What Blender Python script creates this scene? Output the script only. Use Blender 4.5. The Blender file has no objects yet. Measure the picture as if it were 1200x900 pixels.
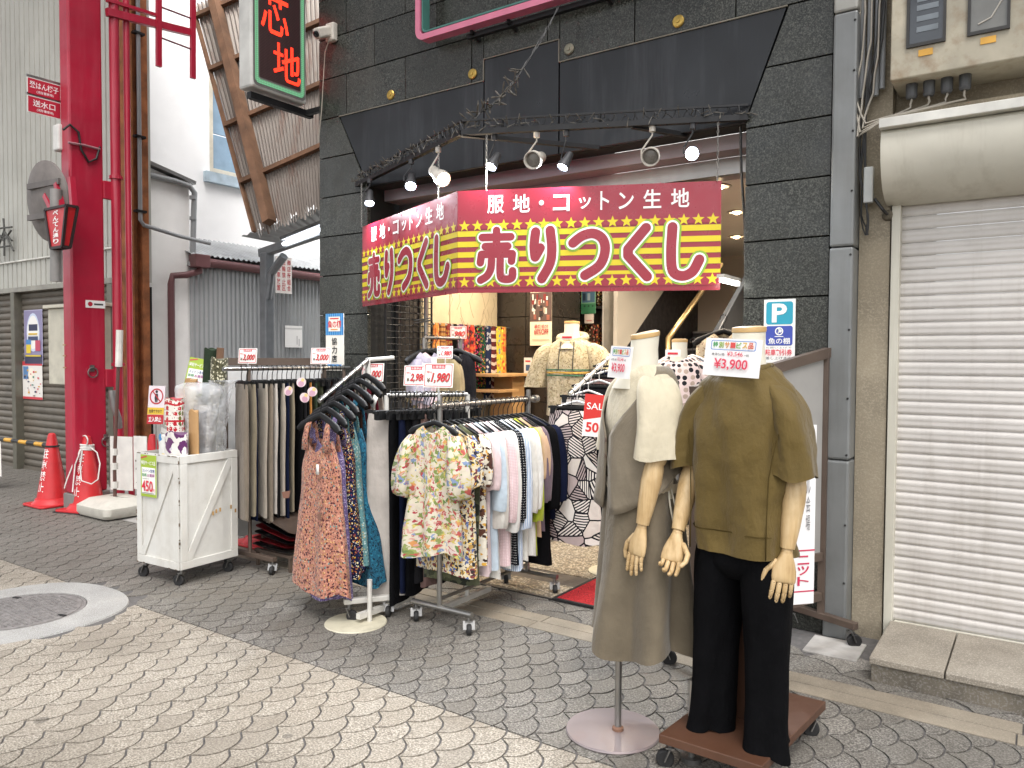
import bpy, bmesh, math, random
from mathutils import Vector, Matrix, noise
random.seed(7)
SC = bpy.context.scene
COL = SC.collection
PI = math.pi
rad = math.radians

# ------------------------------------------------------------------ camera
FPX, EYE = 905.0, 1.45
_th, _p, _a = rad(34.5), math.atan(31 / 905.0), .005
_f0 = Vector((-math.sin(_th), math.cos(_th), 0)); _r0 = Vector((math.cos(_th), math.sin(_th), 0)); _z = Vector((0, 0, 1))
CF = math.cos(_p) * _f0 - math.sin(_p) * _z
_u = math.sin(_p) * _f0 + math.cos(_p) * _z
CR = math.cos(_a) * _r0 + math.sin(_a) * _u
CU = math.cos(_a) * _u - math.sin(_a) * _r0
cam = bpy.data.cameras.new("camera"); camo = bpy.data.objects.new("camera", cam); COL.objects.link(camo)
cam.sensor_width = 36; cam.lens = 36 * FPX / 1200; cam.clip_end = 500; cam.clip_start = .05
camo.matrix_world = Matrix(((CR.x, CU.x, -CF.x, 0), (CR.y, CU.y, -CF.y, 0), (CR.z, CU.z, -CF.z, EYE), (0, 0, 0, 1)))
SC.camera = camo
# survey helpers: a line of sight met with a real plane (ground, a wall, a distance)
def ray(x, y): return CF + (x - 600) / FPX * CR - (y - 450) / FPX * CU
def G(x, y, z=0):
    d = ray(x, y); t = (z - EYE) / d.z; return Vector((t * d.x, t * d.y, z))
def PY(x, y, Y):
    d = ray(x, y); t = Y / d.y; return Vector((t * d.x, Y, EYE + t * d.z))
def PX(x, y, X):
    d = ray(x, y); t = X / d.x; return Vector((X, t * d.y, EYE + t * d.z))
def PD(x, y, D):
    d = ray(x, y); t = D / d.dot(_f0); return Vector((t * d.x, t * d.y, EYE + t * d.z))

# ------------------------------------------------------------------ light
SUN_EL, SUN_AZ = rad(60), rad(136)          # azimuth clockwise from +Y
W = bpy.data.worlds.new("World"); SC.world = W; W.use_nodes = True
nt = W.node_tree; bg = nt.nodes["Background"]
sky = nt.nodes.new("ShaderNodeTexSky"); sky.sky_type = 'NISHITA'; sky.sun_disc = False
sky.sun_elevation = SUN_EL; sky.sun_rotation = SUN_AZ; sky.dust_density = 4; sky.ozone_density = .6; sky.air_density = 1.0
hs = nt.nodes.new("ShaderNodeHueSaturation"); hs.inputs['Saturation'].default_value = .22
nt.links.new(sky.outputs[0], hs.inputs['Color']); nt.links.new(hs.outputs[0], bg.inputs[0])
bg.inputs[1].default_value = .15
sun = bpy.data.lights.new("sun", 'SUN'); suno = bpy.data.objects.new("sun", sun); COL.objects.link(suno)
sun.energy = 1.5; sun.angle = rad(34); sun.color = (1, .975, .95)
sd = Vector((math.sin(SUN_AZ) * math.cos(SUN_EL), math.cos(SUN_AZ) * math.cos(SUN_EL), math.sin(SUN_EL)))
suno.rotation_euler = (-sd).to_track_quat('-Z', 'Y').to_euler()
SC.view_settings.view_transform = 'Standard'; SC.view_settings.look = 'None'
SC.view_settings.exposure = 1.55; SC.view_settings.gamma = 1
SC.cycles.max_bounces = 6; SC.cycles.diffuse_bounces = 3; SC.cycles.glossy_bounces = 3
SC.cycles.transmission_bounces = 4; SC.cycles.transparent_max_bounces = 8
SC.cycles.caustics_reflective = False; SC.cycles.caustics_refractive = False
SC.cycles.sample_clamp_indirect = 6

# ------------------------------------------------------------------ materials
def lin(h):
    if not isinstance(h, str): return tuple(h)
    h = h.lstrip('#'); o = []
    for i in (0, 2, 4):
        c = int(h[i:i + 2], 16) / 255; o.append(c / 12.92 if c <= .04045 else ((c + .055) / 1.055) ** 2.4)
    return tuple(o)
def rgba(h): return (*lin(h), 1)
MC = {}
class NT:
    def __init__(s, name):
        s.m = bpy.data.materials.new(name); s.m.use_nodes = True; s.t = s.m.node_tree; s.b = s.t.nodes["Principled BSDF"]
    def n(s, typ, ins=None, **kw):
        o = s.t.nodes.new("ShaderNode" + typ)
        for k, v in kw.items(): setattr(o, k, v)
        for k, v in (ins or {}).items():
            if isinstance(v, bpy.types.NodeSocket): s.t.links.new(v, o.inputs[k])
            else: o.inputs[k].default_value = v
        return o
    def l(s, a, b): s.t.links.new(a, b)
    def math(s, op, a, b=0.0, c=0.0):
        return s.n('Math', {0: a, 1: b, 2: c}, operation=op).outputs[0]
    def mix(s, f, a, b, typ='MIX'):
        m = s.n('Mix', data_type='RGBA', blend_type=typ)
        for k, v in ((0, f), (6, a), (7, b)):
            if isinstance(v, bpy.types.NodeSocket): s.t.links.new(v, m.inputs[k])
            else: m.inputs[k].default_value = v
        return m.outputs[2]
    def ramp(s, f, stops, interp='LINEAR'):
        r = s.n('ValToRGB', {0: f}); cr = r.color_ramp; cr.interpolation = interp
        while len(cr.elements) < len(stops): cr.elements.new(.5)
        for e, (p, c) in zip(cr.elements, stops): e.position = p; e.color = c if len(c) == 4 else (*c, 1)
        return r.outputs[0]
    def coord(s, kind='Object'): return s.n('TexCoord').outputs[kind]
    def noise(s, vec, scale, detail=3, rough=.55):
        return s.n('TexNoise', {'Vector': vec, 'Scale': scale, 'Detail': detail, 'Roughness': rough}).outputs[0]
    def bump(s, h, strength, dist=.002):
        s.l(s.n('Bump', {'Height': h, 'Strength': strength, 'Distance': dist}).outputs[0], s.b.inputs['Normal'])
def M(name, col, rough=.6, metal=0, var=.12, scale=6, bump=0, bscale=150, spec=.5, dirt=0, dscale=1.5, dcol='3a332a', coat=0, speck=0, sscale=300, scol='ffffff', world=False, streak=0, stcol='4a4238', bdist=.002):
    if name in MC: return MC[name]
    k = NT(name); c = rgba(col); P = k.n('NewGeometry').outputs['Position'] if world else k.coord()
    f = k.noise(P, scale, 4)
    dark = tuple(x * (1 - 2 * var) for x in c[:3]) + (1,); light = tuple(min(1, x * (1 + var)) for x in c[:3]) + (1,)
    o = k.ramp(f, [(.3, dark), (.7, light)])
    if speck:
        s = k.noise(P, sscale, 2, .7)
        o = k.mix(k.ramp(s, [(.5, (0, 0, 0)), (.62, (speck,) * 3)]), o, rgba(scol))
    if dirt:
        d = k.noise(P, dscale, 6, .65)
        o = k.mix(k.ramp(d, [(.48, (0, 0, 0)), (.75, (dirt,) * 3)]), o, rgba(dcol))
    if streak:
        sv = k.n('VectorMath', {0: k.n('NewGeometry').outputs['Position'], 1: (9, 9, .7)}, operation='MULTIPLY').outputs[0]
        o = k.mix(k.ramp(k.noise(sv, 1.0, 5, .7), [(.5, (0, 0, 0)), (.8, (streak,) * 3)]), o, rgba(stcol))
    k.l(o, k.b.inputs['Base Color'])
    k.b.inputs['Roughness'].default_value = rough; k.b.inputs['Metallic'].default_value = metal
    k.b.inputs['Specular IOR Level'].default_value = spec; k.b.inputs['Coat Weight'].default_value = coat
    if rough < .5 and not metal:
        k.l(k.ramp(k.noise(P, scale * 3, 4), [(.3, (rough * .8,) * 3), (.7, (rough * 1.35,) * 3)]), k.b.inputs['Roughness'])
    if bump: k.bump(k.noise(P, bscale, 3), bump, bdist)
    MC[name] = k.m; return k.m
def EM(name, col, s):
    if name in MC: return MC[name]
    k = NT(name); k.b.inputs['Base Color'].default_value = rgba(col)
    k.b.inputs['Emission Color'].default_value = rgba(col); k.b.inputs['Emission Strength'].default_value = s
    MC[name] = k.m; return k.m
def ink(col, rough=.45):                     # flat print
    n = 'print_' + col
    if n in MC: return MC[n]
    k = NT(n); k.b.inputs['Base Color'].default_value = rgba(col); k.b.inputs['Roughness'].default_value = rough
    MC[n] = k.m; return k.m
def _weave(k, UV, strength=.25):
    a = k.noise(UV, 900, 2); sv = k.n('VectorMath', {0: UV, 1: (1.0, .4, 1.0)}, operation='MULTIPLY').outputs[0]
    b = k.noise(sv, 13, 4); c = k.noise(UV, 30, 3)
    h = k.math('ADD', k.math('MULTIPLY', a, .05), k.math('ADD', b, k.math('MULTIPLY', c, .25)))
    k.bump(h, .75, .018)
def fab(name, base, layers=(), kind=None, rough=.85, var=.08, warp=.15, spec=.2, sheen=.15, alpha=1):
    """cloth: base colour plus printed layers; a layer is (scale per m, radius, colours, randomness)"""
    if name in MC: return MC[name]
    k = NT(name); uv = k.coord('UV'); c = rgba(base)
    f = k.noise(uv, 9, 4)
    o = k.ramp(f, [(.3, tuple(x * (1 - 2 * var) for x in c[:3])), (.7, tuple(min(1, x * (1 + var)) for x in c[:3]))])
    wv = uv
    if warp:
        nn = k.n('TexNoise', {'Vector': uv, 'Scale': 40.0, 'Detail': 2.0}).outputs['Color']
        sub = k.n('VectorMath', {0: nn, 1: (.5, .5, .5)}, operation='SUBTRACT').outputs[0]
        sc_ = k.n('VectorMath', {0: sub, 'Scale': warp * .1}, operation='SCALE').outputs[0]
        wv = k.n('VectorMath', {0: uv, 1: sc_}, operation='ADD').outputs[0]
    for i, (sc, r, cols, rnd) in enumerate(layers):
        off = k.n('VectorMath', {0: wv, 1: (i * 1.37, i * .71, 0)}, operation='ADD').outputs[0]
        v = k.n('TexVoronoi', {'Vector': off, 'Scale': float(sc), 'Randomness': float(rnd)}, voronoi_dimensions='2D')
        mask = k.math('LESS_THAN', v.outputs['Distance'], r)
        if len(cols) == 1: cc = rgba(cols[0])
        else:
            g = k.n('SeparateColor', {0: v.outputs['Color']}).outputs[0]
            cc = k.ramp(g, [(j / len(cols), rgba(x)) for j, x in enumerate(cols)], 'CONSTANT')
        o = k.mix(mask, o, cc)
    if kind and kind[0] == 'stripe':          # ('stripe', period m, duty, colour, axis)
        x = k.n('SeparateXYZ', {0: uv}).outputs[kind[4] if len(kind) > 4 else 0]
        fr = k.math('FRACT', k.math('DIVIDE', x, kind[1]))
        o = k.mix(k.math('LESS_THAN', fr, kind[2]), o, rgba(kind[3]))
    if kind and kind[0] == 'geo':
        v = k.n('TexVoronoi', {'Vector': uv, 'Scale': 11.0, 'Randomness': 1.0}, voronoi_dimensions='2D')
        e = k.n('TexVoronoi', {'Vector': uv, 'Scale': 11.0, 'Randomness': 1.0}, voronoi_dimensions='2D', feature='DISTANCE_TO_EDGE')
        s = k.n('SeparateColor', {0: v.outputs['Color']})
        ang = k.math('MULTIPLY', s.outputs[0], 6.28)
        xy = k.n('SeparateXYZ', {0: uv})
        d = k.math('ADD', k.math('MULTIPLY', xy.outputs[0], k.math('COSINE', ang)), k.math('MULTIPLY', xy.outputs[1], k.math('SINE', ang)))
        st = k.math('LESS_THAN', k.math('FRACT', k.math('MULTIPLY', d, 62.0)), .48)
        on = k.math('GREATER_THAN', s.outputs[1], .35)
        cell = k.ramp(s.outputs[2], [(0, rgba('e8e2da')), (.4, rgba('b9a9a6')), (.75, rgba('dcd2c8'))], 'CONSTANT')
        o = k.mix(k.math('MULTIPLY', st, on), cell, rgba('15131a'))
        o = k.mix(k.math('LESS_THAN', e.outputs['Distance'], .05), o, rgba('15131a'))
    if kind and kind[0] == 'check':
        ch = k.n('TexChecker', {'Vector': uv, 'Scale': kind[1], 'Color1': rgba(base), 'Color2': rgba(kind[2])}); o = ch.outputs[0]
    k.l(o, k.b.inputs['Base Color']); k.b.inputs['Roughness'].default_value = rough
    lum = sum(c[:3]) / 3; k.b.inputs['Specular IOR Level'].default_value = spec if lum > .06 else .08; k.b.inputs['Sheen Weight'].default_value = sheen if lum > .06 else .0
    k.b.inputs['Alpha'].default_value = alpha
    _weave(k, uv); MC[name] = k.m; return k.m

# ------------------------------------------------------------------ mesh builder
class MB:
    def __init__(s): s.v = []; s.f = []; s.u = []
    def add(s, vs, fs, us=None):
        o = len(s.v); s.v += [tuple(p) for p in vs]
        for i, f in enumerate(fs):
            s.f.append(tuple(o + j for j in f)); s.u.append(us[i] if us else None)
        return s
    def boxm(s, m, sx, sy, sz):
        vs = [m @ Vector((x * sx / 2, y * sy / 2, z * sz / 2)) for x in (-1, 1) for y in (-1, 1) for z in (-1, 1)]
        return s.add(vs, [(0, 1, 3, 2), (4, 6, 7, 5), (0, 4, 5, 1), (2, 3, 7, 6), (0, 2, 6, 4), (1, 5, 7, 3)])
    def box(s, c, d, rz=0): return s.boxm(Matrix.Translation(c) @ Matrix.Rotation(rz, 4, 'Z'), *d)
    def bb(s, x0, x1, y0, y1, z0, z1): return s.box(((x0 + x1) / 2, (y0 + y1) / 2, (z0 + z1) / 2), (x1 - x0, y1 - y0, z1 - z0))
    def beam(s, a, b, w, h, up=(0, 0, 1)):    # rectangular bar from a to b
        a, b = Vector(a), Vector(b); t = (b - a); L = t.length; t.normalize(); up = Vector(up)
        x = t.cross(up)
        if x.length < 1e-4: x = t.cross(Vector((1, 0, 0)))
        x.normalize(); y = x.cross(t)
        m = Matrix(((x.x, t.x, y.x, 0), (x.y, t.y, y.y, 0), (x.z, t.z, y.z, 0), (0, 0, 0, 1)))
        return s.boxm(Matrix.Translation((a + b) / 2) @ m, w, L, h)
    def tube(s, pts, r, n=8, flat=1.0, caps=True, ref=None):
        pts = [Vector(p) for p in pts]; N = len(pts); rs = r if isinstance(r, (list, tuple)) else [r] * N
        rings = []; x = None
        for i, p in enumerate(pts):
            t = (pts[min(i + 1, N - 1)] - pts[max(i - 1, 0)])
            if t.length < 1e-9: t = Vector((0, 0, 1))
            t.normalize()
            if x is None:
                q = Vector(ref) if ref else (Vector((0, 0, 1)) if abs(t.z) < .9 else Vector((1, 0, 0)))
                x = q - t * q.dot(t)
            else: x = x - t * x.dot(t)
            x.normalize(); y = t.cross(x)
            rings.append([p + rs[i] * (math.cos(2 * PI * k / n) * x + flat * math.sin(2 * PI * k / n) * y) for k in range(n)])
        ln = [0]
        for i in range(1, N): ln.append(ln[-1] + (pts[i] - pts[i - 1]).length)
        rm = max(rs)
        return s.rings(rings, caps, caps, uv=lambda i, k: (2 * PI * rm * k / n, ln[i]))
    def rings(s, R, c0=True, c1=True, closed=True, uv=None):
        n = len(R[0]); vs = [p for r in R for p in r]; fs = []; us = []
        for i in range(len(R) - 1):
            for k in range(n if closed else n - 1):
                k2 = (k + 1) % n
                fs.append((i * n + k, i * n + k2, (i + 1) * n + k2, (i + 1) * n + k))
                us.append((uv(i, k), uv(i, k + 1), uv(i + 1, k + 1), uv(i + 1, k)) if uv else None)
        if c0: fs.append(tuple(range(n))[::-1]); us.append(None)
        if c1: fs.append(tuple((len(R) - 1) * n + k for k in range(n))); us.append(None)
        return s.add(vs, fs, us)
    def lathe(s, prof, n=20, m=None, caps=True):     # prof (r, z)
        m = m or Matrix()
        return s.rings([[m @ Vector((max(r, 1e-4) * math.cos(2 * PI * k / n), max(r, 1e-4) * math.sin(2 * PI * k / n), z)) for k in range(n)] for r, z in prof], caps, caps)
    def sphere(s, c, r, n=10, sq=(1, 1, 1)):
        c = Vector(c); R = []
        for i in range(1, 6):
            a = PI * i / 6 - PI / 2
            R.append([c + Vector((r * sq[0] * math.cos(a) * math.cos(2 * PI * k / n), r * sq[1] * math.cos(a) * math.sin(2 * PI * k / n), r * sq[2] * math.sin(a))) for k in range(n)])
        return s.rings(R)
    def prism(s, poly, m, t):                 # polygon in the local xy plane, thickness t towards -z
        n = len(poly); vs = [m @ Vector((x, y, 0)) for x, y in poly] + [m @ Vector((x, y, -t)) for x, y in poly]
        return s.add(vs, [tuple(range(n)), tuple(range(2 * n - 1, n - 1, -1))] + [(i, i + n, (i + 1) % n + n, (i + 1) % n) for i in range(n)])
    def mesh(s, name, mat, smooth=None):
        me = bpy.data.meshes.new(name); me.from_pydata(s.v, [], s.f)
        bm = bmesh.new(); bm.from_mesh(me)
        if any(s.u):
            L = bm.loops.layers.uv.new('UVMap'); bm.faces.ensure_lookup_table()
            for f, u in zip(bm.faces, s.u):
                if u:
                    for lp, c in zip(f.loops, u): lp[L].uv = c
        bmesh.ops.recalc_face_normals(bm, faces=bm.faces)
        bm.to_mesh(me); bm.free()
        if mat: me.materials.append(mat)
        if smooth is not None: me.shade_smooth() if smooth is True else me.set_sharp_from_angle(angle=rad(smooth))
        if smooth is not None and smooth is not True:
            me.shade_smooth(); me.set_sharp_from_angle(angle=rad(smooth))
        me.update(); return me
    def build(s, name, mat, parent=None, smooth=None, bevel=0, loc=None):
        o = bpy.data.objects.new(name, s.mesh(name, mat, smooth)); COL.objects.link(o)
        if parent: o.parent = parent
        if loc is not None: o.location = loc
        if bevel:
            b = o.modifiers.new('bevel', 'BEVEL'); b.width = bevel; b.segments = 2; b.limit_method = 'ANGLE'; b.angle_limit = rad(40)
        return o
def frame(o, x, z):                           # local x along x, local z along z (towards the viewer)
    x = Vector(x).normalized(); z = Vector(z).normalized(); y = z.cross(x).normalized(); x = y.cross(z); o = Vector(o)
    return Matrix(((x.x, y.x, z.x, o.x), (x.y, y.y, z.y, o.y), (x.z, y.z, z.z, o.z), (0, 0, 0, 1)))
def tag(o, label=None, cat=None, group=None, kind=None):
    for k, v in (('label', label), ('category', cat), ('group', group), ('kind', kind)):
        if v: o[k] = v
    return o
def thing(name, label, cat, loc=(0, 0, 0), rz=0, group=None):
    o = bpy.data.objects.new(name, None); COL.objects.link(o); o.empty_display_size = .1
    o.location = loc; o.rotation_euler = (0, 0, rz); return tag(o, label, cat, group)
def inst(me, name, parent=None, loc=(0, 0, 0), rz=0):
    o = bpy.data.objects.new(name, me); COL.objects.link(o); o.location = loc; o.rotation_euler = (0, 0, rz)
    if parent: o.parent = parent
    return o
def dup(root, loc, rz=None, label=None, group=None, deep=True):
    r = root.copy(); COL.objects.link(r); r.location = loc
    if rz is not None: r.rotation_euler = (0, 0, rz)
    if label: r['label'] = label
    if group: r['group'] = group
    for ch in root.children if deep else []:
        c = ch.copy(); COL.objects.link(c); c.parent = r
        for g in ch.children:
            d = g.copy(); COL.objects.link(d); d.parent = c
    return r

# ------------------------------------------------------------------ lettering
TXT = {}
def glyphs(s, bold=0.0, shear=0.0, res=3, width=None):
    key = (s, bold, shear)
    if key in TXT: return TXT[key]
    cu = bpy.data.curves.new('t', 'FONT'); cu.body = s; cu.offset = bold; cu.resolution_u = res; cu.shear = shear
    cu.space_line = 1.0; cu.fill_mode = 'FRONT'
    o = bpy.data.objects.new('t', cu); COL.objects.link(o)
    me = bpy.data.meshes.new_from_object(o.evaluated_get(bpy.context.evaluated_depsgraph_get()))
    vs = [(v.co.x, v.co.y) for v in me.vertices]; fs = [tuple(p.vertices) for p in me.polygons]
    bpy.data.objects.remove(o); bpy.data.curves.remove(cu); bpy.data.meshes.remove(me)
    if vs:
        x0 = min(v[0] for v in vs); x1 = max(v[0] for v in vs); y0 = min(v[1] for v in vs); y1 = max(v[1] for v in vs)
        vs = [((x - x0) / (x1 - x0 or 1), (y - y0) / (y1 - y0 or 1)) for x, y in vs]
    TXT[key] = (vs, fs); return TXT[key]
def star_poly(cx, cy, r):
    return [(cx + (r if i % 2 == 0 else r * .42) * math.sin(PI * i / 5), cy + (r if i % 2 == 0 else r * .42) * math.cos(PI * i / 5)) for i in range(10)]
def circ(cx, cy, r, n=24, ry=None): return [(cx + r * math.cos(2 * PI * i / n), cy + (ry or r) * math.sin(2 * PI * i / n)) for i in range(n)]
def rrect(x0, y0, x1, y1, r, n=5):
    P = []
    for cx, cy, a in ((x1 - r, y1 - r, 0), (x0 + r, y1 - r, PI / 2), (x0 + r, y0 + r, PI), (x1 - r, y0 + r, 1.5 * PI)):
        P += [(cx + r * math.cos(a + PI / 2 * i / n), cy + r * math.sin(a + PI / 2 * i / n)) for i in range(n + 1)]
    return P
def prints(m, items, parent, lift=.0007, bend=None):
    """flat print on a panel whose face is the local z=0 plane of m. items: (kind, colour, ...), units metres"""
    acc = {}
    for i, it in enumerate(items):
        z = .0008 + lift * i if len(items) < 14 else .0008 + .0002 * i
        kind, col = it[0], it[1]; key = ('lettering' if kind in 't|' else 'print', col)
        mb = acc.setdefault(key, MB())
        T = (lambda x, y: m @ Vector((x, y, z))) if not bend else (lambda x, y: bend(x, y, z))
        if kind == 't':                       # text fitted in x0,y0,x1,y1
            _, _, s, x0, y0, x1, y1 = it[:7]; bold = it[7] if len(it) > 7 else .012; sh = it[8] if len(it) > 8 else 0
            vs, fs = glyphs(s, bold, sh); mb.add([T(x0 + x * (x1 - x0), y0 + y * (y1 - y0)) for x, y in vs], fs)
        elif kind == '|':                     # vertical text
            _, _, s, x0, y0, x1, y1 = it[:7]; bold = it[7] if len(it) > 7 else .012; h = (y1 - y0) / len(s)
            for j, ch in enumerate(s):
                vs, fs = glyphs(ch, bold); ya = y1 - (j + 1) * h + h * .07
                mb.add([T(x0 + x * (x1 - x0), ya + y * h * .86) for x, y in vs], fs)
        elif kind == 'r':
            x0, y0, x1, y1 = it[2:6]; mb.add([T(x0, y0), T(x1, y0), T(x1, y1), T(x0, y1)], [(0, 1, 2, 3)])
        elif kind == 'p':
            for poly in it[2]: mb.add([T(x, y) for x, y in poly], [tuple(range(len(poly)))])
        elif kind == 'o':                     # ring outline between two polygons with equal vertex count
            A, B = it[2], it[3]; n = len(A)
            mb.add([T(*p) for p in A] + [T(*p) for p in B], [(i, (i + 1) % n, n + (i + 1) % n, n + i) for i in range(n)])
    for (nm, col), mb in acc.items(): mb.build(nm, col if not isinstance(col, str) else ink(col), parent)
def sign(name, label, cat, m, w, h, t, items, base='f2f0ea', group=None, edge=None, parent=None, pname='panel', rough=.4):
    """a thin board whose front face is the local plane z=0, x 0..w, y 0..h"""
    root = thing(name, label, cat, m @ Vector((w / 2, 0, 0)), 0, group)
    mi = root.matrix_basis.inverted() if False else Matrix.Translation(-(m @ Vector((w / 2, 0, 0))))
    mm = mi @ m
    b = MB().prism([(0, 0), (w, 0), (w, h), (0, h)], mm, t)
    b.build(pname, base if not isinstance(base, str) else ink(base, rough), root)
    prints(mm, items, root)
    return root
def card_m(p, w, h, yaw=0, tilt=0, lean=0):   # board whose bottom centre is p; yaw 0 faces -Y
    R = Matrix.Rotation(yaw, 4, 'Z') @ Matrix.Rotation(tilt, 4, 'X') @ Matrix.Rotation(lean, 4, 'Y') @ frame((0, 0, 0), (1, 0, 0), (0, -1, 0))
    return Matrix.Translation(p) @ R @ Matrix.Translation((-w / 2, 0, 0))
# ================================================================== SETTING
def tile_mat(name, cols, base, grain):
    k = NT(name); P = k.n('NewGeometry').outputs['Position']
    a = k.noise(P, 130, 2, .7); b = k.noise(P, 1.1, 5, .6); c = k.noise(P, 9, 4)
    o = k.ramp(a, [(.40, lin(cols[0])), (.47, lin(cols[1])), (.54, lin(cols[1])), (.60, lin(cols[2]))])
    o = k.mix(k.ramp(b, [(.4, (0, 0, 0)), (.75, (.45,) * 3)]), o, rgba(base), 'MULTIPLY')
    o = k.mix(k.ramp(c, [(.45, (0, 0, 0)), (.75, (.22,) * 3)]), o, rgba('6e675c'))
    r = k.n('ObjectInfo').outputs['Random']
    o = k.mix(k.math('MULTIPLY', r, .42), o, rgba(base))
    o = k.mix(k.math('MULTIPLY', k.math('GREATER_THAN', r, .93), .20), o, rgba('5d564d')); o = k.mix(k.math('MULTIPLY', k.math('LESS_THAN', r, .05), .08), o, rgba('cfc8bc'))
    gum = k.n('TexVoronoi', {'Vector': P, 'Scale': 3.1, 'Randomness': 1.0}); gm = k.math('LESS_THAN', gum.outputs['Distance'], k.math('MULTIPLY', k.n('SeparateColor', {0: gum.outputs['Color']}).outputs[0], .085))
    o = k.mix(k.math('MULTIPLY', gm, .45), o, rgba('3f3c38'))
    wet = k.noise(P, .55, 4, .6); o = k.mix(k.ramp(wet, [(.5, (0, 0, 0)), (.7, (.35,) * 3)]), o, rgba('5a544b'))
    k.l(o, k.b.inputs['Base Color']); k.b.inputs['Roughness'].default_value = .62; k.b.inputs['Specular IOR Level'].default_value = .35
    k.bump(a, .25, .001); return k.m
m_beige = tile_mat('beige_paver', ('6f675c', '9a9285', 'c2bbae'), '8d8477', 1)
m_grey = tile_mat('grey_paver', ('4b4843', '74706a', 'a19c94'), '6b675f', 1)
m_grout = M('grout', '5e5b59', .85, var=.15, scale=30, world=True)
m_bstone = M('band_stone', '8b8171', .7, var=.12, scale=4, speck=.3, sscale=200, scol='b5ab9b', bump=.2, dirt=.4, world=True)
m_conc = M('alley_concrete', 'a09c96', .8, var=.1, scale=3, speck=.2, sscale=180, dirt=.4, world=True, bump=.2)
m_ring = M('ring_concrete', '93918c', .75, var=.07, scale=5, speck=.25, sscale=250, bump=.15, world=True, dirt=.3, dcol='7a756c')
m_iron = M('cast_iron', '84807d', .6, .2, var=.15, scale=30, bump=.3, world=True)

b = MB(); b.add([(-60, -40, 0), (60, -40, 0), (60, 60, 0), (-60, 60, 0)], [(0, 1, 2, 3)])
ground = tag(b.build('ground', m_grout), kind='structure')
street = tag(thing('street_paving', None, None), kind='structure')
pavement = tag(thing('pavement_paving', None, None), kind='structure')

def clip(poly, f):                            # keep f>=0
    o = []
    for i, p in enumerate(poly):
        q = poly[(i + 1) % len(poly)]; a, b_ = f(p), f(q)
        if a >= 0: o.append(p)
        if (a >= 0) != (b_ >= 0):
            t = a / (a - b_); o.append((p[0] + t * (q[0] - p[0]), p[1] + t * (q[1] - p[1])))
    return o
def area(P): return .5 * sum(P[i][0] * P[(i + 1) % len(P)][1] - P[(i + 1) % len(P)][0] * P[i][1] for i in range(len(P)))
RX, RY, SAG = .0775, .107, .079               # fish-scale module measured on the ground
def scale_poly(cx, cy, s=1.0, g=.0050):
    R = (RY ** 2 + SAG ** 2) / (2 * SAG); c = SAG - R
    hx = lambda y: c + math.sqrt(max(R * R - y * y, 0))      # bulge of an arc over its chord
    P = []
    for i in range(9):
        y = -RY + 2 * RY * i / 8; P.append((hx(y), y))
    for i in range(1, 8):                     # back edge: the two arcs of the row behind
        y = RY - 2 * RY * i / 8; yy = abs(y) - RY; P.append((-RX + hx(yy), y))
    mx = RX * .35
    return [(cx + s * ((x - mx) * (1 - g / .05) + mx), cy + s * y * (1 - g / .11)) for x, y in P]
near = {'s': [], 'p': []}
for i in range(-190, 62):
    for j in range(-6, 26):
        cx = -1.893 + .0775 * i; cy = 2.036 + RY * (2 * j + (i % 2)) - RY
        if cy < -.6 or cy > 5.2: continue
        P = scale_poly(cx, cy)
        q = Vector((cx, cy, -EYE)); w = q.dot(CF)
        if w < .8: continue
        px = 600 + FPX * q.dot(CR) / w; py = 450 - FPX * q.dot(CU) / w
        for z_, f in (('s', lambda p: 2.414 - p[1]), ('p', lambda p: p[1] - 2.422)):
            Q = clip(P, f)
            if z_ == 'p':
                if cx > -5.6: Q = clip(Q, lambda p: 3.424 - p[1]) if len(Q) > 2 else Q
                elif cx > -7.2: Q = clip(Q, lambda p: 3.62 - p[1]) if len(Q) > 2 else Q
                elif cx > -9.0: Q = clip(Q, lambda p: 4.3 - p[1]) if len(Q) > 2 else Q
            if len(Q) < 3 or area(Q) < 2e-4: continue
            if (cx + 4.72) ** 2 + (cy - 1.98) ** 2 < .56 ** 2: continue
            vis = -40 < px < 1240 and py < 930
            near[z_].append((w if vis else 99 + w, cx, cy, Q))
def tile_obj(Q, cx, cy, mb=None):
    mm = Matrix.Translation((0, 0, .006 + random.uniform(-.0012, .0012)))
    n = len(Q)
    top = [(x, y, .006 + random.uniform(-.001, .001)) for x, y in Q] if False else [(x, y, .0062) for x, y in Q]
    dz = random.uniform(-.0012, .0012)
    vs = [(x, y, z + dz) for x, y, z in top] + [(x, y, -.001) for x, y in Q]
    fs = [tuple(range(n))] + [(i, i + n, (i + 1) % n + n, (i + 1) % n) for i in range(n)]
    return (mb or MB()).add(vs, fs)
for z_, par, mat in (('s', street, m_beige), ('p', pavement, m_grey)):
    L = sorted(near[z_], key=lambda t: t[0]); rest = MB()
    for k_, (w, cx, cy, Q) in enumerate(L):
        if k_ < 300: tile_obj(Q, cx, cy).build('paving_tile', mat, par)
        else: tile_obj(Q, cx, cy, rest)
    tag(rest.build('paving_tiles', mat, par), kind='stuff')
# long flagstones along the shop fronts, two rows
x = -8.2
for r_, (y0, y1) in enumerate(((3.43, 3.531), (3.537, 3.64))):
    x = -5.55 + .02 * r_
    while x < 1.6:
        L = 1.1; MB().bb(x + .003, x + L - .003, y0, y1, -.01, .007 + random.uniform(-.001, .001)).build('flagstone', m_bstone, pavement, bevel=.002); x += L
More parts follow.
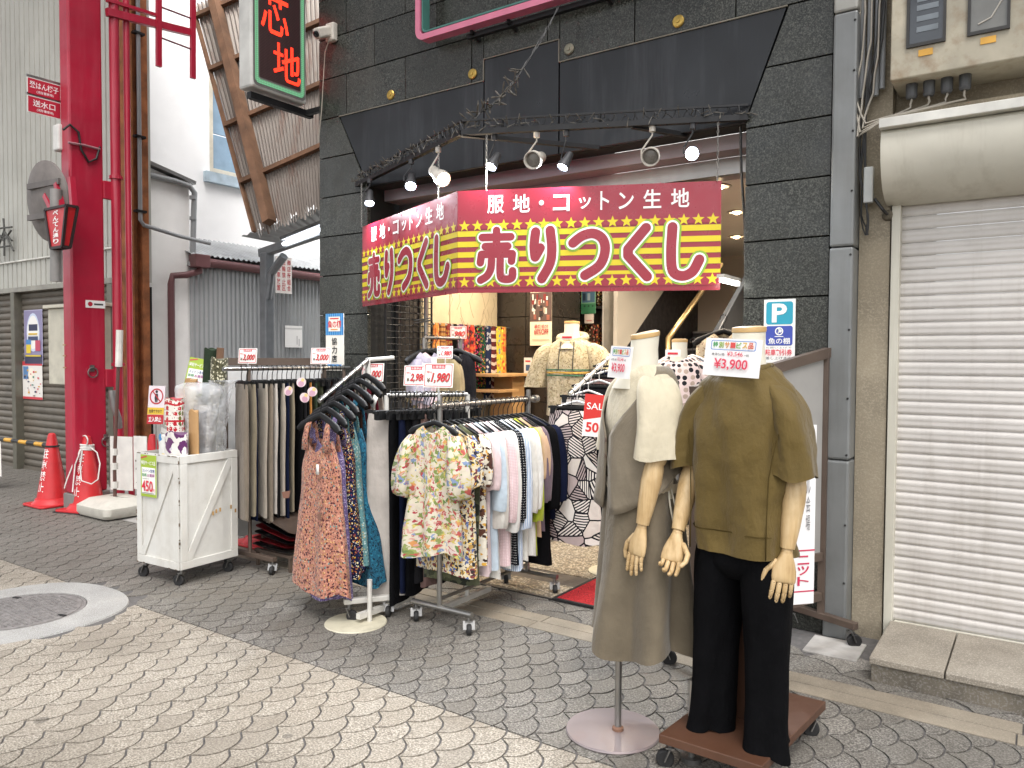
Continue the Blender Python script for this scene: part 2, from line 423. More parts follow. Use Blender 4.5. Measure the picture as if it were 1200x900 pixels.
# larger scales between the flagstones and the doorsteps
for i in range(-28, 10):
    for j in range(0, 3):
        s = 1.75; P = [(-(p[1]) , p[0]) for p in scale_poly(0, 0, s)]
        cx = .21 * s * i + (j % 2) * RY * s; cy = 3.60 + j * RX * s
        Q = [(cx + x_, cy + y_) for x_, y_ in P]
        Q = clip(Q, lambda p: p[1] - 3.646)
        Q = clip(Q, lambda p: (3.90 if -4.3 < p[0] < -1.38 else 4.34) - p[1]) if len(Q) > 2 else Q
        Q = clip(Q, lambda p: p[0] + 5.55) if len(Q) > 2 else Q
        if len(Q) > 2 and area(Q) > 5e-4: tile_obj(Q, cx, cy).build('paving_tile', m_grey, pavement)
al = MB(); al.add([(-9.3, 3.63, .003), (-5.56, 3.63, .003), (-5.56, 16, .003), (-9.3, 16, .003)], [(0, 1, 2, 3)])
tag(al.build('alley_ground', m_conc), kind='structure')
MB().bb(-.95, -.70, 3.93, 4.19, 0, .012).build('stone_slab', M('worn_white_slab', 'b4b0aa', .5, var=.15, scale=8, dirt=.6, world=True), pavement, bevel=.003)
# manhole: cast iron lid in a concrete collar
mh = thing('manhole', 'round cast iron manhole cover set in a pale concrete collar in the street', 'manhole', (-4.72, 1.98, 0))
def wob(r, t): return r * (1 + .02 * math.sin(3 * t + 1) + .015 * math.sin(7 * t))
n = 64; t_ = [2 * PI * k / n for k in range(n)]
def sup(t, r): c, s_ = math.cos(t), math.sin(t); k = (abs(c) ** 3 + abs(s_) ** 3) ** (-1 / 3) * .5 + .5; return (r * k * c, r * k * s_)
rg = MB().rings([[(*sup(t, .53), -.004) for t in t_], [(*sup(t, .525), .0085) for t in t_], [(.335 * math.cos(t), .335 * math.sin(t), .0095) for t in t_], [(.335 * math.cos(t), .335 * math.sin(t), -.004) for t in t_]], False, False)
rg.build('collar', m_ring, mh)
MB().lathe([(.33, -.003), (.33, .007), (.318, .008), (.3175, .004), (.306, .004), (.3055, .008), (.02, .0085)], 48).build('lid', m_iron, mh)
st = MB()
for i in range(-11, 12):
    for j in range(-11, 12):
        x_, y_ = .0265 * i, .0265 * j
        if x_ * x_ + y_ * y_ < .285 ** 2: st.box((x_, y_, .010), (.016, .009, .004), PI / 4 if (i + j) % 2 else -PI / 4)
tag(st.build('tread_pattern', m_iron, mh), kind='stuff')
for sx in (1, -1): MB().box((.27 * sx, .1, .0105), (.05, .02, .004), .3).build('lifting_slot', M('slot_black', '1b1a19', .8), mh)

# ------------------------------------------------------------------ glazed arcade roof over the street
k = NT('polycarbonate'); tr = k.n('BsdfTransparent', {'Color': (.43, .43, .435, 1)}); gl_ = k.n('BsdfGlossy', {'Color': (.8, .8, .8, 1), 'Roughness': .2}); mx = k.n('MixShader', {0: .05})
k.l(tr.outputs[0], mx.inputs[1]); k.l(gl_.outputs[0], mx.inputs[2]); k.l(mx.outputs[0], k.t.nodes['Material Output'].inputs[0]); m_poly = k.m
ar = thing('arcade_roof', 'translucent glazed roof on red trusses high over the shopping street', 'roof', (-5, -1, 8.2))
for i in range(10): MB().add([(-22 + 4.4 * i, -7, 0), (-22 + 4.4 * i + 4.3, -7, 0), (-22 + 4.4 * i + 4.3, 5.1, 0), (-22 + 4.4 * i, 5.1, 0)], [(0, 1, 2, 3)]).build('roof_sheet', m_poly, ar)
for i in range(11): MB().bb(-22.06 + 4.4 * i, -21.96 + 4.4 * i, -7, 5.1, -.25, .1).build('truss', M('roof_red', '8c2030', .5), ar)

# ------------------------------------------------------------------ fabric shop building
m_gran = (lambda k: None)
def granite(name, c0, c1, c2, rough):
    k = NT(name); P = k.n('NewGeometry').outputs['Position']
    a = k.noise(P, 130, 3, .75); b_ = k.noise(P, .9, 5, .6)
    o = k.ramp(a, [(.38, lin(c0)), (.5, lin(c1)), (.66, lin(c2))])
    o = k.mix(k.ramp(b_, [(.42, (0, 0, 0)), (.72, (.35,) * 3)]), o, rgba('45433b'))
    sv = k.n('VectorMath', {0: P, 1: (7, 7, .6)}, operation='MULTIPLY').outputs[0]; o = k.mix(k.ramp(k.noise(sv, 1.0, 5, .7), [(.52, (0, 0, 0)), (.8, (.35,) * 3)]), o, rgba('56544c'))
    o = k.mix(k.math('MULTIPLY', k.n('ObjectInfo').outputs['Random'], .35), o, rgba(c0))
    k.l(o, k.b.inputs['Base Color']); k.l(k.ramp(k.noise(P, 5, 5), [(.3, (rough * .7,) * 3), (.75, (rough * 1.8,) * 3)]), k.b.inputs['Roughness'])
    k.b.inputs['Specular IOR Level'].default_value = .38; k.bump(a, .08, .001); return k.m
m_gran = granite('dark_granite', '191a17', '31332f', '64655e', .24)
m_back = M('joint_black', '161614', .9)
m_panel = M('black_panel', '191b1e', .34, var=.12, scale=1.6, dirt=.2, dscale=2.2, dcol='34363a', world=True, spec=.4, streak=.5, stcol='45474a')
m_alu = M('brushed_steel', 'a7a5a2', .35, .9, var=.06, scale=12, world=True)
m_mauve = M('mauve_trim', '978d90', .38, .3, var=.08, scale=3, world=True)
m_ceil = M('shop_ceiling', 'd9d2c8', .7, var=.04, scale=2, world=True)
shop = thing('fabric_shop', 'dark granite fronted fabric shop with open entrance and red sale banner', 'building', (-2.86, 4.25, 0))
def sh(mb, name, mat, **k):
    o = mb.build(name, mat, **k); o.parent = shop; o.matrix_parent_inverse = Matrix.Translation((2.86, -4.25, 0)); return o
FY = 4.25
XL, XR, OL, OR = -4.80, -.925, -4.262, -1.376
wl = MB(); wl.bb(XL + .006, OL - .006, FY + .03, 4.55, 0, 2.745); wl.bb(OR + .006, XR - .002, FY + .03, 4.55, 0, 2.745)
wl.bb(XL + .006, XR - .002, FY + .03, 4.43, 2.7462, 7.5); wl.bb(XL + .004, XL + .2, 4.551, 9, 0, 7.5); wl.bb(XR - .15, XR - .004, 4.551, 9, 0, 7.5)
sh(wl, 'backing_wall', m_back)
def tiles(poly_rows):
    for Q in poly_rows:
        if len(Q) < 3 or abs(area(Q)) < .002: continue
        cx = sum(p[0] for p in Q) / len(Q); cz = sum(p[1] for p in Q) / len(Q)
        g = .0035; S = []
        w = max(p[0] for p in Q) - min(p[0] for p in Q); hgt = max(p[1] for p in Q) - min(p[1] for p in Q)
        for x_, z_ in Q: S.append((cx + (x_ - cx) * (1 - 2 * g / w), cz + (z_ - cz) * (1 - 2 * g / hgt)))
        d = random.uniform(-.0015, .0015)
        m = frame((0, FY + d, 0), (1, 0, 0), (0, -1, 0))
        sh(MB().prism(S, m, .035), 'granite_tile', m_gran, bevel=.0025)
zs = [0.0, .23, .54, .85, 1.16, 1.47, 1.78, 2.09, 2.40, 2.71, 3.02, 3.325, 3.635, 3.945, 4.255, 4.565, 4.875, 5.185]
rows = []
A = [(-4.574, 3.325), (-4.27, 2.745)]
leftedge = lambda p: -((p[0] - A[0][0]) * (A[1][1] - A[0][1]) - (p[1] - A[0][1]) * (A[1][0] - A[0][0]))
B = [(-1.155, 3.325), (-1.376, 2.745)]
rightedge = lambda p: ((p[0] - B[0][0]) * (B[1][1] - B[0][1]) - (p[1] - B[0][1]) * (B[1][0] - B[0][0]))
for i in range(len(zs) - 1):
    z0, z1 = zs[i], zs[i + 1]
    if z1 <= 3.03 or i == 10:
        for x0, x1, e in ((XL, OL, 0), (OR, XR, 1)):
            Q = [(x0, z0), (x1, z0), (x1, z1), (x0, z1)]
            if z1 > 2.75:
                Q = [(x0 if e == 0 else x0, z0), (x1 + (.35 if e == 0 else 0), z0), (x1 + (.35 if e == 0 else 0), z1), (x0, z1)] if e == 0 else [(x0, z0), (x1, z0), (x1, z1), (x0, z1)]
                if e == 0: Q = clip(Q, lambda p: -leftedge(p) if leftedge((-4.7, 3.0)) < 0 else leftedge(p))
                else: Q = clip(Q, lambda p: rightedge(p) if rightedge((-1.0, 3.0)) > 0 else -rightedge(p))
            rows.append(Q)
    else:
        off = -4.49 if i % 2 else -4.19
        xs = sorted([XL, XR] + [off + .61 * k for k in range(-1, 8) if XL + .08 < off + .61 * k < XR - .08])
        for x0, x1 in zip(xs, xs[1:]):
            if i == 11:                        # the raised black panel cuts into this row
                if x0 < -3.165 < x1:
                    rows.append([(x0, z0), (-3.168, z0), (-3.168, z1), (x0, z1)])
                    if x1 > -3.165: rows.append([(-3.168, 3.468), (min(x1, -2.57), 3.468), (min(x1, -2.57), z1), (-3.168, z1)])
                    continue
                if x0 < -2.572 < x1:
                    rows.append([(x0, 3.468), (-2.57, 3.468), (-2.57, z1), (x0, z1)]); rows.append([(-2.57, z0), (x1, z0), (x1, z1), (-2.57, z1)]); continue
            rows.append([(x0, z0), (x1, z0), (x1, z1), (x0, z1)])
tiles(rows)
for P, nm in (([(-4.565, 3.318), (-4.258, 2.748), (-3.172, 2.748), (-3.172, 3.318)], 0), ([(-3.162, 2.748), (-2.578, 2.748), (-2.578, 3.46), (-3.162, 3.46)], 1), ([(-2.568, 2.748), (-1.382, 2.748), (-1.168, 3.318), (-2.568, 3.318)], 2)):
    sh(MB().prism(P, frame((0, FY + .004, 0), (1, 0, 0), (0, -1, 0)), .03), 'sign_panel', m_panel, bevel=.0025)
ed = MB()
for a, c in (((-4.57, 3.322), (-3.166, 3.322)), ((-3.167, 3.322), (-3.167, 3.465)), ((-3.167, 3.465), (-2.573, 3.465)), ((-2.573, 3.465), (-2.573, 3.322)), ((-2.573, 3.322), (-1.16, 3.322))):
    ed.tube([(a[0], FY - .001, a[1]), (c[0], FY - .001, c[1])], .005, 6)
sh(ed, 'sealant_bead', M('pale_sealant', '7d786c', .8))
# brass standoff caps
for i, (x_, z_) in enumerate(((-4.02, 3.385), (-3.26, 3.385), (-2.498, 3.385), (-1.773, 3.385))):
    m = Matrix.Translation((x_, FY, z_)) @ Matrix.Rotation(PI / 2, 4, 'X')
    mb = MB().lathe([(.036, 0), (.036, .006), (.03, .012), (.012, .013), (.011, .018), (.001, .019)], 20, m)
    sh(mb, 'standoff_cap', M('brass', 'b5974f', .4, .8, var=.15, scale=40) if i != 2 else M('dull_nickel', '8a8574', .45, .8, var=.15, scale=40), smooth=30)
# entrance reveal: soffit trim, steel strip, ceiling, side reveals
rv = MB(); rv.bb(OL, OR, 4.432, 4.60, 2.66, 2.745); sh(rv, 'soffit', m_mauve)
rv = MB(); rv.bb(OL, OR, 4.604, 4.66, 2.56, 2.66); sh(rv, 'soffit_trim', m_alu)
rv = MB(); rv.bb(OL + .002, OR - .002, 4.665, 4.93, 2.60, 2.64); sh(rv, 'soffit_panel', m_mauve)
sh(MB().bb(OL + .1, XR - .16, 4.935, 9.0, 2.60, 2.68), 'ceiling', m_ceil)
sh(MB().bb(OL + .3, OR - 1.1, 4.94, 4.97, 2.46, 2.598), 'fascia_light_box', M('fascia_white', 'cfcac3', .4, world=True))
m_floor_dark = M('floor_granite', '5c554d', .4, var=.15, scale=4, speck=.3, sscale=250, scol='8a8278', world=True)
k = NT('pebble_wash'); P_ = k.n('NewGeometry').outputs['Position']
v = k.n('TexVoronoi', {'Vector': P_, 'Scale': 75.0}); g = k.n('SeparateColor', {0: v.outputs['Color']}).outputs[0]
o = k.ramp(g, [(0, lin('6f6456')), (.25, lin('a3957f')), (.5, lin('cfc4b0')), (.75, lin('b8a98f')), (.9, lin('8b7c6a'))], 'CONSTANT')
o = k.mix(k.ramp(v.outputs['Distance'], [(.35, (0, 0, 0)), (.6, (.7,) * 3)]), o, rgba('6d6455'))
k.l(o, k.b.inputs['Base Color']); k.b.inputs['Roughness'].default_value = .5; k.bump(v.outputs['Distance'], -.5, .004); m_pebble = k.m
sf = tag(thing('shop_floor', None, None), kind='structure')
MB().bb(XL + .21, XR - .16, 3.905, 9.0, -.02, .010).build('floor_slab', m_floor_dark, sf)
for x0, x1 in ((-4.24, -3.36), (-3.12, -1.4)):
    for y0, y1 in ((3.93, 4.17), (4.40, 5.2), (5.42, 6.4)): MB().bb(x0, x1, y0, y1, 0, .0145).build('pebble_panel', m_pebble, sf)
MB().bb(OL, OR, 3.893, 3.905, -.01, .013).build('floor_edge_strip', M('edge_dark', '2b2927', .6), sf)
# pink neon frame of the shop sign, upper right
m_pink = M('pink_channel', 'c9748c', .45, var=.06)
ns = thing('neon_sign_frame', 'pink rounded rectangular sign frame fixed high on the granite front', 'sign', (-2.6, 4.1, 3.7))
def fr_path(x0, x1, z0, z1, r, y):
    P = [Vector((x0, y, z1))] + [Vector((x0 + r - r * math.cos(a), y, z0 + r - r * math.sin(a))) for a in [PI / 2 * i / 6 for i in range(7)]] + [Vector((x1 - r + r * math.sin(a), y, z0 + r - r * math.cos(a))) for a in [PI / 2 * i / 6 for i in range(7)]] + [Vector((x1, y, z1))]
    return [p - Vector((-2.6, 4.1, 3.7)) for p in P]
fx0, fx1, fz0 = -3.62, -1.55, 3.655
def ring_sect(path, offs, nrm=Vector((0, -1, 0))):
    R = []
    for i, p in enumerate(path):
        t = (path[min(i + 1, len(path) - 1)] - path[max(i - 1, 0)]).normalized(); s_ = t.cross(nrm)
        R.append([p + s_ * a + nrm * b_ for a, b_ in offs])
    return R
pth = fr_path(fx0, fx1, fz0, 4.9, .05, 4.12)
MB().rings(ring_sect(pth, ((-.02, -.05), (.02, -.05), (.02, .03), (-.02, .03)))).build('frame', m_pink, ns)
MB().rings(ring_sect(fr_path(fx0 + .036, fx1 - .036, fz0 + .036, 4.9, .03, 4.12), ((-.006, -.05), (.006, -.05), (.006, .02), (-.006, .02)))).build('inner_trim', M('teal_trim', '3f6f66', .5), ns)
for x_ in (-3.2, -2.9, -2.2, -1.8):
    MB().beam(Vector((x_, 4.15, 3.62)) - ns.location, Vector((x_, 4.262, 3.60)) - ns.location, .02, .03).build('bracket', M('black_steel', '1d1d1e', .5, .3), ns)
MB().beam(Vector((-3.25, 4.19, 3.61)) - ns.location, Vector((-1.55, 4.19, 3.61)) - ns.location, .035, .03).build('support_rail', M('black_steel', '', .5), ns)
# ================================================================== RIGHT NEIGHBOUR
m_steelcol = M('grey_painted_steel', '7b7d7c', .42, .15, var=.1, scale=2.5, dirt=.3, dscale=3, dcol='5c5a54', world=True, streak=.35, stcol='4f4c45')
m_steel_top = M('pale_painted_steel', 'a3a29b', .45, .1, var=.1, scale=2.5, dirt=.35, dscale=3, dcol='6f695f', world=True)
m_rough = M('roughcast_concrete', '9a8f7b', .9, var=.18, scale=5, speck=.35, sscale=120, scol='c0b59f', bump=.9, bscale=70, dirt=.5, dscale=2.5, dcol='5b5242', world=True)
m_shut = M('cream_shutter', 'cfcac4', .42, var=.05, scale=3, dirt=.18, dscale=5, dcol='8f8678', streak=.42, stcol='8f8577', world=True, bump=.6, bscale=2.2, bdist=.02)
m_box = M('cream_shutter_box', 'cbc7b8', .45, var=.05, scale=3, dirt=.2, dscale=2, dcol='98907d', world=True, streak=.4, stcol='857b66', bump=.35, bscale=1.8, bdist=.03)
sc = thing('steel_column', 'tall flat grey painted steel column cover between granite shop and roughcast wall', 'column', (-.861, 4.24, 0))
for z0, z1, mt in ((0, .93, m_steelcol), (.934, 2.02, m_steelcol), (2.024, 3.2, m_steelcol), (3.204, 6, m_steel_top)):
    MB().bb(-.058, .058, -.035, .3, z0, z1).build('cover_plate', mt, sc, bevel=.012)
sv = MB()
for z_ in (.3, .6, .96, 1.25, 1.6, 1.98, 2.3, 2.6, 2.9, 3.15):
    for x_ in (.045,): sv.sphere((x_, -.036, z_), .006, 8)
sv.build('rivet', M('dark_rivet', '2d2c2b', .5, .5), sc)
nb = thing('shuttered_shop', 'roughcast shop building with closed cream roller shutter beside the granite shop', 'building', (0, 4.33, 0))
def nbp(mb, name, mat, **k):
    o = mb.build(name, mat, **k); o.parent = nb; o.matrix_parent_inverse = Matrix.Translation((0, -4.33, 0)); return o
wb = MB(); wb.bb(-.80, -.655, 4.33, 4.9, 0, 8); wb.bb(-.654, 3.2, 4.42, 4.9, 2.3, 8); wb.bb(2.4, 3.2, 4.33, 4.9, 0, 2.298)
nbp(wb, 'wall', m_rough)
nbp(MB().bb(-.6465, -.606, 4.315, 4.40, .012, 2.32), 'guide_rail', m_box, bevel=.003)
nbp(MB().bb(2.36, 2.40, 4.315, 4.40, .012, 2.32), 'guide_rail', m_box, bevel=.003)
pf = [(0, .004), (.006, .010), (.016, .013), (.026, .009), (.034, .012), (.046, .014), (.056, .010), (.062, .003), (.066, .0)]
def slat(L):
    R = [[Vector((0, 4.375 - d, z_)) for z_, d in pf], [Vector((L, 4.375 - d, z_)) for z_, d in pf]]
    mb = MB(); mb.rings(R, False, False, closed=False); return mb
slm = slat(2.966).mesh('shutter_slat', m_shut, 50)
for i in range(33):
    o = inst(slm, 'shutter_slat', nb, (-.606, -4.33, .11 + .0665 * i))
nbp(MB().bb(-.603, 2.357, 4.352, 4.378, .035, .108), 'bottom_bar', m_box, bevel=.004)
hd = MB(); hd.bb(-.02, .12, 4.345, 4.366, .80, .826); nbp(hd, 'handle', M('handle_cream', 'b9ab8d', .4, .3), bevel=.004)
# rounded shutter box
prof = [(4.42, 2.55), (4.11, 2.55), (4.09, 2.53), (4.082, 2.48), (4.09, 2.41), (4.115, 2.34), (4.16, 2.28), (4.23, 2.24), (4.30, 2.225), (4.42, 2.225)]
nbp(MB().rings([[Vector((x_, y, z_)) for y, z_ in prof] for x_ in (-.668, -.66, 2.45, 2.458)]), 'shutter_box', m_box, smooth=35)
nbp(MB().bb(-.672, 2.48, 4.055, 4.42, 2.552, 2.596), 'box_rim', M('white_rim', 'd8d6cd', .4, world=True), bevel=.003)
# electricity meter box above
mt = thing('meter_box', 'weathered cream electricity meter cabinet with two dark windows above the shutter box', 'meter box', (-.358, 4.17, 2.787))
m_met = M('weathered_cream', 'b0a894', .6, var=.12, scale=6, dirt=.65, dscale=9, dcol='7a5a35', world=True)
MB().bb(-.28, .262, -.05, .25, 0, .75).build('cabinet', m_met, mt, bevel=.006)
MB().bb(.268, .9, -.01, .25, .02, .75).build('side_cabinet', M('weathered_grey_cream', '9b9484', .65, var=.12, scale=5, dirt=.5, world=True), mt, bevel=.006)
m_dkgl = M('dark_window_glass', '30353a', .12, var=.1, spec=.6)
for x0, x1 in ((-.20, -.06), (.05, .19)):
    f_ = MB()
    for a, b_, c, d in ((x0 - .012, x1 + .012, .135, .15), (x0 - .012, x1 + .012, .40, .415), (x0 - .012, x0, .15, .40), (x1, x1 + .012, .15, .40)): f_.bb(a, b_, -.062, -.045, c, d)
    fo = f_.build('window_frame', M('dark_gasket', '2e2c29', .5), mt)
    MB().bb(x0, x1, -.054, -.047, .15, .40).build('pane', m_dkgl if x0 < 0 else M('grey_window_glass', '6b6a64', .15, spec=.6), fo)
    dm = MB()
    if x0 < 0:
        for z_ in (.20, .25, .30, .34): dm.bb(x0 + .03, x1 - .02, -.0565, -.0545, z_, z_ + .025)
        dm.build('meter_dial', M('dial_grey', '70777c', .4), fo)
    else:
        dm.tube([(x0 + .03, -.056, .18), (x0 + .08, -.056, .2), (x0 + .12, -.056, .27)], .004, 6); dm.build('wire', M('pale_wire', 'b9b3a8', .5), fo)
    MB().bb((x0 + x1) / 2 - .03, (x0 + x1) / 2 + .03, -.054, -.049, .088, .118).build('yellow_tag', M('yellow_tag', 'd9a441', .5), mt)
for i in range(4):
    x_ = -.2 + .075 * i
    MB().lathe([(.024, .005), (.026, 0), (.026, -.06), (.021, -.07), (.001, -.071)], 12, Matrix.Translation((x_, .06, 0))).build('cable_gland', M('gland_grey', '48494a', .5), mt)
nbp(MB().bb(-.64, 3.2, 4.31, 4.42, 2.66, 2.685), 'ledge', m_rough)
# conduits and loose cables on the wall left of the shutter
m_pvc = M('grey_pvc', '8c8e8f', .45, var=.08, dirt=.25, dscale=6)
m_cab = M('black_cable', '232221', .5); m_cabp = M('pale_cable', 'a49d90', .5)
cd = thing('conduit_bundle', 'grey conduits and loose cables running down the roughcast wall beside the meter cabinet', 'conduits', (-.75, 4.3, 2.6))
for i, x_ in enumerate((-.045, -.012, .022, .05)):
    MB().tube([(x_, -.01, .18 + .03 * (i % 2)), (x_ + .005 * i, -.01, 3)], .0135, 10).build('conduit', m_pvc, cd, smooth=40)
random.seed(11)
for i in range(9):
    x0 = random.uniform(-.055, .06); P = [(x0, -.02, .9), (x0 + random.uniform(-.02, .02), -.04, .45)]
    if i < 4: P += [(x0 - .03, -.055, .18), (-.045 + .01 * i, -.08, -.03 + .02 * i), (.04 + .02 * i, -.09, .015 + .01 * i), (.10 + .06 * i, -.085, .04 + .006 * i), (.192 + .075 * i, -.07, .075), (.192 + .075 * i, -.07, .125)]
    else: P += [(-.05 + random.uniform(0, .03), -.03, .1), (-.045 + random.uniform(0, .04), -.035, -.2), (-.01 + random.uniform(-.02, .03), -.04, -.42), (.0 + random.uniform(-.02, .02), -.03, -.52)]
    MB().tube([Vector(p) for p in sum([[Vector(P[j]).lerp(Vector(P[j + 1]), t) + Vector((random.uniform(-.005, .005), 0, 0)) for t in (0, .33, .66)] for j in range(len(P) - 1)], []) + [Vector(P[-1])]], .0055 if i < 4 else .0035, 6).build('cable', m_cabp if i < 4 else m_cab, cd, smooth=60)
MB().bb(-.02, .025, -.055, -.02, -.36, -.18).build('junction_box', M('junction_white', 'b9bbb8', .4), cd, bevel=.006)
MB().tube([(.03, -.03, -.34), (.07, -.04, -.40), (.085, -.01, -.42)], .008, 8).build('cable_stub', m_cab, cd)
MB().lathe([(.03, 0), (.022, .02), (.01, .03)], 12, Matrix.Translation((.085, .03, -.42)) @ Matrix.Rotation(PI / 2, 4, 'X')).build('wall_grommet', M('putty', '6e6656', .8), cd)
# stone doorstep
ds = thing('doorstep', 'low stone doorstep of two grey slabs in front of the cream shutter', 'doorstep', (0, 4.02, 0))
MB().bb(-.606, 2.4, -.285, .285, -.01, .085).build('riser', M('step_side', '6d665a', .85, var=.2, scale=6, speck=.08, sscale=90, bump=.7, bscale=60, world=True), ds, bevel=.006)
x = -.612
for L in (.30, .62, .62, .62, .62):
    MB().bb(x, x + L - .006, -.295, .295, .086, .118).build('slab', M('step_granite', '8f877a', .75, var=.12, scale=5, speck=.5, sscale=150, scol='c2baac', bump=.4, dirt=.3, world=True), ds, bevel=.005); x += L

# ================================================================== LEFT SIDE OF THE STREET
m_sid = M('cream_siding', 'b2b1a8', .55, var=.05, scale=2, dirt=.2, dscale=1.5, dcol='8c887b', world=True, streak=.3, stcol='8d897d')
m_brown = M('brown_shutter', '756e63', .5, .2, var=.15, scale=4, dirt=.6, dscale=4, dcol='4a3826', world=True)
lb = thing('sided_shop', 'cream ribbed metal clad shop with closed brown shutters behind the red column', 'building', (-11.5, 4.55, 0))
def lbp(mb, name, mat, **k):
    o = mb.build(name, mat, **k); o.parent = lb; o.matrix_parent_inverse = Matrix.Translation((11.5, -4.55, 0)); return o
def corr(x0, x1, z0, z1, y, per, d, duty=.25, m=None):
    """ribbed sheet facing -Y"""
    P = []; x = x0
    while x < x1: P += [(x, 0), (x + per * (1 - duty) , 0), (x + per * (1 - duty) + .008, d), (x + per - .008, d)]; x += per
    R = [[Vector((a, y - c, z_)) for a, c in P] for z_ in (z0, z1)]
    if m: R = [[m @ p for p in r] for r in R]
    return MB().rings(R, False, False, closed=False)
lbp(corr(-16, -8.36, 2.62, 7, 4.52, .125, -.035, .24), 'siding', m_sid)
lbp(corr(-16, -8.36, 2.30, 2.615, 4.50, .125, -.035, .24), 'siding', m_sid)
lbp(MB().bb(-16, -8.37, 4.56, 4.94, 2.28, 7), 'wall', m_sid)
lbp(MB().bb(-16, -8.35, 4.47, 4.6, 2.235, 2.297), 'fascia', M('grey_fascia', '8f8c82', .5, world=True), bevel=.004)
lbp(MB().bb(-16, -8.37, 4.64, 4.94, 0, 2.23), 'inner_wall', m_back)
lbp(MB().tube([(-16, 4.49, 2.62), (-8.36, 4.49, 2.62)], .012, 8), 'flashing', M('white_rim', 'd8d6cd', .4))
for x_ in (-15, -12.95, -10.72, -9.16, -8.41): lbp(MB().bb(x_ - .05, x_ + .05, 4.47, 4.6, 0, 2.233), 'post', M('bronze_post', '6f6c60', .45, .3, world=True), bevel=.004)
pf2 = [(0, .002), (.012, .016), (.05, .02), (.075, .012), (.084, 0)]
def slat2(L): return MB().rings([[Vector((0, 4.58 - d, z_)) for z_, d in pf2], [Vector((L, 4.58 - d, z_)) for z_, d in pf2]], False, False, closed=False)
for x0, x1 in ((-14.95, -13.0), (-12.9, -10.77), (-10.67, -9.21), (-9.11, -8.46)):
    me = slat2(x1 - x0).mesh('shutter_slat', m_brown, 50)
    for i in range(26): inst(me, 'shutter_slat', lb, (x0 + 11.5, -4.55, .05 + .0845 * i))
    lbp(MB().bb(x0, x1, 4.55, 4.59, .0, .05), 'bottom_bar', m_brown)
# posters on the brown shutters (abstract print, no legible words in the photograph)
def poster(name, label, px, py, pw, ph, items, base):
    a = PY(px, py, 4.552); m = frame(a, (1, 0, 0), (0, -1, 0)); sign(name, label, 'poster', m, pw, ph, .002, items, base)
random.seed(3)
def speckle(cols, w, h, n, r=.03):
    o = []
    for i in range(n):
        x_, y_ = random.uniform(.03, w - .06), random.uniform(.03, h - .06); o.append(('r', random.choice(cols), x_, y_, x_ + random.uniform(.3, 1) * r * 2, y_ + random.uniform(.3, 1) * r))
    return o
poster('poster', 'tall purple festival poster with white oval on the brown shutter', 29, 427, .48, .68, [('r', '8d86a8', .01, .01, .47, .67), ('r', '3b3a55', .01, .01, .47, .12), ('p', 'cdd6ea', [circ(.24, .4, .17, 20, .24)]), ('p', 'f0eee8', [circ(.24, .4, .15, 20, .21)]), ('r', '2f3350', .13, .42, .36, .50), ('r', '3a4668', .11, .30, .37, .35), ('r', 'e2c73d', .06, .14, .18, .28), ('r', '4a86c0', .06, .25, .19, .31), ('r', 'c04a63', .3, .17, .43, .30), ('r', 'e2c73d', .04, .10, .44, .118), ('r', 'd7b23a', .13, .37, .36, .39)], 'b9b4cf')
poster('poster', 'small red edged white flyer stuck below the purple poster', 27, 467, .52, .47, [('r', 'c9424a', 0, .42, .52, .47), ('r', 'c9424a', 0, 0, .52, .03), ('r', '5c86b5', .02, .25, .16, .41), ('p', 'f4ead8', [circ(.24, .3, .09)])] + speckle(['c9424a', '3d7f6d', '3a3a55', 'd8a53a', 'd77c7c'], .52, .42, 26, .025), 'e9e4dc')
poster('poster', 'blue poster cut by the left picture edge on the brown shutter', -24, 427, .55, .66, [('r', '4a76b8', .02, .02, .53, .64), ('r', 'd9e3ee', .05, .05, .50, .36), ('r', '27508f', .06, .44, .50, .60), ('r', 'c94b3d', .05, .05, .5, .08)] + speckle(['27508f', 'b9cfe8', 'c94b3d'], .5, .35, 14), '8fb0d8')
poster('poster', 'blue and white poster half hidden behind the red column', 64, 430, .40, .62, [('r', '5a6fa8', .02, .12, .38, .60), ('r', 'f2f2ee', .04, .02, .36, .1)] + speckle(['b94458', 'dfe6f2', '33406e'], .36, .55, 14), 'cfd6e6')
cb = thing('utility_cabinet', 'cream metal utility cabinet on the wall behind the red column', 'cabinet', (-9.0, 4.40, 0))
MB().bb(-.42, .62, -.1, .12, 1.12, 1.98).build('cabinet', M('cabinet_cream', 'c9c4b2', .5, dirt=.2, world=True), cb, bevel=.008)
MB().bb(-.46, .66, -.14, .14, 1.982, 2.02).build('rain_cap', M('cabinet_cream', '', .5), cb, bevel=.006)
wo = thing('wire_ornament', 'dark wire tree shaped ornament on the cream ribbed wall at the left edge', 'ornament', PY(8, 280, 4.44))
o_ = MB()
for pts in (((4, 256), (5, 268), (5, 300)), ((-4, 268), (14, 266)), ((5, 270), (0, 284), (-6, 296)), ((6, 272), (11, 284), (16, 294)), ((-2, 290), (12, 288)), ((1, 276), (9, 280)), ((-5, 280), (0, 276), (4, 282)), ((13, 270), (9, 276), (14, 282))):
    o_.tube([PY(x_, y_, 4.44) - wo.location for x_, y_ in pts], .012, 6)
o_.build('wire', M('ornament_dark', '4b4a45', .6), wo)
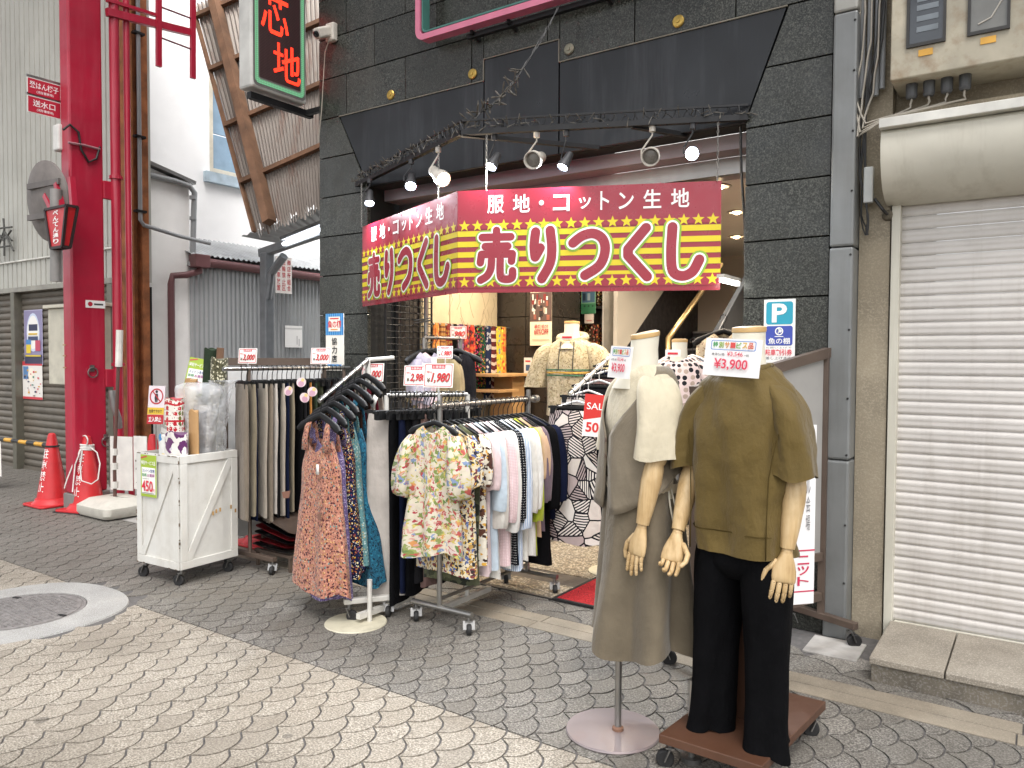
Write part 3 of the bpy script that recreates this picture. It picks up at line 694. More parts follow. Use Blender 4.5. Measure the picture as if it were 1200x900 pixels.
# barrier pole with yellow/black bands and the notice on it
# red arcade column
m_red = M('red_paint', 'ad1f38', .36, var=.07, scale=2, dirt=.2, dscale=3, dcol='6b2430', coat=.2, world=True, streak=.45, stcol='b8525f', bump=.3, bscale=3, bdist=.01)
rc = thing('arcade_column', 'thick square red painted steel arcade column standing on a grey plinth', 'column', (-7.43, 3.715, 0))
MB().bb(-.082, .082, -.155, .155, .165, 9).build('shaft', m_red, rc, bevel=.018)
MB().bb(-.097, .097, -.17, .17, -.01, .165).build('plinth', M('plinth_concrete', '7d7a75', .8, var=.1, bump=.3), rc, bevel=.01)
MB().bb(.083, .089, -.03, .15, 1.895, 1.965).build('white_sticker', ink('eceae6'), rc)
MB().add([Vector((.0905, p[0], p[1])) for p in circ(.01, 1.93, .022, 16)], [tuple(range(16))]).build('print', ink('b3263a'), rc)
MB().bb(.0892, .0902, .045, .13, 1.922, 1.938).build('print', ink('4a4747'), rc)
for z_ in (1.54, 1.44, 1.33): MB().bb(-.08, -.03, -.1625, -.154, z_, z_ + .012).build('weld_mark', M('weld_tan', 'b08a6a', .6), rc)
for z_, y_ in ((1.28, .02), (.62, .14)):
    MB().bb(.082, .093, y_ - .02, y_ + .02, z_ + .02, z_ + .08).build('hook_plate', m_alu, rc)
    R_ = [Vector((.102, y_ + .045 * math.sin(2 * PI * i / 16), z_ + .01 + .045 * math.cos(2 * PI * i / 16))) for i in range(17)]
    MB().tube(R_, .007, 6).build('ring', m_alu, rc, smooth=60)
# two slim red pipes and their brackets beside the column
pr = thing('red_standpipe', 'pair of slim red vertical pipes bracketed to the red column', 'pipe', (-7.33, 4.02, 0))
for y_, r_ in ((-.045, .045), (.075, .03)):
    MB().tube([(0, y_, .05), (0, y_, 9)], r_, 14).build('pipe', m_red, pr, smooth=40)
for z_ in (1.15, 2.93):
    MB().bb(-.05, -.0, -.16, -.03, z_, z_ + .17).build('bracket', m_red, pr, bevel=.006)
    MB().lathe([(.06, 0), (.06, .03)], 12, Matrix.Translation((.0, -.045, z_ + .2))).build('clamp', m_red, pr)
MB().tube([(.06, -.14, 1.12), (.07, -.13, .98), (.06, -.08, .85), (.02, -.05, .76)], .03, 10).build('flexible_hose', M('hose_grey', '8d8a88', .45, .4), pr, smooth=50)
# red steel beam and hanging ladder at the top
ld = thing('red_ladder', 'red steel ladder hanging from a beam between column and alley', 'ladder', (-7.3, 4.4, 4.4))
def ap(px, py, X): return PX(px, py, X) - ld.location
MB().beam(ap(125, 14, -7.3), ap(222, 38, -7.3), .05, .07).build('beam', m_red, ld)
MB().beam(ap(125, 0, -7.3), ap(183, 18, -7.3), .04, .03).build('brace', m_red, ld)
for px, y1 in ((186, 78), (226, 92)): MB().beam(ap(px, -60, -7.28), ap(px, y1, -7.28), .035, .05).build('side_rail', m_red, ld)
for ya, yb in ((8, 22), (44, 58)): MB().tube([ap(188, ya, -7.28), ap(225, yb, -7.28)], .009, 8).build('rung', M('dark_red', '6d1a30', .4), ld)
# rusty steel column and conduit at the alley mouth
m_rust = M('rusty_steel', '9a5f38', .8, .1, var=.22, scale=7, dirt=.55, dscale=5, dcol='5a3a26', world=True, bump=.3, bscale=60)
rs = thing('rusty_column', 'rusty brown steel channel column at the alley mouth beside the red pipes', 'column', (-8.2, 4.55, 0))
yc = PX(159, 300, -8.2).y - 4.55
MB().bb(-.06, .06, yc - .13, yc - .05, 0, 8).build('flange', m_rust, rs); MB().bb(-.06, .06, yc + .045, yc + .12, 0, 8).build('flange', m_rust, rs)
MB().bb(-.055, -.045, yc - .05, yc + .045, 0, 8).build('web', m_rust, rs)
cp = thing('wall_conduit', 'thin grey conduit clipped down the rusty column and bent into the alley', 'pipe', (-8.1, 4.55, 2.9))
MB().tube([(0, yc, 4), (0, yc, .02), (0, yc + .04, -.03), (-.2, yc + .58, -.06), (-.3, yc + 1.05, -.08)], .022, 10).build('conduit', m_pvc, cp, smooth=50)
for z_ in (.9, .1, 2.0): MB().bb(-.03, .03, yc - .06, yc + .06, z_, z_ + .025).build('clip', M('black_steel', '', .5), cp)

# ================================================================== ALLEY
m_plast = M('white_plaster', 'f2f1f0', .85, var=.03, scale=1.5, dirt=.16, dscale=1.3, dcol='a29d97', bump=.3, bscale=25, world=True)
m_plast2 = M('stained_plaster', 'f3f1ed', .88, var=.04, scale=2, dirt=.22, dscale=1.1, dcol='7b7265', bump=.5, bscale=18, world=True)
m_corr = M('grey_corrugated', 'b3b6b7', .45, .35, var=.08, scale=2, dirt=.35, dscale=2, dcol='6a655c', world=True)
m_lead = M('maroon_gutter', '6b4445', .5, var=.1, scale=4, world=True)
AX = -8.6
sb = thing('plaster_block', 'stained white plaster lean-to wall with sloping metal top beside the rusty column', 'wall', (AX, 5.2, 0))
y0, y1 = PX(167, 300, AX).y - 5.2, PX(222, 300, AX).y - 5.2
zt0, zt1 = 3.66, 3.52
MB().add([(0, y0, 0), (0, y1, 0), (0, y1, zt1), (0, y0, zt0), (-.8, y0, 0), (-.8, y1, 0), (-.8, y1, zt1), (-.8, y0, zt0)], [(0, 1, 2, 3), (4, 7, 6, 5), (0, 4, 5, 1), (1, 5, 6, 2), (2, 6, 7, 3), (3, 7, 4, 0)]).build('wall', m_plast2, sb)
MB().beam((-.35, y0 - .05, zt0 + .04), (-.35, y1 + .05, zt1 + .03), .85, .04).build('metal_top', m_alu, sb)
dp = thing('downpipe', 'fat grey plastic downpipe bending from the lean-to top down the white wall', 'pipe', (AX, 5.6, 3.4))
P = [PX(165, 203, AX + .05), PX(205, 212, AX + .05), PX(222, 218, AX + .05), PX(228, 226, AX + .05), PX(227, 250, AX + .05), PX(226, 300, AX + .05), PX(222, 312, AX + .05)]
MB().tube([p - dp.location for p in P], .033, 12).build('pipe', m_pvc, dp, smooth=50)
ypl = PX(226, 250, AX + .05)
for z_ in (.15, -.1): MB().lathe([(.04, 0), (.04, .04)], 12, Matrix.Translation(Vector((ypl.x, ypl.y, 3.2 + z_)) - dp.location)).build('collar', m_pvc, dp)
# corrugated shed along the alley
shed = thing('corrugated_shed', 'grey corrugated metal shed wall with maroon gutter along the alley', 'building', (AX, 6.9, 0))
m_ax = frame((AX, 0, 0), (0, 1, 0), (1, 0, 0))
def corrX(X, ya, yb, z0, z1, per, d, n=6):
    R = [[], []]; N = int((yb - ya) / per * n)
    for i in range(N + 1):
        y = ya + (yb - ya) * i / N; c = d * math.sin(2 * PI * y / per)
        for r, z_ in zip(R, (z0, z1)): r.append(Vector((X + c, y, z_)))
    return MB().rings(R, False, False, closed=False)
def shp(mb, name, mat, **k):
    o = mb.build(name, mat, **k); o.parent = shed; o.matrix_parent_inverse = Matrix.Translation((-AX, -6.9, 0)); return o
shp(corrX(AX, 5.55, 9.5, 0, 2.62, .065, .014), 'corrugated_wall', m_corr, smooth=80)
shp(MB().bb(AX - .8, AX - .03, 5.55, 9.5, 0, 2.6), 'inner_wall', m_back)
rf = MB().rings([[Vector((AX + .12 + (AX - 1.6 - AX) * t, y, 2.68 + .55 * t + .012 * math.sin(2 * PI * y / .076))) for y in [5.5 + .0127 * i for i in range(320)]] for t in (0, 1)], False, False, closed=False)
shp(rf, 'roof', M('pale_sheet', 'aeb1b3', .4, .4, world=True, dirt=.3), smooth=80)
shp(MB().tube([(AX + .1, 5.60, 2.60), (AX + .1, 9.4, 2.55)], .055, 12), 'gutter', m_lead, smooth=50)
shp(MB().tube([Vector((AX + .12, 5.62, 2.60)), Vector((AX + .12, 5.62, 2.48)), Vector((AX + .1, 5.45, 2.42)), Vector((AX + .06, 5.30, 2.40)), Vector((AX + .06, 5.28, 2.3)), Vector((AX + .06, 5.28, .1))], .04, 12), 'downpipe', m_lead, smooth=50)
shp(MB().bb(AX + .04, AX + .2, 5.52, 5.72, 2.52, 2.68), 'rainwater_head', m_lead, bevel=.012)
# tall white building over the alley
tb = thing('plaster_building', 'tall whitewashed plaster building with blue window rising over the alley shed', 'building', (-9.6, 7, 0))
def tbp(mb, name, mat, **k):
    o = mb.build(name, mat, **k); o.parent = tb; o.matrix_parent_inverse = Matrix.Translation((9.6, -7, 0)); return o
TX = -9.5
ysp = PX(213, 100, TX).y
wy0, wy1 = PX(248, 150, TX).y, PX(281, 150, TX).y + .15; wz0, wz1 = PX(262, 203, TX).z, PX(262, 95, TX).z
mb = MB(); mb.bb(TX - .4, TX, 4.95, ysp, 2.2, 9); mb.bb(TX - .4, TX - .05, ysp, wy0, 2.2, 9); mb.bb(TX - .4, TX - .05, wy1, 14, 2.2, 9); mb.bb(TX - .4, TX - .05, wy0, wy1, 2.2, wz0); mb.bb(TX - .4, TX - .05, wy0, wy1, wz1, 9)
tbp(mb, 'wall', m_plast)
wf = MB()
for a in ((wy0, wy0 + .05, wz0, wz1), (wy1 - .05, wy1, wz0, wz1), (wy0 + .05, wy1 - .05, wz0, wz0 + .05), (wy0 + .05, wy1 - .05, wz1 - .05, wz1)): wf.bb(TX - .16, TX - .04, *a)
wfo = tbp(wf, 'window', M('window_frame_cream', 'c9c2b2', .5, world=True))
m_bluegl = M('blue_window', '7c97ad', .12, var=.08, spec=.7)
for a, b_ in ((wz0 + .05, (wz0 + wz1) / 2 - .1), ((wz0 + wz1) / 2 - .08, wz1 - .05)):
    o = MB().bb(TX - .15, TX - .12, wy0 + .05, wy1 - .05, a, b_).build('pane', m_bluegl, wfo)
tbp(MB().bb(TX - .06, TX + .02, wy0 - .1, wy1 + .1, wz0 - .16, wz0 - .02), 'sill', M('pale_blue_sill', 'a9b9c4', .6, world=True))
tbp(MB().bb(TX - .4, TX - .1, 14.01, 15, 0, 9), 'wall', m_plast)
eb = thing('alley_end_house', 'pale plaster house wall closing the end of the alley', 'building', (-7, 13, 0))
MB().bb(-3, 3, 0, .4, 0, 9).build('wall', m_plast, eb)
# rusty corrugated awning wall leaning out from the shop side
rw = thing('rusty_awning', 'tall rusty corrugated sheet screen with timber battens leaning beside the granite shop', 'awning', (-6.8, 5.6, 3.4))
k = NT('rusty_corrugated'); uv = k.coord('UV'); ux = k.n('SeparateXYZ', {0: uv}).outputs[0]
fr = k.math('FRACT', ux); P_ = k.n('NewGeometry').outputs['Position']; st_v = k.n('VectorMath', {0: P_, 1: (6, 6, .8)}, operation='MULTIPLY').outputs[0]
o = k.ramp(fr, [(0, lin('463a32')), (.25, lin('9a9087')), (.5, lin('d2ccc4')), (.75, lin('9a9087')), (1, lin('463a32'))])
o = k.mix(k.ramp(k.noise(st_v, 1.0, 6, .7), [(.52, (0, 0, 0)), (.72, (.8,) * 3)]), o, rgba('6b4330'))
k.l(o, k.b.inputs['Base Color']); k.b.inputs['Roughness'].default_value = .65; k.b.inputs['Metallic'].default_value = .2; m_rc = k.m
m_wood = M('weathered_batten', '7b5a43', .85, var=.2, scale=5, dirt=.4, dscale=4, world=True, bump=.4, bscale=80)
c0, c1, c2, c3 = PY(229, 6, 5.75), PY(301, 272, 5.5), PY(392, 236, 5.5), PY(392, -60, 6.0)
def bil(u, v): return c0.lerp(c3, u).lerp(c1.lerp(c2, u), v) - rw.location
nn_ = (c3 - c0).cross(c1 - c0).normalized()
R = []
NC = 192
for r in (0, .33, .66, 1.0):
    row = []
    for i in range(NC + 1):
        u = i / NC; jag = .02 * math.sin(i * .9) * (r == 1.0) + (.02 * noise.noise(Vector((i * .12, 0, 0))) if r == 1.0 else 0)
        row.append(bil(u, r + jag) + nn_ * .022 * math.sin(2 * PI * i / 6))
    R.append(row)
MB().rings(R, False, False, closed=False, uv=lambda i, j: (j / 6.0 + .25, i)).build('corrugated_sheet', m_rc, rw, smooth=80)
off = nn_ * .035 if nn_.y < 0 else -nn_ * .035
for v in (.06, .31, .56, .80):
    MB().beam(bil(.0, v) + off, bil(1, v - .02) + off, .05, .06, up=off.normalized()).build('batten', m_wood, rw)
MB().beam(bil(.18, -.05) + off * 2.6, bil(.26, 1.0) + off * 2.6, .10, .12, up=off.normalized()).build('timber_post', m_wood, rw)
MB().beam(bil(-.01, 0) + off * .8, bil(-.01, 1) + off * .8, .03, .05, up=off.normalized()).build('edge_strip', m_wood, rw)
# grey steel canopy with fluorescent lamp and its post
cn = thing('steel_canopy', 'small grey steel canopy on a post with striped roof sheet between alley shed and shop', 'canopy', (-6.6, 6.1, 2.7))
def cl(px, py, Y): return PY(px, py, Y) - cn.location
m_gst = M('grey_canopy_steel', '85898c', .45, .3, world=True)
MB().beam(cl(313, 424, 6.1), cl(313, 296, 6.1), .13, .13).build('post', m_gst, cn, bevel=.02)
MB().beam(cl(306, 297, 6.1), cl(378, 272, 6.1), .10, .10).build('arm', m_gst, cn, bevel=.01)
MB().tube([cl(314, 350, 6.08), cl(318, 320, 6.08), cl(333, 300, 6.08)], .05, 10).build('knee_brace', m_gst, cn)
R = [[], []]
for i in range(61):
    u = i / 60; a = cl(283, 277, 6.0).lerp(cl(392, 236, 6.0), u); b_ = cl(330, 286, 6.5).lerp(cl(400, 262, 6.5), u); w_ = Vector((0, 0, .012 * math.sin(i * PI / 2.5)))
    R[0].append(a + w_); R[1].append(b_ + w_)
MB().rings(R, False, False, closed=False).build('roof_sheet', m_corr, cn, smooth=80)
fl = thing('fluorescent_lamp', 'lit white fluorescent tube lamp under the small grey canopy', 'lamp', cn.location + cl(355, 282, 6.05))
a, b_ = cl(332, 286, 6.02) - cl(355, 282, 6.05), cl(388, 264, 6.02) - cl(355, 282, 6.05)
MB().tube([a, b_], .02, 10).build('tube', EM('tube_white', 'f4f8ff', 4), fl)
MB().beam(a + Vector((0, 0, .06)), b_ + Vector((0, 0, .06)), .1, .04).build('housing', m_gst, fl)
m = frame(PX(323, 343, AX + .16), (0, 1, 0), (1, 0, 0))
sign('wall_notice', 'narrow red lettered white notice hanging below the maroon gutter', 'notice', m, .27, .49, .006, [('|', 'c23b3f', '自転車放置', .02, .03, .08, .46), ('|', 'c23b3f', '駐輪禁止区', .105, .03, .165, .46), ('|', 'c23b3f', '商店街組合', .19, .03, .25, .46)], 'ece6e0')
m = frame(PX(334, 407, AX + .05), (0, 1, 0), (1, 0, 0))
sign('paper_notice', 'plain white paper notice taped on the corrugated shed wall', 'notice', m, .30, .30, .003, [('r', 'b9b7b4', .2, .04, .215, .16), ('r', 'b9b7b4', .235, .02, .25, .12), ('r', 'd5d4d1', 0, .25, .3, .27)], 'f4f3ef')
# ================================================================== SALE BANNER, LIGHT BAR, SIGNS
def smooth_path(P, n=5):
    P = [Vector((*p, 0)) for p in P]
    if len(P) == 2: return [P[0].lerp(P[1], i / 4) for i in range(5)]
    o = []
    for i in range(len(P) - 1):
        a, b, c, d = P[max(i - 1, 0)], P[i], P[i + 1], P[min(i + 2, len(P) - 1)]
        for j in range(n):
            t = j / n
            o.append(.5 * ((2 * b) + (c - a) * t + (2 * a - 5 * b + 4 * c - d) * t * t + (3 * b - a - 3 * c + d) * t ** 3))
    return o + [P[-1]]
GL = {'売': [[(.12, .85), (.88, .85)], [(.5, .98), (.5, .67)], [(.2, .67), (.8, .67)], [(.1, .52), (.07, .36)], [(.1, .52), (.92, .52)], [(.92, .52), (.9, .38)], [(.37, .41), (.35, .24), (.25, .1), (.08, .02)], [(.6, .41), (.6, .16), (.64, .05), (.82, .03), (.92, .07), (.93, .19)]],
      'り': [[(.20, .93), (.15, .66), (.19, .45)], [(.19, .45), (.36, .62)], [(.70, .95), (.76, .62), (.70, .32), (.42, .03)]],
      'つ': [[(.03, .70), (.3, .83), (.62, .87), (.88, .76), (.95, .54), (.8, .27), (.38, .08)]],
      'く': [[(.76, .95), (.3, .56)], [(.3, .56), (.3, .44)], [(.3, .44), (.80, .04)]],
      'し': [[(.22, .95), (.19, .5), (.24, .14), (.5, .04), (.78, .12), (.96, .34)]]}
def ribbon(mb, path, w, h, z, T):
    N = len(path); pts = []
    for i, p in enumerate(path):
        t = (path[min(i + 1, N - 1)] - path[max(i - 1, 0)]).normalized(); pts.append((p, Vector((-t.y, t.x, 0)), 1.0, t))
    cap0 = [(pts[0][0] - pts[0][3] * w * math.sin(a), pts[0][1], math.cos(a), 0) for a in (1.5, 1.2, .8, .4)]
    cap1 = [(pts[-1][0] + pts[-1][3] * w * math.sin(a), pts[-1][1], math.cos(a), 0) for a in (.4, .8, 1.2, 1.5)]
    R = []
    for p, s_, k, _ in cap0 + pts + cap1:
        R.append([T(p.x + s_.x * w * k * c, p.y + s_.y * w * k * c, z + h * d) for c, d in ((-1, 0), (-1, 1), (1, 1), (1, 0))])
    mb.rings(R, False, False, closed=False)
bn = thing('sale_banner', 'red and yellow two panel sale banner with large Japanese lettering hanging over the entrance', 'banner', (-2.87, 3.6, 1.83))
m_bred, m_byel = M('banner_red', '93132a', .3, var=.02, spec=.5, coat=.2), M('banner_yellow', 'd9c41a', .35, var=.02)
m_bgrn, m_bwht = M('banner_green', '86ad35', .35, var=.02), M('banner_white', 'f3f1ec', .35, var=.02)
APX = Vector((-2.87, 3.6, 1.83)); BW, BH = 1.507, .60
for a, bnd in ((APX, Vector((-1.483, 4.19, 1.83))), (Vector((-4.257, 4.19, 1.83)), APX)):
    xd = (bnd - a).normalized(); zd = xd.cross(Vector((0, 0, 1)))
    m = frame(a - APX, xd, zd)
    MB().prism([(.001, 0), (BW - .001, 0), (BW - .001, BH), (.001, BH)], m, .006).build('panel', m_bred, bn)
    T = lambda x, y, z: m @ Vector((x, y, z))
    items = []
    for y0 in (.085, .147, .208, .269, .330): items.append(('r', m_byel, .0, y0, BW, y0 + .032))
    stars = []
    for i in range(19):
        for y_ in (.392, .062): stars.append(star_poly(.043 + .0789 * i, y_, .035))
    items.append(('r', m_bred, 0, .372, BW, .412)); items.append(('r', m_bred, 0, .028, BW, .096))
    items.append(('p', m_byel, stars))
    prints(m, items, bn, .0005)
    x = .18
    tx = []
    for ch, w_ in (('服', .10), ('地', .10), ('・', .03), ('コ', .095), ('ッ', .07), ('ト', .05), ('ン', .085), ('生', .10), ('地', .10)):
        hgt = .105; y0 = .462
        if ch == '・': tx.append(('p', m_bwht, [circ(x + w_ / 2, y0 + hgt / 2, .014)]))
        else: tx.append(('t', m_bwht, ch, x, y0 + (.01 if ch == 'ッ' else 0), x + w_, y0 + hgt * (.72 if ch == 'ッ' else .9 if ch in 'コン' else 1), .013))
        x += w_ + .053
    prints(m, tx, bn, .0002)
    lay = [MB(), MB(), MB()]
    for ch, x0, w_ in (('売', .125, .225), ('り', .435, .17), ('つ', .68, .20), ('く', .935, .215), ('し', 1.20, .20)):
        for si, stx in enumerate(GL[ch]):
            p = smooth_path(stx); p = [Vector((x0 + q.x * w_, .068 + q.y * .30, 0)) for q in p]
            thin = .82 if ch == '売' else 1
            for mb_, (w2, z2) in zip(lay, ((.0500, .0036), (.0385, .0050), (.0275, .0064))): ribbon(mb_, p, w2 * thin, .0004 + .00012 * si, z2, T)
    for mb_, mt_ in zip(lay, (m_bgrn, m_bwht, m_bred)): mb_.build('lettering', mt_, bn)
# suspension chains
m_chain = M('chain_steel', '8e8b86', .4, .8)
LBZ = 2.765
for i, (px, py, z0) in enumerate(((540, 0, 0), )): pass
def chain(p, z1, label):
    o = MB(); z_ = p.z
    while z_ < z1 - .012:
        k_ = int((z_ - p.z) / .02) % 2
        R_ = [Vector((p.x + (.005 * math.cos(2 * PI * i / 8) if k_ else 0), p.y + (0 if k_ else .005 * math.cos(2 * PI * i / 8)), z_ + .01 + .013 * math.sin(2 * PI * i / 8))) for i in range(9)]
        o.tube(R_, .0018, 4, caps=False); z_ += .02
    tag(o.build('hanging_chain', m_chain), label, 'chain', 'banner chains')
chain(Vector((-2.70, 3.655, 2.425)), LBZ - .02, 'thin steel chain hanging the banner just right of its folded corner')
chain(Vector((-1.50, 4.165, 2.425)), LBZ - .02, 'thin steel chain holding the right end of the sale banner')
chain(Vector((-3.08, 3.675, 2.425)), LBZ - .02, 'thin steel chain holding the left banner panel near the corner')
chain(Vector((-4.24, 4.165, 2.425)), LBZ - .02, 'thin steel chain holding the far left end of the banner')
# V-shaped black light bar
m_bar = M('black_steel', '1d1d1e', .5, .3)
lbar = thing('light_bar', 'black V shaped steel light bar projecting over the entrance above the banner', 'light bar', (-2.84, 3.6, LBZ))
e0, e1, ap_ = Vector((-4.36, 4.24, LBZ)), Vector((-1.36, 4.24, LBZ)), Vector((-2.84, 3.6, LBZ))
for a, b in ((e0, ap_), (ap_, e1)):
    MB().beam(a - ap_, b - ap_, .035, .03).build('bar', m_bar, lbar); MB().beam(a - ap_ + Vector((0, 0, .07)), b - ap_ + Vector((0, 0, .07)), .012, .012).build('upper_rod', m_bar, lbar)
for t in (.15, .5, .85):
    for a, b in ((e0, ap_), (ap_, e1)): q = a.lerp(b, t) - ap_; MB().beam(q, q + Vector((0, 0, .07)), .012, .012).build('spacer', m_bar, lbar)
MB().beam((0, 0, -.01), (.55, .66, -.02), .03, .025).build('stay', m_bar, lbar)
MB().beam((.9, .40, -.01), (1.1, .7, -.02), .03, .025).build('stay', m_bar, lbar)
# fairy lights wound round the bar, one tail up to the pink frame
fy = thing('fairy_lights', 'tangled dark string of unlit fairy lights wound round the light bar', 'string lights', (-2.84, 3.6, LBZ))
random.seed(5); wire, bulbs = MB(), MB()
for a, b in ((e0, ap_), (ap_, e1)):
    for s_ in range(3):
        P = []; N = 130
        for i in range(N + 1):
            t = i / N; q = a.lerp(b, t) - ap_; an = t * 60 + s_ * 2
            P.append(q + Vector((.02 * math.cos(an), .02 * math.cos(an), .03 + .035 * math.sin(an) + random.uniform(-.015, .012))))
        wire.tube(P, .0026, 4)
    for i in range(80 if a is e0 else 46):
        q = a.lerp(b, random.random()) - ap_ + Vector((random.uniform(-.02, .02), random.uniform(-.03, .01), .03)); d = Vector((random.uniform(-1, 1), random.uniform(-1, .4), random.uniform(-.8, 1.2))).normalized()
        bulbs.tube([q, q + d * .02, q + d * .035, q + d * .055], [.0018, .002, .004, .002], 6)
tail_end = Vector((-2.50, 4.12, 3.6)) - ap_
for s_ in range(3):
    P = []
    for i in range(41):
        t = i / 40; q = Vector((0, 0, .05)).lerp(tail_end, t) + Vector((0, 0, -.12 * math.sin(PI * t)))
        P.append(q + Vector((random.uniform(-.008, .008) + .006 * math.sin(t * 40 + s_ * 2), 0, random.uniform(-.008, .008))))
    wire.tube(P, .003, 4)
    for i in range(14):
        q = P[random.randrange(3, 26)]; d = Vector((random.uniform(-1, 1), random.uniform(-1, .4), random.uniform(-1, 1))).normalized(); bulbs.tube([q, q + d * .03, q + d * .05, q + d * .07], [.003, .0035, .006, .003], 6)
wire.build('wire', m_cab, fy); tag(bulbs.build('bulbs', M('dim_bulb', '575249', .4), fy), kind='stuff')
# spotlights on the bar
m_lamp_w, m_lamp_g = M('lamp_white', 'c3bdb2', .4), M('lamp_grey', '3a3a3c', .45)
m_led = EM('led_white', 'dfe9ff', 30); m_warm = EM('lamp_warm', 'ffe9c4', 14)
def spot(name, label, p, aim, r, L, body, lens, lamp=None, col=(.85, .92, 1)):
    t = thing(name, label, 'spotlight', p, 0, 'spotlights on the light bar')
    d = Vector(aim).normalized(); dz = LBZ - .015 - p[2]
    MB().tube([(0, 0, dz), (0, 0, dz - .03)], .018, 10).build('mount', body, t)
    y = MB(); side = d.cross(Vector((0, 0, 1))).normalized() * (r + .008)
    y.tube([(0, 0, dz - .02), Vector((0, 0, dz - .05)), side + Vector((0, 0, .03)), side], .005, 6); y.build('yoke', body, t)
    q = d.to_track_quat('Z', 'Y').to_matrix().to_4x4()
    h = MB().lathe([(r * .55, -L * .55), (r * .62, -L * .5), (r * .7, -L * .1), (r, L * .3), (r, L * .5), (r * .9, L * .5), (r * .8, L * .32)], 18, q); h.build('head', body, t, smooth=40)
    MB().lathe([(r * .82, L * .36), (r * .45, L * .42), (.001, L * .44)], 14, q, caps=False).build('lens', lens, t, smooth=60)
    if lamp:
        l = bpy.data.lights.new('spot_beam', 'SPOT'); l.energy = lamp; l.spot_size = rad(165); l.spot_blend = .6; l.color = col; l.shadow_soft_size = .03
        o = bpy.data.objects.new('spot_beam', l); COL.objects.link(o); o.parent = t; o.location = d * (L * .55); o.rotation_euler = d.to_track_quat('-Z', 'Y').to_euler()
spot('spotlight', 'leftmost small dark spotlight with bright white lens at the far end of the light bar', (-4.09, 4.10, 2.615), (.3, -.35, -.9), .038, .11, m_lamp_g, m_led, 26)
spot('spotlight', 'second small dark spotlight from the left with a faceted white lens', (-3.46, 3.85, 2.61), (.35, -.5, -.8), .04, .11, m_lamp_g, m_led, 20)
spot('spotlight', 'white cylindrical spotlight left of the banner corner shining warm to the right', (-3.12, 3.72, 2.58), (.75, -.25, -.5), .05, .15, m_lamp_w, m_warm, 20, (1, .88, .7))
spot('spotlight', 'lit dark spotlight hanging just right of the banner corner chain', (-2.677, 3.70, 2.60), (-.1, -.55, -.8), .036, .10, m_lamp_g, m_led, 26)
spot('spotlight', 'unlit white cylinder spotlight over the middle of the banner', (-2.44, 3.79, 2.60), (.15, -.75, -.28), .052, .15, m_lamp_w, M('unlit_lens', '6b665f', .3))
spot('spotlight', 'lit dark spotlight between the two white cylinder spotlights', (-2.284, 3.86, 2.58), (-.2, -.5, -.85), .036, .10, m_lamp_g, m_led, 26)
spot('spotlight', 'unlit white cylinder spotlight over the right part of the banner', (-1.837, 4.05, 2.59), (.2, -.72, -.3), .052, .15, m_lamp_w, M('unlit_lens', '', .3))
spot('spotlight', 'brightest glaring white spotlight at the right end of the light bar', (-1.631, 4.13, 2.59), (.28, -.85, -.3), .04, .10, m_lamp_g, EM('led_bright', 'e6efff', 60), 40)
pc = tag(MB().tube([(-1.42, 4.3, 2.74), (-1.415, 4.31, 2.5), (-1.40, 4.34, 2.2), (-1.395, 4.36, 1.75)], .008, 8).build('power_cable', m_cab), 'black cable dangling beside the right end of the banner', 'cable')
# downlights in the shop ceiling: fittings with a lit bulb
def downlight(p, label, e=9):
    t = thing('downlight', label, 'ceiling light', p, 0, 'recessed ceiling lights')
    MB().lathe([(.075, 0), (.078, -.006), (.06, -.008), (.05, .0), (.05, .03)], 24, Matrix(), caps=False).build('trim_ring', M('ring_white', 'cfcabf', .4), t, smooth=40)
    MB().sphere((0, 0, -.002), .03, 12, (1, 1, .7)).build('bulb', EM('bulb_warm', 'ffe2b0', 12), t, smooth=True)
    l = bpy.data.lights.new('downlight_glow', 'SPOT'); l.energy = e; l.spot_size = rad(150); l.spot_blend = .5; l.color = (1, .86, .68); l.shadow_soft_size = .05
    o = bpy.data.objects.new('downlight_glow', l); COL.objects.link(o); o.parent = t; o.location = (0, 0, -.035)
for (x_, y_), lb_, e in zip(((-1.80, 5.05), (-2.75, 5.05), (-2.0, 6.0), (-3.1, 6.2), (-3.7, 5.15), (-2.4, 7.2), (-4.0, 7.2), (-1.5, 6.9)),
        ('recessed warm downlight in the ceiling behind the brightest spotlight', 'recessed warm downlight behind the middle of the banner', 'recessed warm downlight deep behind the banner right end', 'recessed warm downlight over the hooded mannequin', 'recessed warm downlight near the wire grid', 'recessed warm downlight above the stairs', 'recessed warm downlight over the back shelves', 'recessed warm downlight by the right inner wall'), (30, 34, 30, 15, 30, 16, 40, 18)):
    downlight((x_, y_, 2.598), lb_, e)
# LED sign on the corner
k = NT('led_dots_red'); P_ = k.n('NewGeometry').outputs['Position']; xyz = k.n('SeparateXYZ', {0: P_})
def dotmask(k, xyz, per, r):
    a = k.math('SUBTRACT', k.math('FRACT', k.math('DIVIDE', xyz.outputs[1], per)), .5); b = k.math('SUBTRACT', k.math('FRACT', k.math('DIVIDE', xyz.outputs[2], per)), .5)
    return k.math('LESS_THAN', k.math('ADD', k.math('MULTIPLY', a, a), k.math('MULTIPLY', b, b)), r * r)
mk = dotmask(k, xyz, .0115, .47); k.l(k.math('MULTIPLY', mk, 1.5), k.b.inputs['Emission Strength'])
k.b.inputs['Emission Color'].default_value = (1, .03, .01, 1); k.b.inputs['Base Color'].default_value = (.1, .01, .01, 1); m_ledr = k.m
k = NT('led_dots_green'); P_ = k.n('NewGeometry').outputs['Position']; xyz = k.n('SeparateXYZ', {0: P_}); mk = dotmask(k, xyz, .015, .38)
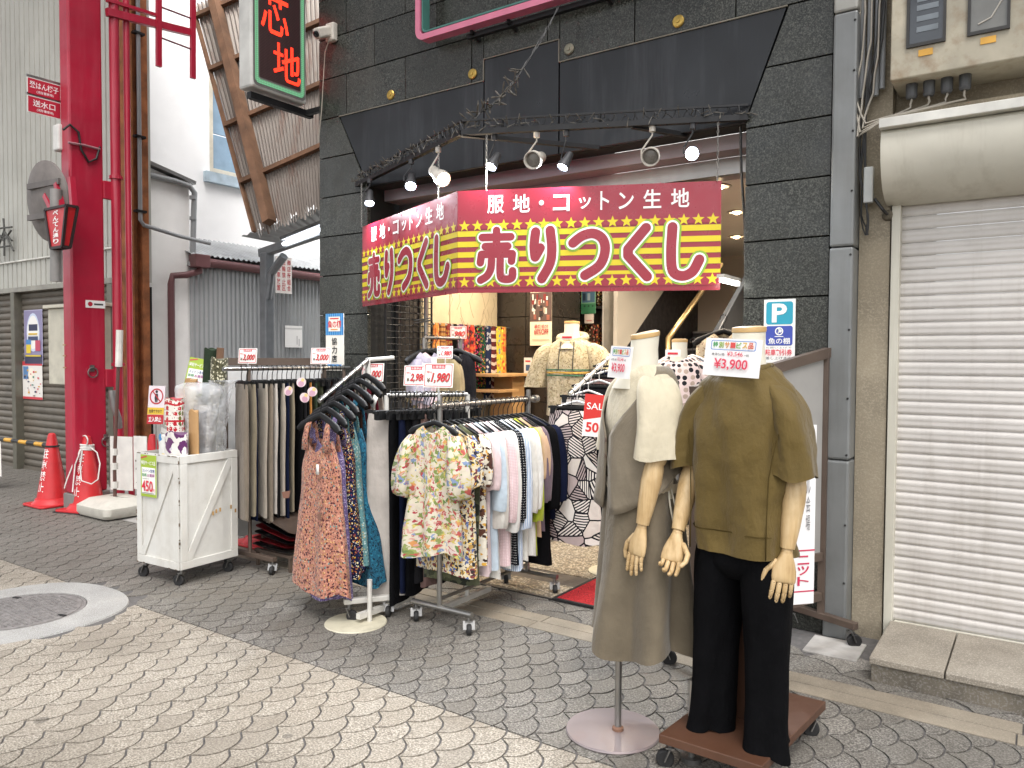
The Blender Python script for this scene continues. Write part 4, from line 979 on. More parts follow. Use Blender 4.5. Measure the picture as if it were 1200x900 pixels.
k.l(k.math('MULTIPLY', mk, .16), k.b.inputs['Emission Strength']); k.b.inputs['Emission Color'].default_value = (.25, 1, .45, 1); k.b.inputs['Base Color'].default_value = (.16, .32, .2, 1); m_ledg = k.m
k = NT('led_face'); P_ = k.n('NewGeometry').outputs['Position']; xyz = k.n('SeparateXYZ', {0: P_}); mk = dotmask(k, xyz, .0115, .35)
k.l(k.mix(mk, rgba('2b2022'), rgba('57403f')), k.b.inputs['Base Color']); k.b.inputs['Roughness'].default_value = .3; m_ledf = k.m
LX, LY0, LY1, LZ0 = -5.0, 3.765, 4.30, 3.50
ls = thing('led_sign', 'vertical LED sign with glowing red characters and green lit border on the shop corner', 'sign', (LX, 4.03, LZ0))
MB().bb(-.16, 0, LY0 - 4.03, LY1 - 4.03, 0, 1.3).build('housing', M('sign_housing', 'c6c5bf', .4, dirt=.2), ls, bevel=.02)
m = frame((.001, LY0 - 4.03, 0), (0, 1, 0), (1, 0, 0)); w_ = LY1 - LY0
prints(m, [('p', M('sign_rim', '6f6d6a', .4), [rrect(.015, .02, w_ - .015, 1.28, .04)]), ('p', m_ledf, [rrect(.07, .09, w_ - .07, 1.2, .01)]),
           ('o', m_ledg, rrect(.03, .04, w_ - .03, 1.26, .04), rrect(.062, .075, w_ - .062, 1.225, .02))], ls, .001)
prints(m, [('t', m_ledr, '芯', .085, .455, .35, .79, .008), ('t', m_ledr, '地', .20, .12, .465, .41, .008)], ls, .0005)
prints(Matrix.Translation((.003, 0, 0)) @ m, [('t', m_ledr, '芯', .085, .455, .35, .79, .008), ('t', m_ledr, '地', .20, .12, .465, .41, .008)], ls, .0005)
for z_ in (-.05, .98): MB().beam((-.06, LY0 - 4.03 + .02, z_), (-.06, 4.40 - 4.03, z_), .05, .05).build('bracket_arm', m_bar, ls)
for z_ in (-.05, .98): MB().beam((-.06, .30, z_), (.215, .30, z_), .04, .04).build('wall_arm', m_bar, ls)
# camera on the granite
sc_ = thing('security_camera', 'small white security camera with a dangling cable on the granite corner', 'camera', (-4.63, 4.22, 3.95))
MB().bb(-.04, .05, -.02, .03, -.05, .09).build('base', m_lamp_w, sc_, bevel=.01)
MB().boxm(Matrix.Translation((-.01, -.07, 0)) @ Matrix.Rotation(.45, 4, 'X'), .075, .14, .08).build('head', m_lamp_w, sc_, bevel=.015)
MB().lathe([(.024, 0), (.024, .02), (.018, .022), (.001, .02)], 14, Matrix.Translation((-.01, -.125, -.03)) @ Matrix.Rotation(PI / 2 + .45, 4, 'X')).build('lens', M('lens_black', '161517', .15), sc_)
MB().tube([(0, -.02, -.05), (-.05, -.012, -.12), (-.07, -.01, -.3), (-.09, -.012, -.55), (-.13, -.01, -.8)], .004, 6).build('cable', m_cabp, sc_, smooth=60)
# signs on the granite pillars
m = frame((-1.255, FY - .012, 1.41), (1, 0, 0), (0, -1, 0))
sign('parking_sign', 'white parking sign with turquoise P and blue field on the right granite pillar', 'sign', m, .165, .36, .008,
     [('p', '2a9cb4', [rrect(.012, .225, .153, .347, .014)]), ('p', '3f4fa6', [rrect(.012, .112, .153, .217, .012)]), ('t', 'f2f1ec', 'P', .043, .236, .122, .337, .03),
      ('t', 'f2f1ec', '魚の棚', .026, .119, .140, .153, .012), ('o', 'f2f1ec', circ(.083, .188, .022), circ(.083, .188, .016)), ('p', 'f2f1ec', [circ(.088, .190, .009), [(.06, .158), (.106, .158), (.106, .162), (.06, .162)], [(.076, .175), (.080, .175), (.086, .207), (.080, .207)]]),
      ('t', '6c6a68', 'お買い上げで', .014, .096, .150, .105, .004), ('t', 'cf3347', '駐車割引券', .012, .058, .153, .092, .018), ('t', '46464a', '差し上げます', .014, .036, .150, .052, .008)])
m = frame((-4.715, FY - .012, 1.34), (1, 0, 0), (0, -1, 0))
sign('shopkeeper_sign', 'narrow white and blue checked sign with red fish motif lettering on the left granite pillar', 'sign', m, .20, .45, .008,
     [('r', '2f7fc0', 0, .28, .2, .45)] + [('r', '6fb0dd', .025 * i, .28, .025 * i + .008, .45) for i in range(8)] + [('r', 'efe9da', .035, .31, .165, .425), ('t', 'd02f33', '魚の棚', .025, .335, .175, .395, .03), ('r', 'd02f33', .05, .405, .15, .415), ('r', 'e08a3a', .06, .32, .14, .328),
      ('|', '26262a', '協力店', .07, .06, .13, .265, .02), ('r', '3f8ac8', .02, .01, .18, .05)], 'efe9dc')
# round blue sticker behind the olive mannequin
rb = thing('round_sticker', 'round blue and white sticker on the granite pillar behind the olive dressed mannequin', 'sticker', (-1.32, FY - .004, 1.50))
MB().prism(circ(0, 0, .10, 32), frame((0, -.002, 0), (1, 0, 0), (0, -1, 0)), .002).build('disc', ink('4a8fc4'), rb)
prints(frame((0, -.002, 0), (1, 0, 0), (0, -1, 0)), [('p', 'eef0f0', [circ(0, 0, .075, 32)]), ('p', '4a8fc4', [circ(0, -.02, .04, 24)])], rb)
# red plates, lantern sign, mirror, junction box on the red column
m = frame(PX(33, 120, -7.60), (0, 1, 0), (1, 0, 0)); dy = PX(74, 120, -7.56).y - PX(32, 120, -7.56).y
p0, p1 = PX(36, 112, -7.6), PX(36, 133, -7.6)
for i, (pz, t1, lab) in enumerate(((PX(36, 112, -7.6).z, '登はん梯子', 'upper red plate with white lettering on the red column side'), (PX(36, 133, -7.6).z, '送水口', 'lower red plate with white lettering on the red column side'))):
    m = frame((-7.56, PX(32, 112, -7.56).y, pz), (0, 1, 0), (1, 0, 0))
    rt = sign('standpipe_plate', lab, 'plate', m, dy * .93, .15, .006, [('r', 'b8243a', .006, .006, dy * .93 - .006, .144), ('t', 'f3f0ee', t1, .02 if i == 0 else .045, .062, dy * .93 - (.02 if i == 0 else .05), .122, .014), ('t', 'f3f0ee', '(消防署専用)', dy * .25, .02, dy * .72, .048, .008)], 'e6e2dd', 'red standpipe plates')
    MB().bb(-.02, 0, -dy * .47, dy * .7, .155, .175).build('holder', m_alu, rt)
    MB().bb(-.02, .0, dy * .5, dy * .53, -.06, .17).build('upright', m_alu, rt)
jb = thing('junction_box', 'white plastic junction box with looping black cable on the red column', 'junction box', (-7.60, 3.56, 3.37))
jp = PX(74, 163, -7.53) - jb.location
MB().boxm(Matrix.Translation(jp), .11, .14, .24).build('box', M('plastic_white', 'd8d6d0', .4), jb, bevel=.015)
pts = [PX(x_, y_, -7.33) - jb.location for x_, y_ in ((74, 152), (82, 146), (92, 155), (95, 175), (104, 190), (113, 186), (117, 172))]
MB().tube(pts, .011, 8).build('cable', m_cab, jb, smooth=60)
MB().tube([PX(x_, y_, -7.33) - jb.location for x_, y_ in ((80, 167), (98, 170), (117, 175))], .012, 8).build('conduit', M('mauve_conduit', '9a6a70', .5), jb)
mr = thing('traffic_mirror', 'round traffic mirror seen from its grey back on a short pole beside the red column', 'mirror', (-7.95, 3.42, 2.0))
mc = PY(54, 236, 3.4) - mr.location
q = Matrix.Translation(mc) @ (Vector((.02, -1, -.12)).to_track_quat('Z', 'Y').to_matrix().to_4x4())
MB().lathe([(.001, .03), (.2, .025), (.33, .005), (.36, -.01), (.36, -.03), (.33, -.02)], 36, q).build('dish', M('mirror_back', '7d7671', .6, .2, var=.12, scale=8, dirt=.3), mr, smooth=30)
for z_ in (.14, -.14): MB().beam(mc + Vector((-.2, -.06, z_)), mc + Vector((.3, -.02, z_)), .03, .05).build('strut', M('mirror_strut', '6d6763', .5, .3), mr)
MB().tube([PY(66, 222, 3.36) - mr.location, PY(66, 330, 3.36) - mr.location], .05, 14).build('pole', M('mirror_pole', '8a8783', .5, .3), mr, smooth=40)
ln = thing('street_name_lantern', 'red tapered lantern sign with white street name and red sticks on the column', 'sign', (-7.60, 3.3, 2.5))
tl, bl = PY(53, 246, 3.3), PY(60, 291, 3.3); wt, wb_ = PY(78, 246, 3.3).x - tl.x, PY(73, 291, 3.3).x - bl.x
L0 = ln.location; a0, a1 = tl - L0, bl - L0; dp_ = .09
T4 = [a0, a0 + Vector((wt, 0, 0)), a0 + Vector((wt, dp_, 0)), a0 + Vector((0, dp_, 0))]; B4 = [a1, a1 + Vector((wb_, 0, 0)), a1 + Vector((wb_, dp_ * .7, 0)), a1 + Vector((0, dp_ * .7, 0))]
m_lant = M('lantern_red', 'c0272d', .35, var=.04)
MB().rings([B4, T4]).build('box', m_lant, ln)
ee = MB()
for A_ in (T4, B4):
    for i in range(4): ee.beam(A_[i], A_[(i + 1) % 4], .022, .022)
for i in range(4): ee.beam(B4[i], T4[i], .022, .022)
ee.build('frame', M('lantern_black', '2a1a1a', .5), ln)
for i, (x0, x1, ztop) in enumerate(((.02, -.16, .16), (.14, .05, .24), (.34, .30, .26))): MB().beam(a0 + Vector((x0, .08, -.05)), a0 + Vector((x1, .08, ztop)), .045, .045).build('stick', m_red, ln)
mm_ = frame(a1 + Vector((.0, -.003, 0)), (1, 0, 0), (0, -1, 0)); hh = a0.z - a1.z
prints(mm_, [('|', 'f3efea', 'べんてん通り', wb_ * .22, .03, wb_ * .72, hh - .02, .03)], ln)
# ================================================================== STREET OBJECTS ON THE LEFT
m_cone = M('cone_red', 'c42a2e', .42, var=.05, scale=4, dirt=.2, dscale=7, dcol='6b1f1e')
m_rub = M('black_rubber', '201f1f', .7)
def cone(p, label, text=None, col=m_cone, face=-1.0, h=.70, black=False, rz=0.0):
    t = thing('traffic_cone', label, 'traffic cone', p, rz)
    ps = [(.19, .02), (.155, .055), (.148, .075), (.135, .08), (.03 + .105 * .75, .08 + .16), (.045, h - .07), (.033, h - .012), (.02, h), (.001, h)]
    MB().lathe(ps, 28, caps=False).build('body', col, t, smooth=35)
    MB().prism(rrect(-.20, -.20, .20, .20, .05), Matrix.Translation((0, 0, .03)), .02).build('base', col, t, bevel=.006)
    if black: MB().prism(rrect(-.215, -.215, .215, .215, .04), Matrix.Translation((0, 0, .012)), .012).build('weight', m_rub, t, bevel=.004)
    if text:
        def bend(x, y, z):
            r = .135 - (.135 - .045) * (y - .08) / (h - .15) + .0025; a = face + x / r; return Vector((r * math.cos(a), r * math.sin(a), y))
        prints(None, [('|', 'f0ece8', text, -.036, .14, .036, .56, .006)], t, bend=bend)
    return t
cone(G(62, 592), 'red traffic cone lettered in white standing left of the red column', '駐車禁止', face=rad(-80), rz=0)
c2 = cone(G(103, 598), 'red traffic cone tied with white cord in front of the red column', '駐車禁止', face=rad(-95), black=True, rz=.3)
rp = MB()
def coil(c, r, z, tilt, n=24, turns=1): return [Vector((c[0] + r * math.cos(2 * PI * i / n), c[1] + r * math.sin(2 * PI * i / n), z + tilt * math.cos(2 * PI * i / n + 2))) for i in range(n * turns + 1)]
for k_ in range(4): rp.tube(coil((0, 0), .056 + .003 * (k_ % 2), .575 + .014 * k_, .006), .007, 6)
rp.tube([Vector((.02 + .055 * math.cos(a), -.03, .66 + .045 * math.sin(a))) for a in [2 * PI * i / 16 for i in range(17)]], .006, 6)
rp.tube([Vector(p) for p in ((.03, -.06, .57), (.05, -.09, .42), (.09, -.1, .30), (.17, -.05, .27), (.19, 0, .31), (.17, .03, .45), (.12, .03, .55), (.05, 0, .6))], .006, 6)
rp.tube([Vector(p) for p in ((.0, -.06, .58), (-.03, -.11, .45), (-.07, -.15, .30), (-.1, -.16, .22))], .006, 6); rp.tube([Vector(p) for p in ((.01, -.06, .58), (.0, -.11, .44), (.03, -.14, .30), (.05, -.16, .2))], .006, 6)
co = rp.build('tied_cord', M('white_cord', 'dcd8d2', .8), None, smooth=60); co.location = c2.location; tag(co, 'white cord tied round the top of the red cone with hanging loops', 'cord')
cone(G(180, 594), 'bright red cone half hidden behind the white fabric cart', None, M('cone_pinkred', 'd63a40', .4, var=.05), h=.70)
cone(G(296, 655) + Vector((-.30, .35, 0)), 'red cone mostly hidden behind the trouser rack and crate of hangers', None, h=.62)
bp = thing('barrier_pole', 'yellow and black banded barrier pole hooked to the lettered cone', 'barrier pole', G(62, 592) + Vector((0, 0, .575)))
pe = PY(-40, 509, 3.72) - bp.location; L_ = pe.length
for i in range(12):
    MB().tube([pe * (i / 12), pe * ((i + .99) / 12)], .021, 10).build('band', M('band_yellow', 'd9a02c', .4) if i % 2 else M('band_black', '232222', .4), bp, smooth=60)
MB().tube(coil((0, 0), .058, .0, 0), .009, 6).build('hook_ring', m_rub, bp)
q = G(62, 592) + Vector((0, 0, .575)) + pe * .62
m = frame(q + Vector((-.13, -.03, -.40)), (1, 0, 0), (.1, -1, 0))
sign('barrier_notice', 'white notice with red lettering hanging on the banded barrier pole', 'notice', m, .27, .40, .002, [('|', 'c8484a', '駐輪禁止', .06, .08, .21, .37, .02), ('r', '9a9a98', .03, .045, .24, .07)], 'e9e6e0')
# weighted base with a leaning pole and two white boards
wbp = G(135, 604)
wbs = thing('sign_base', 'white plastic weighted sign base with a thin pole beside the roped cone', 'sign base', wbp, rad(0))
pf_ = [[Vector((x, y, z)) for x, y in rrect(-a, -c, a, c, .06)] for a, c, z in ((.25, .21, .02), (.27, .23, .05), (.27, .23, .11), (.20, .16, .165), (.06, .05, .175))]
MB().rings(pf_).build('weight', M('base_plastic', 'c9c5b9', .5, var=.06, dirt=.35, dscale=6), wbs, smooth=35)
MB().tube([(0, 0, .17), (.0, .0, .5), (.06, .03, 1.65)], .016, 8).build('pole', M('pole_brown', '5d4038', .5), wbs)
MB().tube([(.045, .025, 1.35), (.06, .03, 1.68)], .03, 10).build('grip', M('grip_white', 'd6d2ca', .4), wbs)
for z_ in (.25, .42, .55): MB().tube([(.0, 0, z_), (.002, 0, z_ + .06)], .03, 10).build('clip', M('grip_white', '', .4), wbs)
mm_ = frame((-.09, .14, .2), (.95, .32, 0), (.32, -.95, 0))
MB().prism([(-.16, 0), (.09, 0), (.09, .5), (-.16, .5)], mm_, .008).build('board', M('board_white', 'dedad3', .5, dirt=.2), wbs)
MB().prism([(.105, .02), (.25, .02), (.25, .51), (.105, .51)], mm_, .008).build('board', M('board_white', '', .5), wbs)
# no entry board
m = card_m(PY(181, 497, 4.05), .17, .34, rad(20), rad(-6))
ne = sign('no_entry_sign', 'small no pedestrians board with red circle beside the white plaster wall', 'sign', m, .18, .36, .004,
     [('r', 'd8b43a', 0, .09, .18, .155), ('r', 'b3252d', 0, .0, .18, .088), ('o', 'b3252d', circ(.09, .26, .075, 28), circ(.09, .26, .062, 28)), ('p', '2b2a2a', [circ(.09, .305, .014, 12), [(.076, .285), (.104, .285), (.110, .245), (.102, .205), (.093, .205), (.09, .24), (.087, .205), (.078, .205), (.070, .245)]]),
      ('p', 'b3252d', [[(.04, .308), (.048, .315), (.142, .212), (.134, .205)]]), ('t', '3a352a', '危険ですので', .02, .105, .16, .138, .008), ('t', 'f2eeea', '立入禁止', .02, .02, .16, .07, .02)], 'dcd2d6')
MB().tube([Vector((0, .01, 0)), Vector((.02, .0, -.62))], .006, 8).build('post', m_alu, ne)

# ================================================================== FABRIC CART
CX = thing('fabric_cart', 'white painted wooden cart on castors with braced sides holding fabric rolls', 'cart', (-4.64, 2.975, 0), rad(3))
m_wht = M('white_painted_wood', 'd3d1ca', .5, var=.05, scale=5, dirt=.45, dscale=5, dcol='8d8678', bump=.2, bscale=40, streak=.3, stcol='a39b8c')
m_cw = M('chipped_wood', '6b5a48', .8)
w2, d2, z0, z1 = .215, .215, .11, .825
bx = MB(); t_ = .014
bx.bb(-w2, w2, -d2, -d2 + t_, z0, z1); bx.bb(-w2, w2, d2 - t_, d2, z0, z1); bx.bb(-w2, -w2 + t_, -d2 + t_ + .001, d2 - t_ - .001, z0, z1); bx.bb(w2 - t_, w2, -d2 + t_ + .001, d2 - t_ - .001, z0, z1)
bx.build('side_panel', m_wht, CX); MB().bb(-w2 + .015, w2 - .015, -d2 + .015, d2 - .015, z0 + .005, z0 + .03).build('floor_board', m_wht, CX)
def trim(face):
    o, xa, n_, W_ = face
    m = frame(o, xa, n_); H = z1 - z0
    for x0, x1, y0, y1 in ((0, W_, 0, .05), (0, W_, H - .05, H), (0, .05, .051, H - .051), (W_ - .05, W_, .051, H - .051)):
        MB().prism([(x0, y0), (x1, y0), (x1, y1), (x0, y1)], m @ Matrix.Translation((0, 0, .011)), .0105).build('batten', m_wht, CX, bevel=.002)
    dx, dy = W_ - .1, H - .1; L = math.hypot(dx, dy); nx, ny = -dy / L * .024, dx / L * .024
    Q = [(.05 - nx, .05 - ny), (W_ - .05 - nx, H - .05 - ny), (W_ - .05 + nx, H - .05 + ny), (.05 + nx, .05 + ny)]
    for f in (lambda p: p[0] - .051, lambda p: W_ - .051 - p[0], lambda p: p[1] - .051, lambda p: H - .051 - p[1]): Q = clip(Q, f)
    MB().prism(Q, m @ Matrix.Translation((0, 0, .0102)), .010).build('brace', m_wht, CX, bevel=.002)
trim(((-w2, -d2, z0), (1, 0, 0), (0, -1, 0), 2 * w2)); trim(((w2, -d2, z0), (0, 1, 0), (1, 0, 0), 2 * d2))
ch_ = MB(); random.seed(9)
for p in ((.2265, .02, .43), (.2265, .045, .44), (.2265, .075, .445), (.2265, .16, .45), (.2265, .195, .42)): ch_.box(p, (.003, .012, .025))
ch_.build('chipped_patch', M('chip_tan', 'b08b55', .8), CX)
cm = MB()
for i in range(26): cm.box((random.choice((-w2, w2)) * 1.03 + random.uniform(-.004, .004), -d2 * 1.035, random.uniform(z0, z1)), (.006, .004, random.uniform(.004, .02)))
for i in range(20): cm.box((random.uniform(-w2, w2), -d2 - .011, random.choice((z0 + .002, z1 - .003))), (random.uniform(.006, .03), .003, .005))
cm.build('worn_edges', m_cw, CX)
def caster(par, p, r=.035, yaw=0.0, wm=None, plate=True, zt=None):
    """fork + wheel, p on the ground"""
    zt = zt or 2 * r + .03
    a = Vector((math.cos(yaw), math.sin(yaw), 0)); b_ = Vector((-a.y, a.x, 0)); p = Vector(p)
    f_ = MB(); f_.tube([p + Vector((0, 0, zt)), p + Vector((0, 0, 2 * r + .012))], .009, 8)
    for s_ in (1, -1): f_.beam(p + a * .0 + b_ * .017 * s_ + Vector((0, 0, 2 * r + .012)), p + a * .018 + b_ * .017 * s_ + Vector((0, 0, r)), .004, .028, up=b_)
    f_.beam(p - b_ * .02 + Vector((0, 0, 2 * r + .012)), p + b_ * .02 + Vector((0, 0, 2 * r + .012)), .03, .006)
    fo = f_.build('caster', M('caster_steel', '8d8b88', .35, .8), par)
    c = p + a * .018 + Vector((0, 0, r)); q = Matrix.Translation(c) @ b_.to_track_quat('Z', 'Y').to_matrix().to_4x4()
    MB().lathe([(r * .35, -.013), (r * .85, -.013), (r, -.008), (r, .008), (r * .85, .013), (r * .35, .013)], 18, q).build('wheel', wm or m_rub, fo, smooth=40)
for sx, sy in ((1, -1), (-1, -1), (1, 1), (-1, 1)): caster(CX, (sx * (w2 - .03), sy * (d2 - .03), 0), .036, rad(200), zt=.112)

# ---- cloth
def cat(L, t):
    n = len(L) - 1; x = t * n; i = min(int(x), n - 1); u = x - i
    a, b, c, d = L[max(i - 1, 0)], L[i], L[i + 1], L[min(i + 2, n)]
    return [.5 * (2 * b[j] + (c[j] - a[j]) * u + (2 * a[j] - 5 * b[j] + 4 * c[j] - d[j]) * u * u + (3 * b[j] - a[j] - 3 * c[j] + d[j]) * u ** 3) for j in range(len(b))]
def cloth(mb, lv, n=28, rows=16, seed=0, k=5, drift=.6, crumple=.003, exp=2.3, open0=True, open1=True, hem=0.0, neck=0.0, drape=.008):
    """tube of cloth; level = (z, cx, cy, half width, half depth, fold depth)"""
    rng = random.Random(seed); ph = [rng.uniform(0, 6.28) for _ in range(5)]; k2 = k + rng.choice((1, 2, 3)); R = []; U = []; vv = 0; W_ = max(lv, key=lambda l: l[3] + l[4]); prev = None; PM = max(PI * (3 * (l[3] + l[4]) - math.sqrt(max((3 * l[3] + l[4]) * (l[3] + 3 * l[4]), 0))) for l in lv)
    for i in range(rows + 1):
        t = i / rows; z, cx, cy, a, b, fd = cat(lv, t)
        row = []; per = PI * (3 * (a + b) - math.sqrt(max((3 * a + b) * (a + 3 * b), 0)))
        if prev is not None: vv += math.hypot(z - prev[0], (a - prev[1]) * .6)
        prev = (z, a)
        for j in range(n):
            th = 2 * PI * j / n; c, s_ = math.cos(th), math.sin(th)
            ex = 2 / exp; x = a * math.copysign(abs(c) ** ex, c); y = b * math.copysign(abs(s_) ** ex, s_)
            d = fd * (.6 * math.sin(k * th + ph[0] + drift * math.sin(2.2 * z * 3 + ph[2])) + .4 * math.sin(k2 * th + ph[1] + drift * 1.3 * math.sin(5 * z + ph[3])))
            d += crumple * (noise.noise(Vector((x * 14 + seed, y * 14, z * 9))) + .5 * noise.noise(Vector((x * 32, y * 32 + seed, z * 24))))
            d += drape * t * (noise.noise(Vector((x * 11 + seed * 3.1, y * 11, z * 2.0))) + .6 * noise.noise(Vector((x * 24, y * 24 + seed, z * 3.5))))
            lz = z - neck * (1 - t) ** 6 * max(0, -s_) * (1 - abs(c)) * 1.0
            lz += hem * t ** 4 * math.sin(3 * th + ph[4])
            row.append(Vector((cx + x + d * c, cy + y + d * s_, lz)))
        R.append(row); U.append((PM, vv))
    el = [Vector((W_[3] * math.copysign(abs(math.cos(2 * PI * j / n)) ** (2 / exp), math.cos(2 * PI * j / n)), W_[4] * math.copysign(abs(math.sin(2 * PI * j / n)) ** (2 / exp), math.sin(2 * PI * j / n)), 0)) for j in range(n + 1)]
    ua = [0]
    for j in range(n): ua.append(ua[-1] + (el[j + 1] - el[j]).length)
    mb.rings(R, not open0, not open1, uv=lambda i, j: (ua[j], -U[min(i, len(U) - 1)][1]))
    return mb
# hangers: hook over a rail that runs along local y; garment plane along x
def hook_pts(zj=-.085):
    P = [Vector((.021 * math.cos(a), 0, .0 + .021 * math.sin(a))) for a in [rad(210 - 20 * i) for i in range(12)]]
    return P + [Vector((.021 * math.cos(rad(-30)), 0, .021 * math.sin(rad(-30)))), Vector((.006, 0, -.032)), Vector((0, 0, -.045)), Vector((0, 0, zj))]
m_hblack = M('hanger_black', '131314', .55, var=.1, spec=.3); m_hwhite = M('hanger_white', 'd9d7d4', .35, var=.05)
m_hookm = M('hook_metal', '2a2a2b', .35, .4)
HK = MB().tube(hook_pts(), .0028, 6).mesh('hook', m_hookm, 60); HKW = MB().tube(hook_pts(), .0028, 6).mesh('hook', m_hwhite, 60)
def bar_mesh(wd, drop, thick, m_, r0=.012):
    P = []; rs = []
    for i in range(13):
        u = -1 + 2 * i / 12; P.append(Vector((u * wd, -.015 * abs(u) ** 2, -.085 - drop * abs(u) ** 1.15 - (.004 if abs(u) > .95 else 0)))); rs.append(r0 + (thick - r0) * abs(u) ** 1.3 if abs(u) < .99 else thick * .6)
    return MB().tube(P, rs, 8, flat=.75).mesh('shoulder_bar', m_, 60)
HB_BROAD = bar_mesh(.19, .08, .026, m_hblack, .017); HB_THIN = bar_mesh(.185, .07, .007, m_hblack, .008); HB_SMALL = bar_mesh(.14, .055, .022, m_hblack, .014); HB_WHITE = bar_mesh(.18, .06, .008, m_hwhite, .007)
cb_ = MB().beam((-.15, 0, -.09), (.15, 0, -.09), .012, .014)
for sx in (-.12, .12): cb_.box((sx, 0, -.105), (.03, .022, .05))
HB_CLIP = cb_.mesh('clip_bar', m_hblack)
def hanger(p, yaw, label, bar=HB_BROAD, hook=HK, group=None):
    t = thing('clothes_hanger', label, 'hanger', p, yaw, group); inst(hook, 'hook', t); inst(bar, bar.name.split('.')[0], t); return t
def garment(name, label, cat_, p, yaw, mat, parts_, group=None):
    """parts_: list of (part name, MB, material or None)"""
    if len(parts_) == 1:
        o = parts_[0][1].build(name, mat, None, smooth=True); o.location = p; o.rotation_euler = (0, 0, yaw); return tag(o, label, cat_, group)
    t = thing(name, label, cat_, p, yaw, group)
    for nm, mb, mt in parts_: mb.build(nm, mt or mat, t, smooth=True)
    return t
def shirt_parts(w, L, d=.035, seed=0, fold=.008, sl=.28, slw=.075, k=5, n=28, top=-.10, hem=.01, flare=1.05, dz=0.0, puff=0, neck=.05, rows=18):
    b = MB(); t0 = top
    cloth(b, [(t0, 0, 0, .065, .03, 0), (t0 - .025, 0, 0, .11, .034, .001), (t0 - .07, 0, 0, w * .95, d * .95, .003), (t0 - .16, 0, 0, w, d, fold * .6), (t0 - .35, 0, 0, w * .99, d * 1.1, fold), (t0 - L * .8, 0, 0, w * flare, d * 1.2, fold * 1.4), (t0 - L, 0, 0, w * flare * 1.02, d * 1.25, fold * 1.6)], n, rows, seed, k, hem=hem, neck=neck)
    P = [('body', b, None)]
    if sl:
        for s_ in (1, -1):
            m_ = MB(); x = s_ * w * .93
            cloth(m_, [(t0 - .05, x * .9, 0, .03, d * .7, 0), (t0 - .10, x * 1.05, -.005, slw * (.75 + puff * .12), d * 1.1 + puff * .02, .004), (t0 - .05 - sl * .5, x * (1.16 + .06 * puff), -.012, slw * (.85 + puff * .18), d * 1.15 + puff * .045, fold), (t0 - .05 - sl * .9, x * (1.19 + .07 * puff), -.02, slw * (.8 + puff * .28), d * 1.05 + puff * .04, fold), (t0 - .05 - sl, x * (1.17 + .05 * puff), -.02, slw * (.75 - puff * .12), d, fold)], 18, 12, seed + 5 + s_, 4, hem=.004)
            P.append(('sleeve', m_, None))
    return P
def dress_parts(w, L, seed, strap=.10, d=.05, fold=.014, flare=1.45, pocket=None, n=40):
    b = MB(); t0 = -.12
    z_ = t0 - strap
    cloth(b, [(z_ - .0, 0, 0, w * .62, d * .7, .002), (z_ - .07, 0, 0, w * .80, d * .8, .003), (z_ - .16, 0, 0, w * .98, d, .005), (z_ - .30, 0, 0, w * 1.03, d * 1.1, fold * .6), (z_ - .50, 0, 0, w * (1 + (flare - 1) * .5), d * 1.2, fold), (t0 - L * .85, 0, 0, w * (1 + (flare - 1) * .85), d * 1.35, fold * 1.3), (t0 - L, 0, 0, w * flare, d * 1.4, fold * 1.5)], n, 26, seed, 6, hem=.018, neck=.07)
    P_ = [('bodice_and_skirt', b, None)]
    for sx in (1, -1):
        s = MB()
        for y_ in (-1, 1):
            P = [Vector((sx * .085, y_ * .012 * 0, t0 + .012)), Vector((sx * .092, y_ * d * .5, t0 - strap * .3)), Vector((sx * .098, y_ * d * .72, z_ - .005)), Vector((sx * w * .60, y_ * d * .72, z_ - .06))]
            s.tube(P, [.022, .024, .030, .036], 8, flat=.22, ref=(1, 0, 0))
        P_.append(('shoulder_strap', s, None))
    return P_
# ================================================================== FABRICS IN THE CART
F_ = {}
F_['coral'] = fab('coral_print', 'b17763', [(62, .36, ('5a2e30', 'c2917a', '5a2e30', 'a87a50', 'b17763'), .7), (44, .22, ('33222a', 'c99f6a', '45282c', '5f8f8a', 'b17763'), .7), (85, .17, ('cfa58c', '4a2a2e'), .7)], rough=.8)
F_['navyflo'] = fab('navy_floral', '1b1f38', [(60, .28, ('c9a23a', 'a86a3a', '2d3a66', 'd7c98f'), 1), (90, .2, ('e8e4d8', '1b1f38', 'b0483f'), 1)])
F_['tealpale'] = fab('pale_teal_print', '5c8587', [(70, .28, ('a9bdb9', '35606a', '9c9478'), 1)])
F_['teal'] = fab('teal_print', '1c566e', [(48, .36, ('0c2838', '0f3448', '2a7288', '1c566e'), 1), (75, .25, ('091c2a', '174c62', '2a7288'), 1)], warp=.3)
F_['floral'] = fab('garden_floral', 'd2c9b4', [(28, .46, ('94a05e', 'd2c9b4', 'c4bb88', '8a9458', 'd3c2ba', 'd2c9b4'), 1), (30, .38, ('b3564e', '7f8fb0', 'c98f58', 'd2c9b4', '7a8a4c', 'd2c9b4'), 1), (44, .30, ('a8424a', '66804a', 'c6b566', 'd2c9b4', 'c99a90'), 1)], warp=.6)
F_['floral2'] = fab('small_floral', 'd9cdb2', [(38, .4, ('2c2a33', 'b08a4a', '5b6c9c', '7a3f3f'), 1), (55, .24, ('e0b84f', '34302f'), 1)], warp=.4)
F_['brownflo'] = fab('brown_floral', 'e3dccb', [(17, .38, ('4a2f26', '5c3a2c', 'e3dccb'), 1), (30, .22, ('d8a647', '3a2620'), 1)], warp=.5)
F_['pinkchk'] = fab('pink_gingham', 'd9bcbe', [(120, .3, ('f0dcdc',), 0)], warp=0)
F_['dots'] = fab('black_dots', '17181d', [(70, .16, ('c9c9c9',), .2)], warp=0)
F_['bluestripe'] = fab('blue_stripe', 'dfe4ea', kind=('stripe', .012, .45, '8ea6c4'), warp=0)
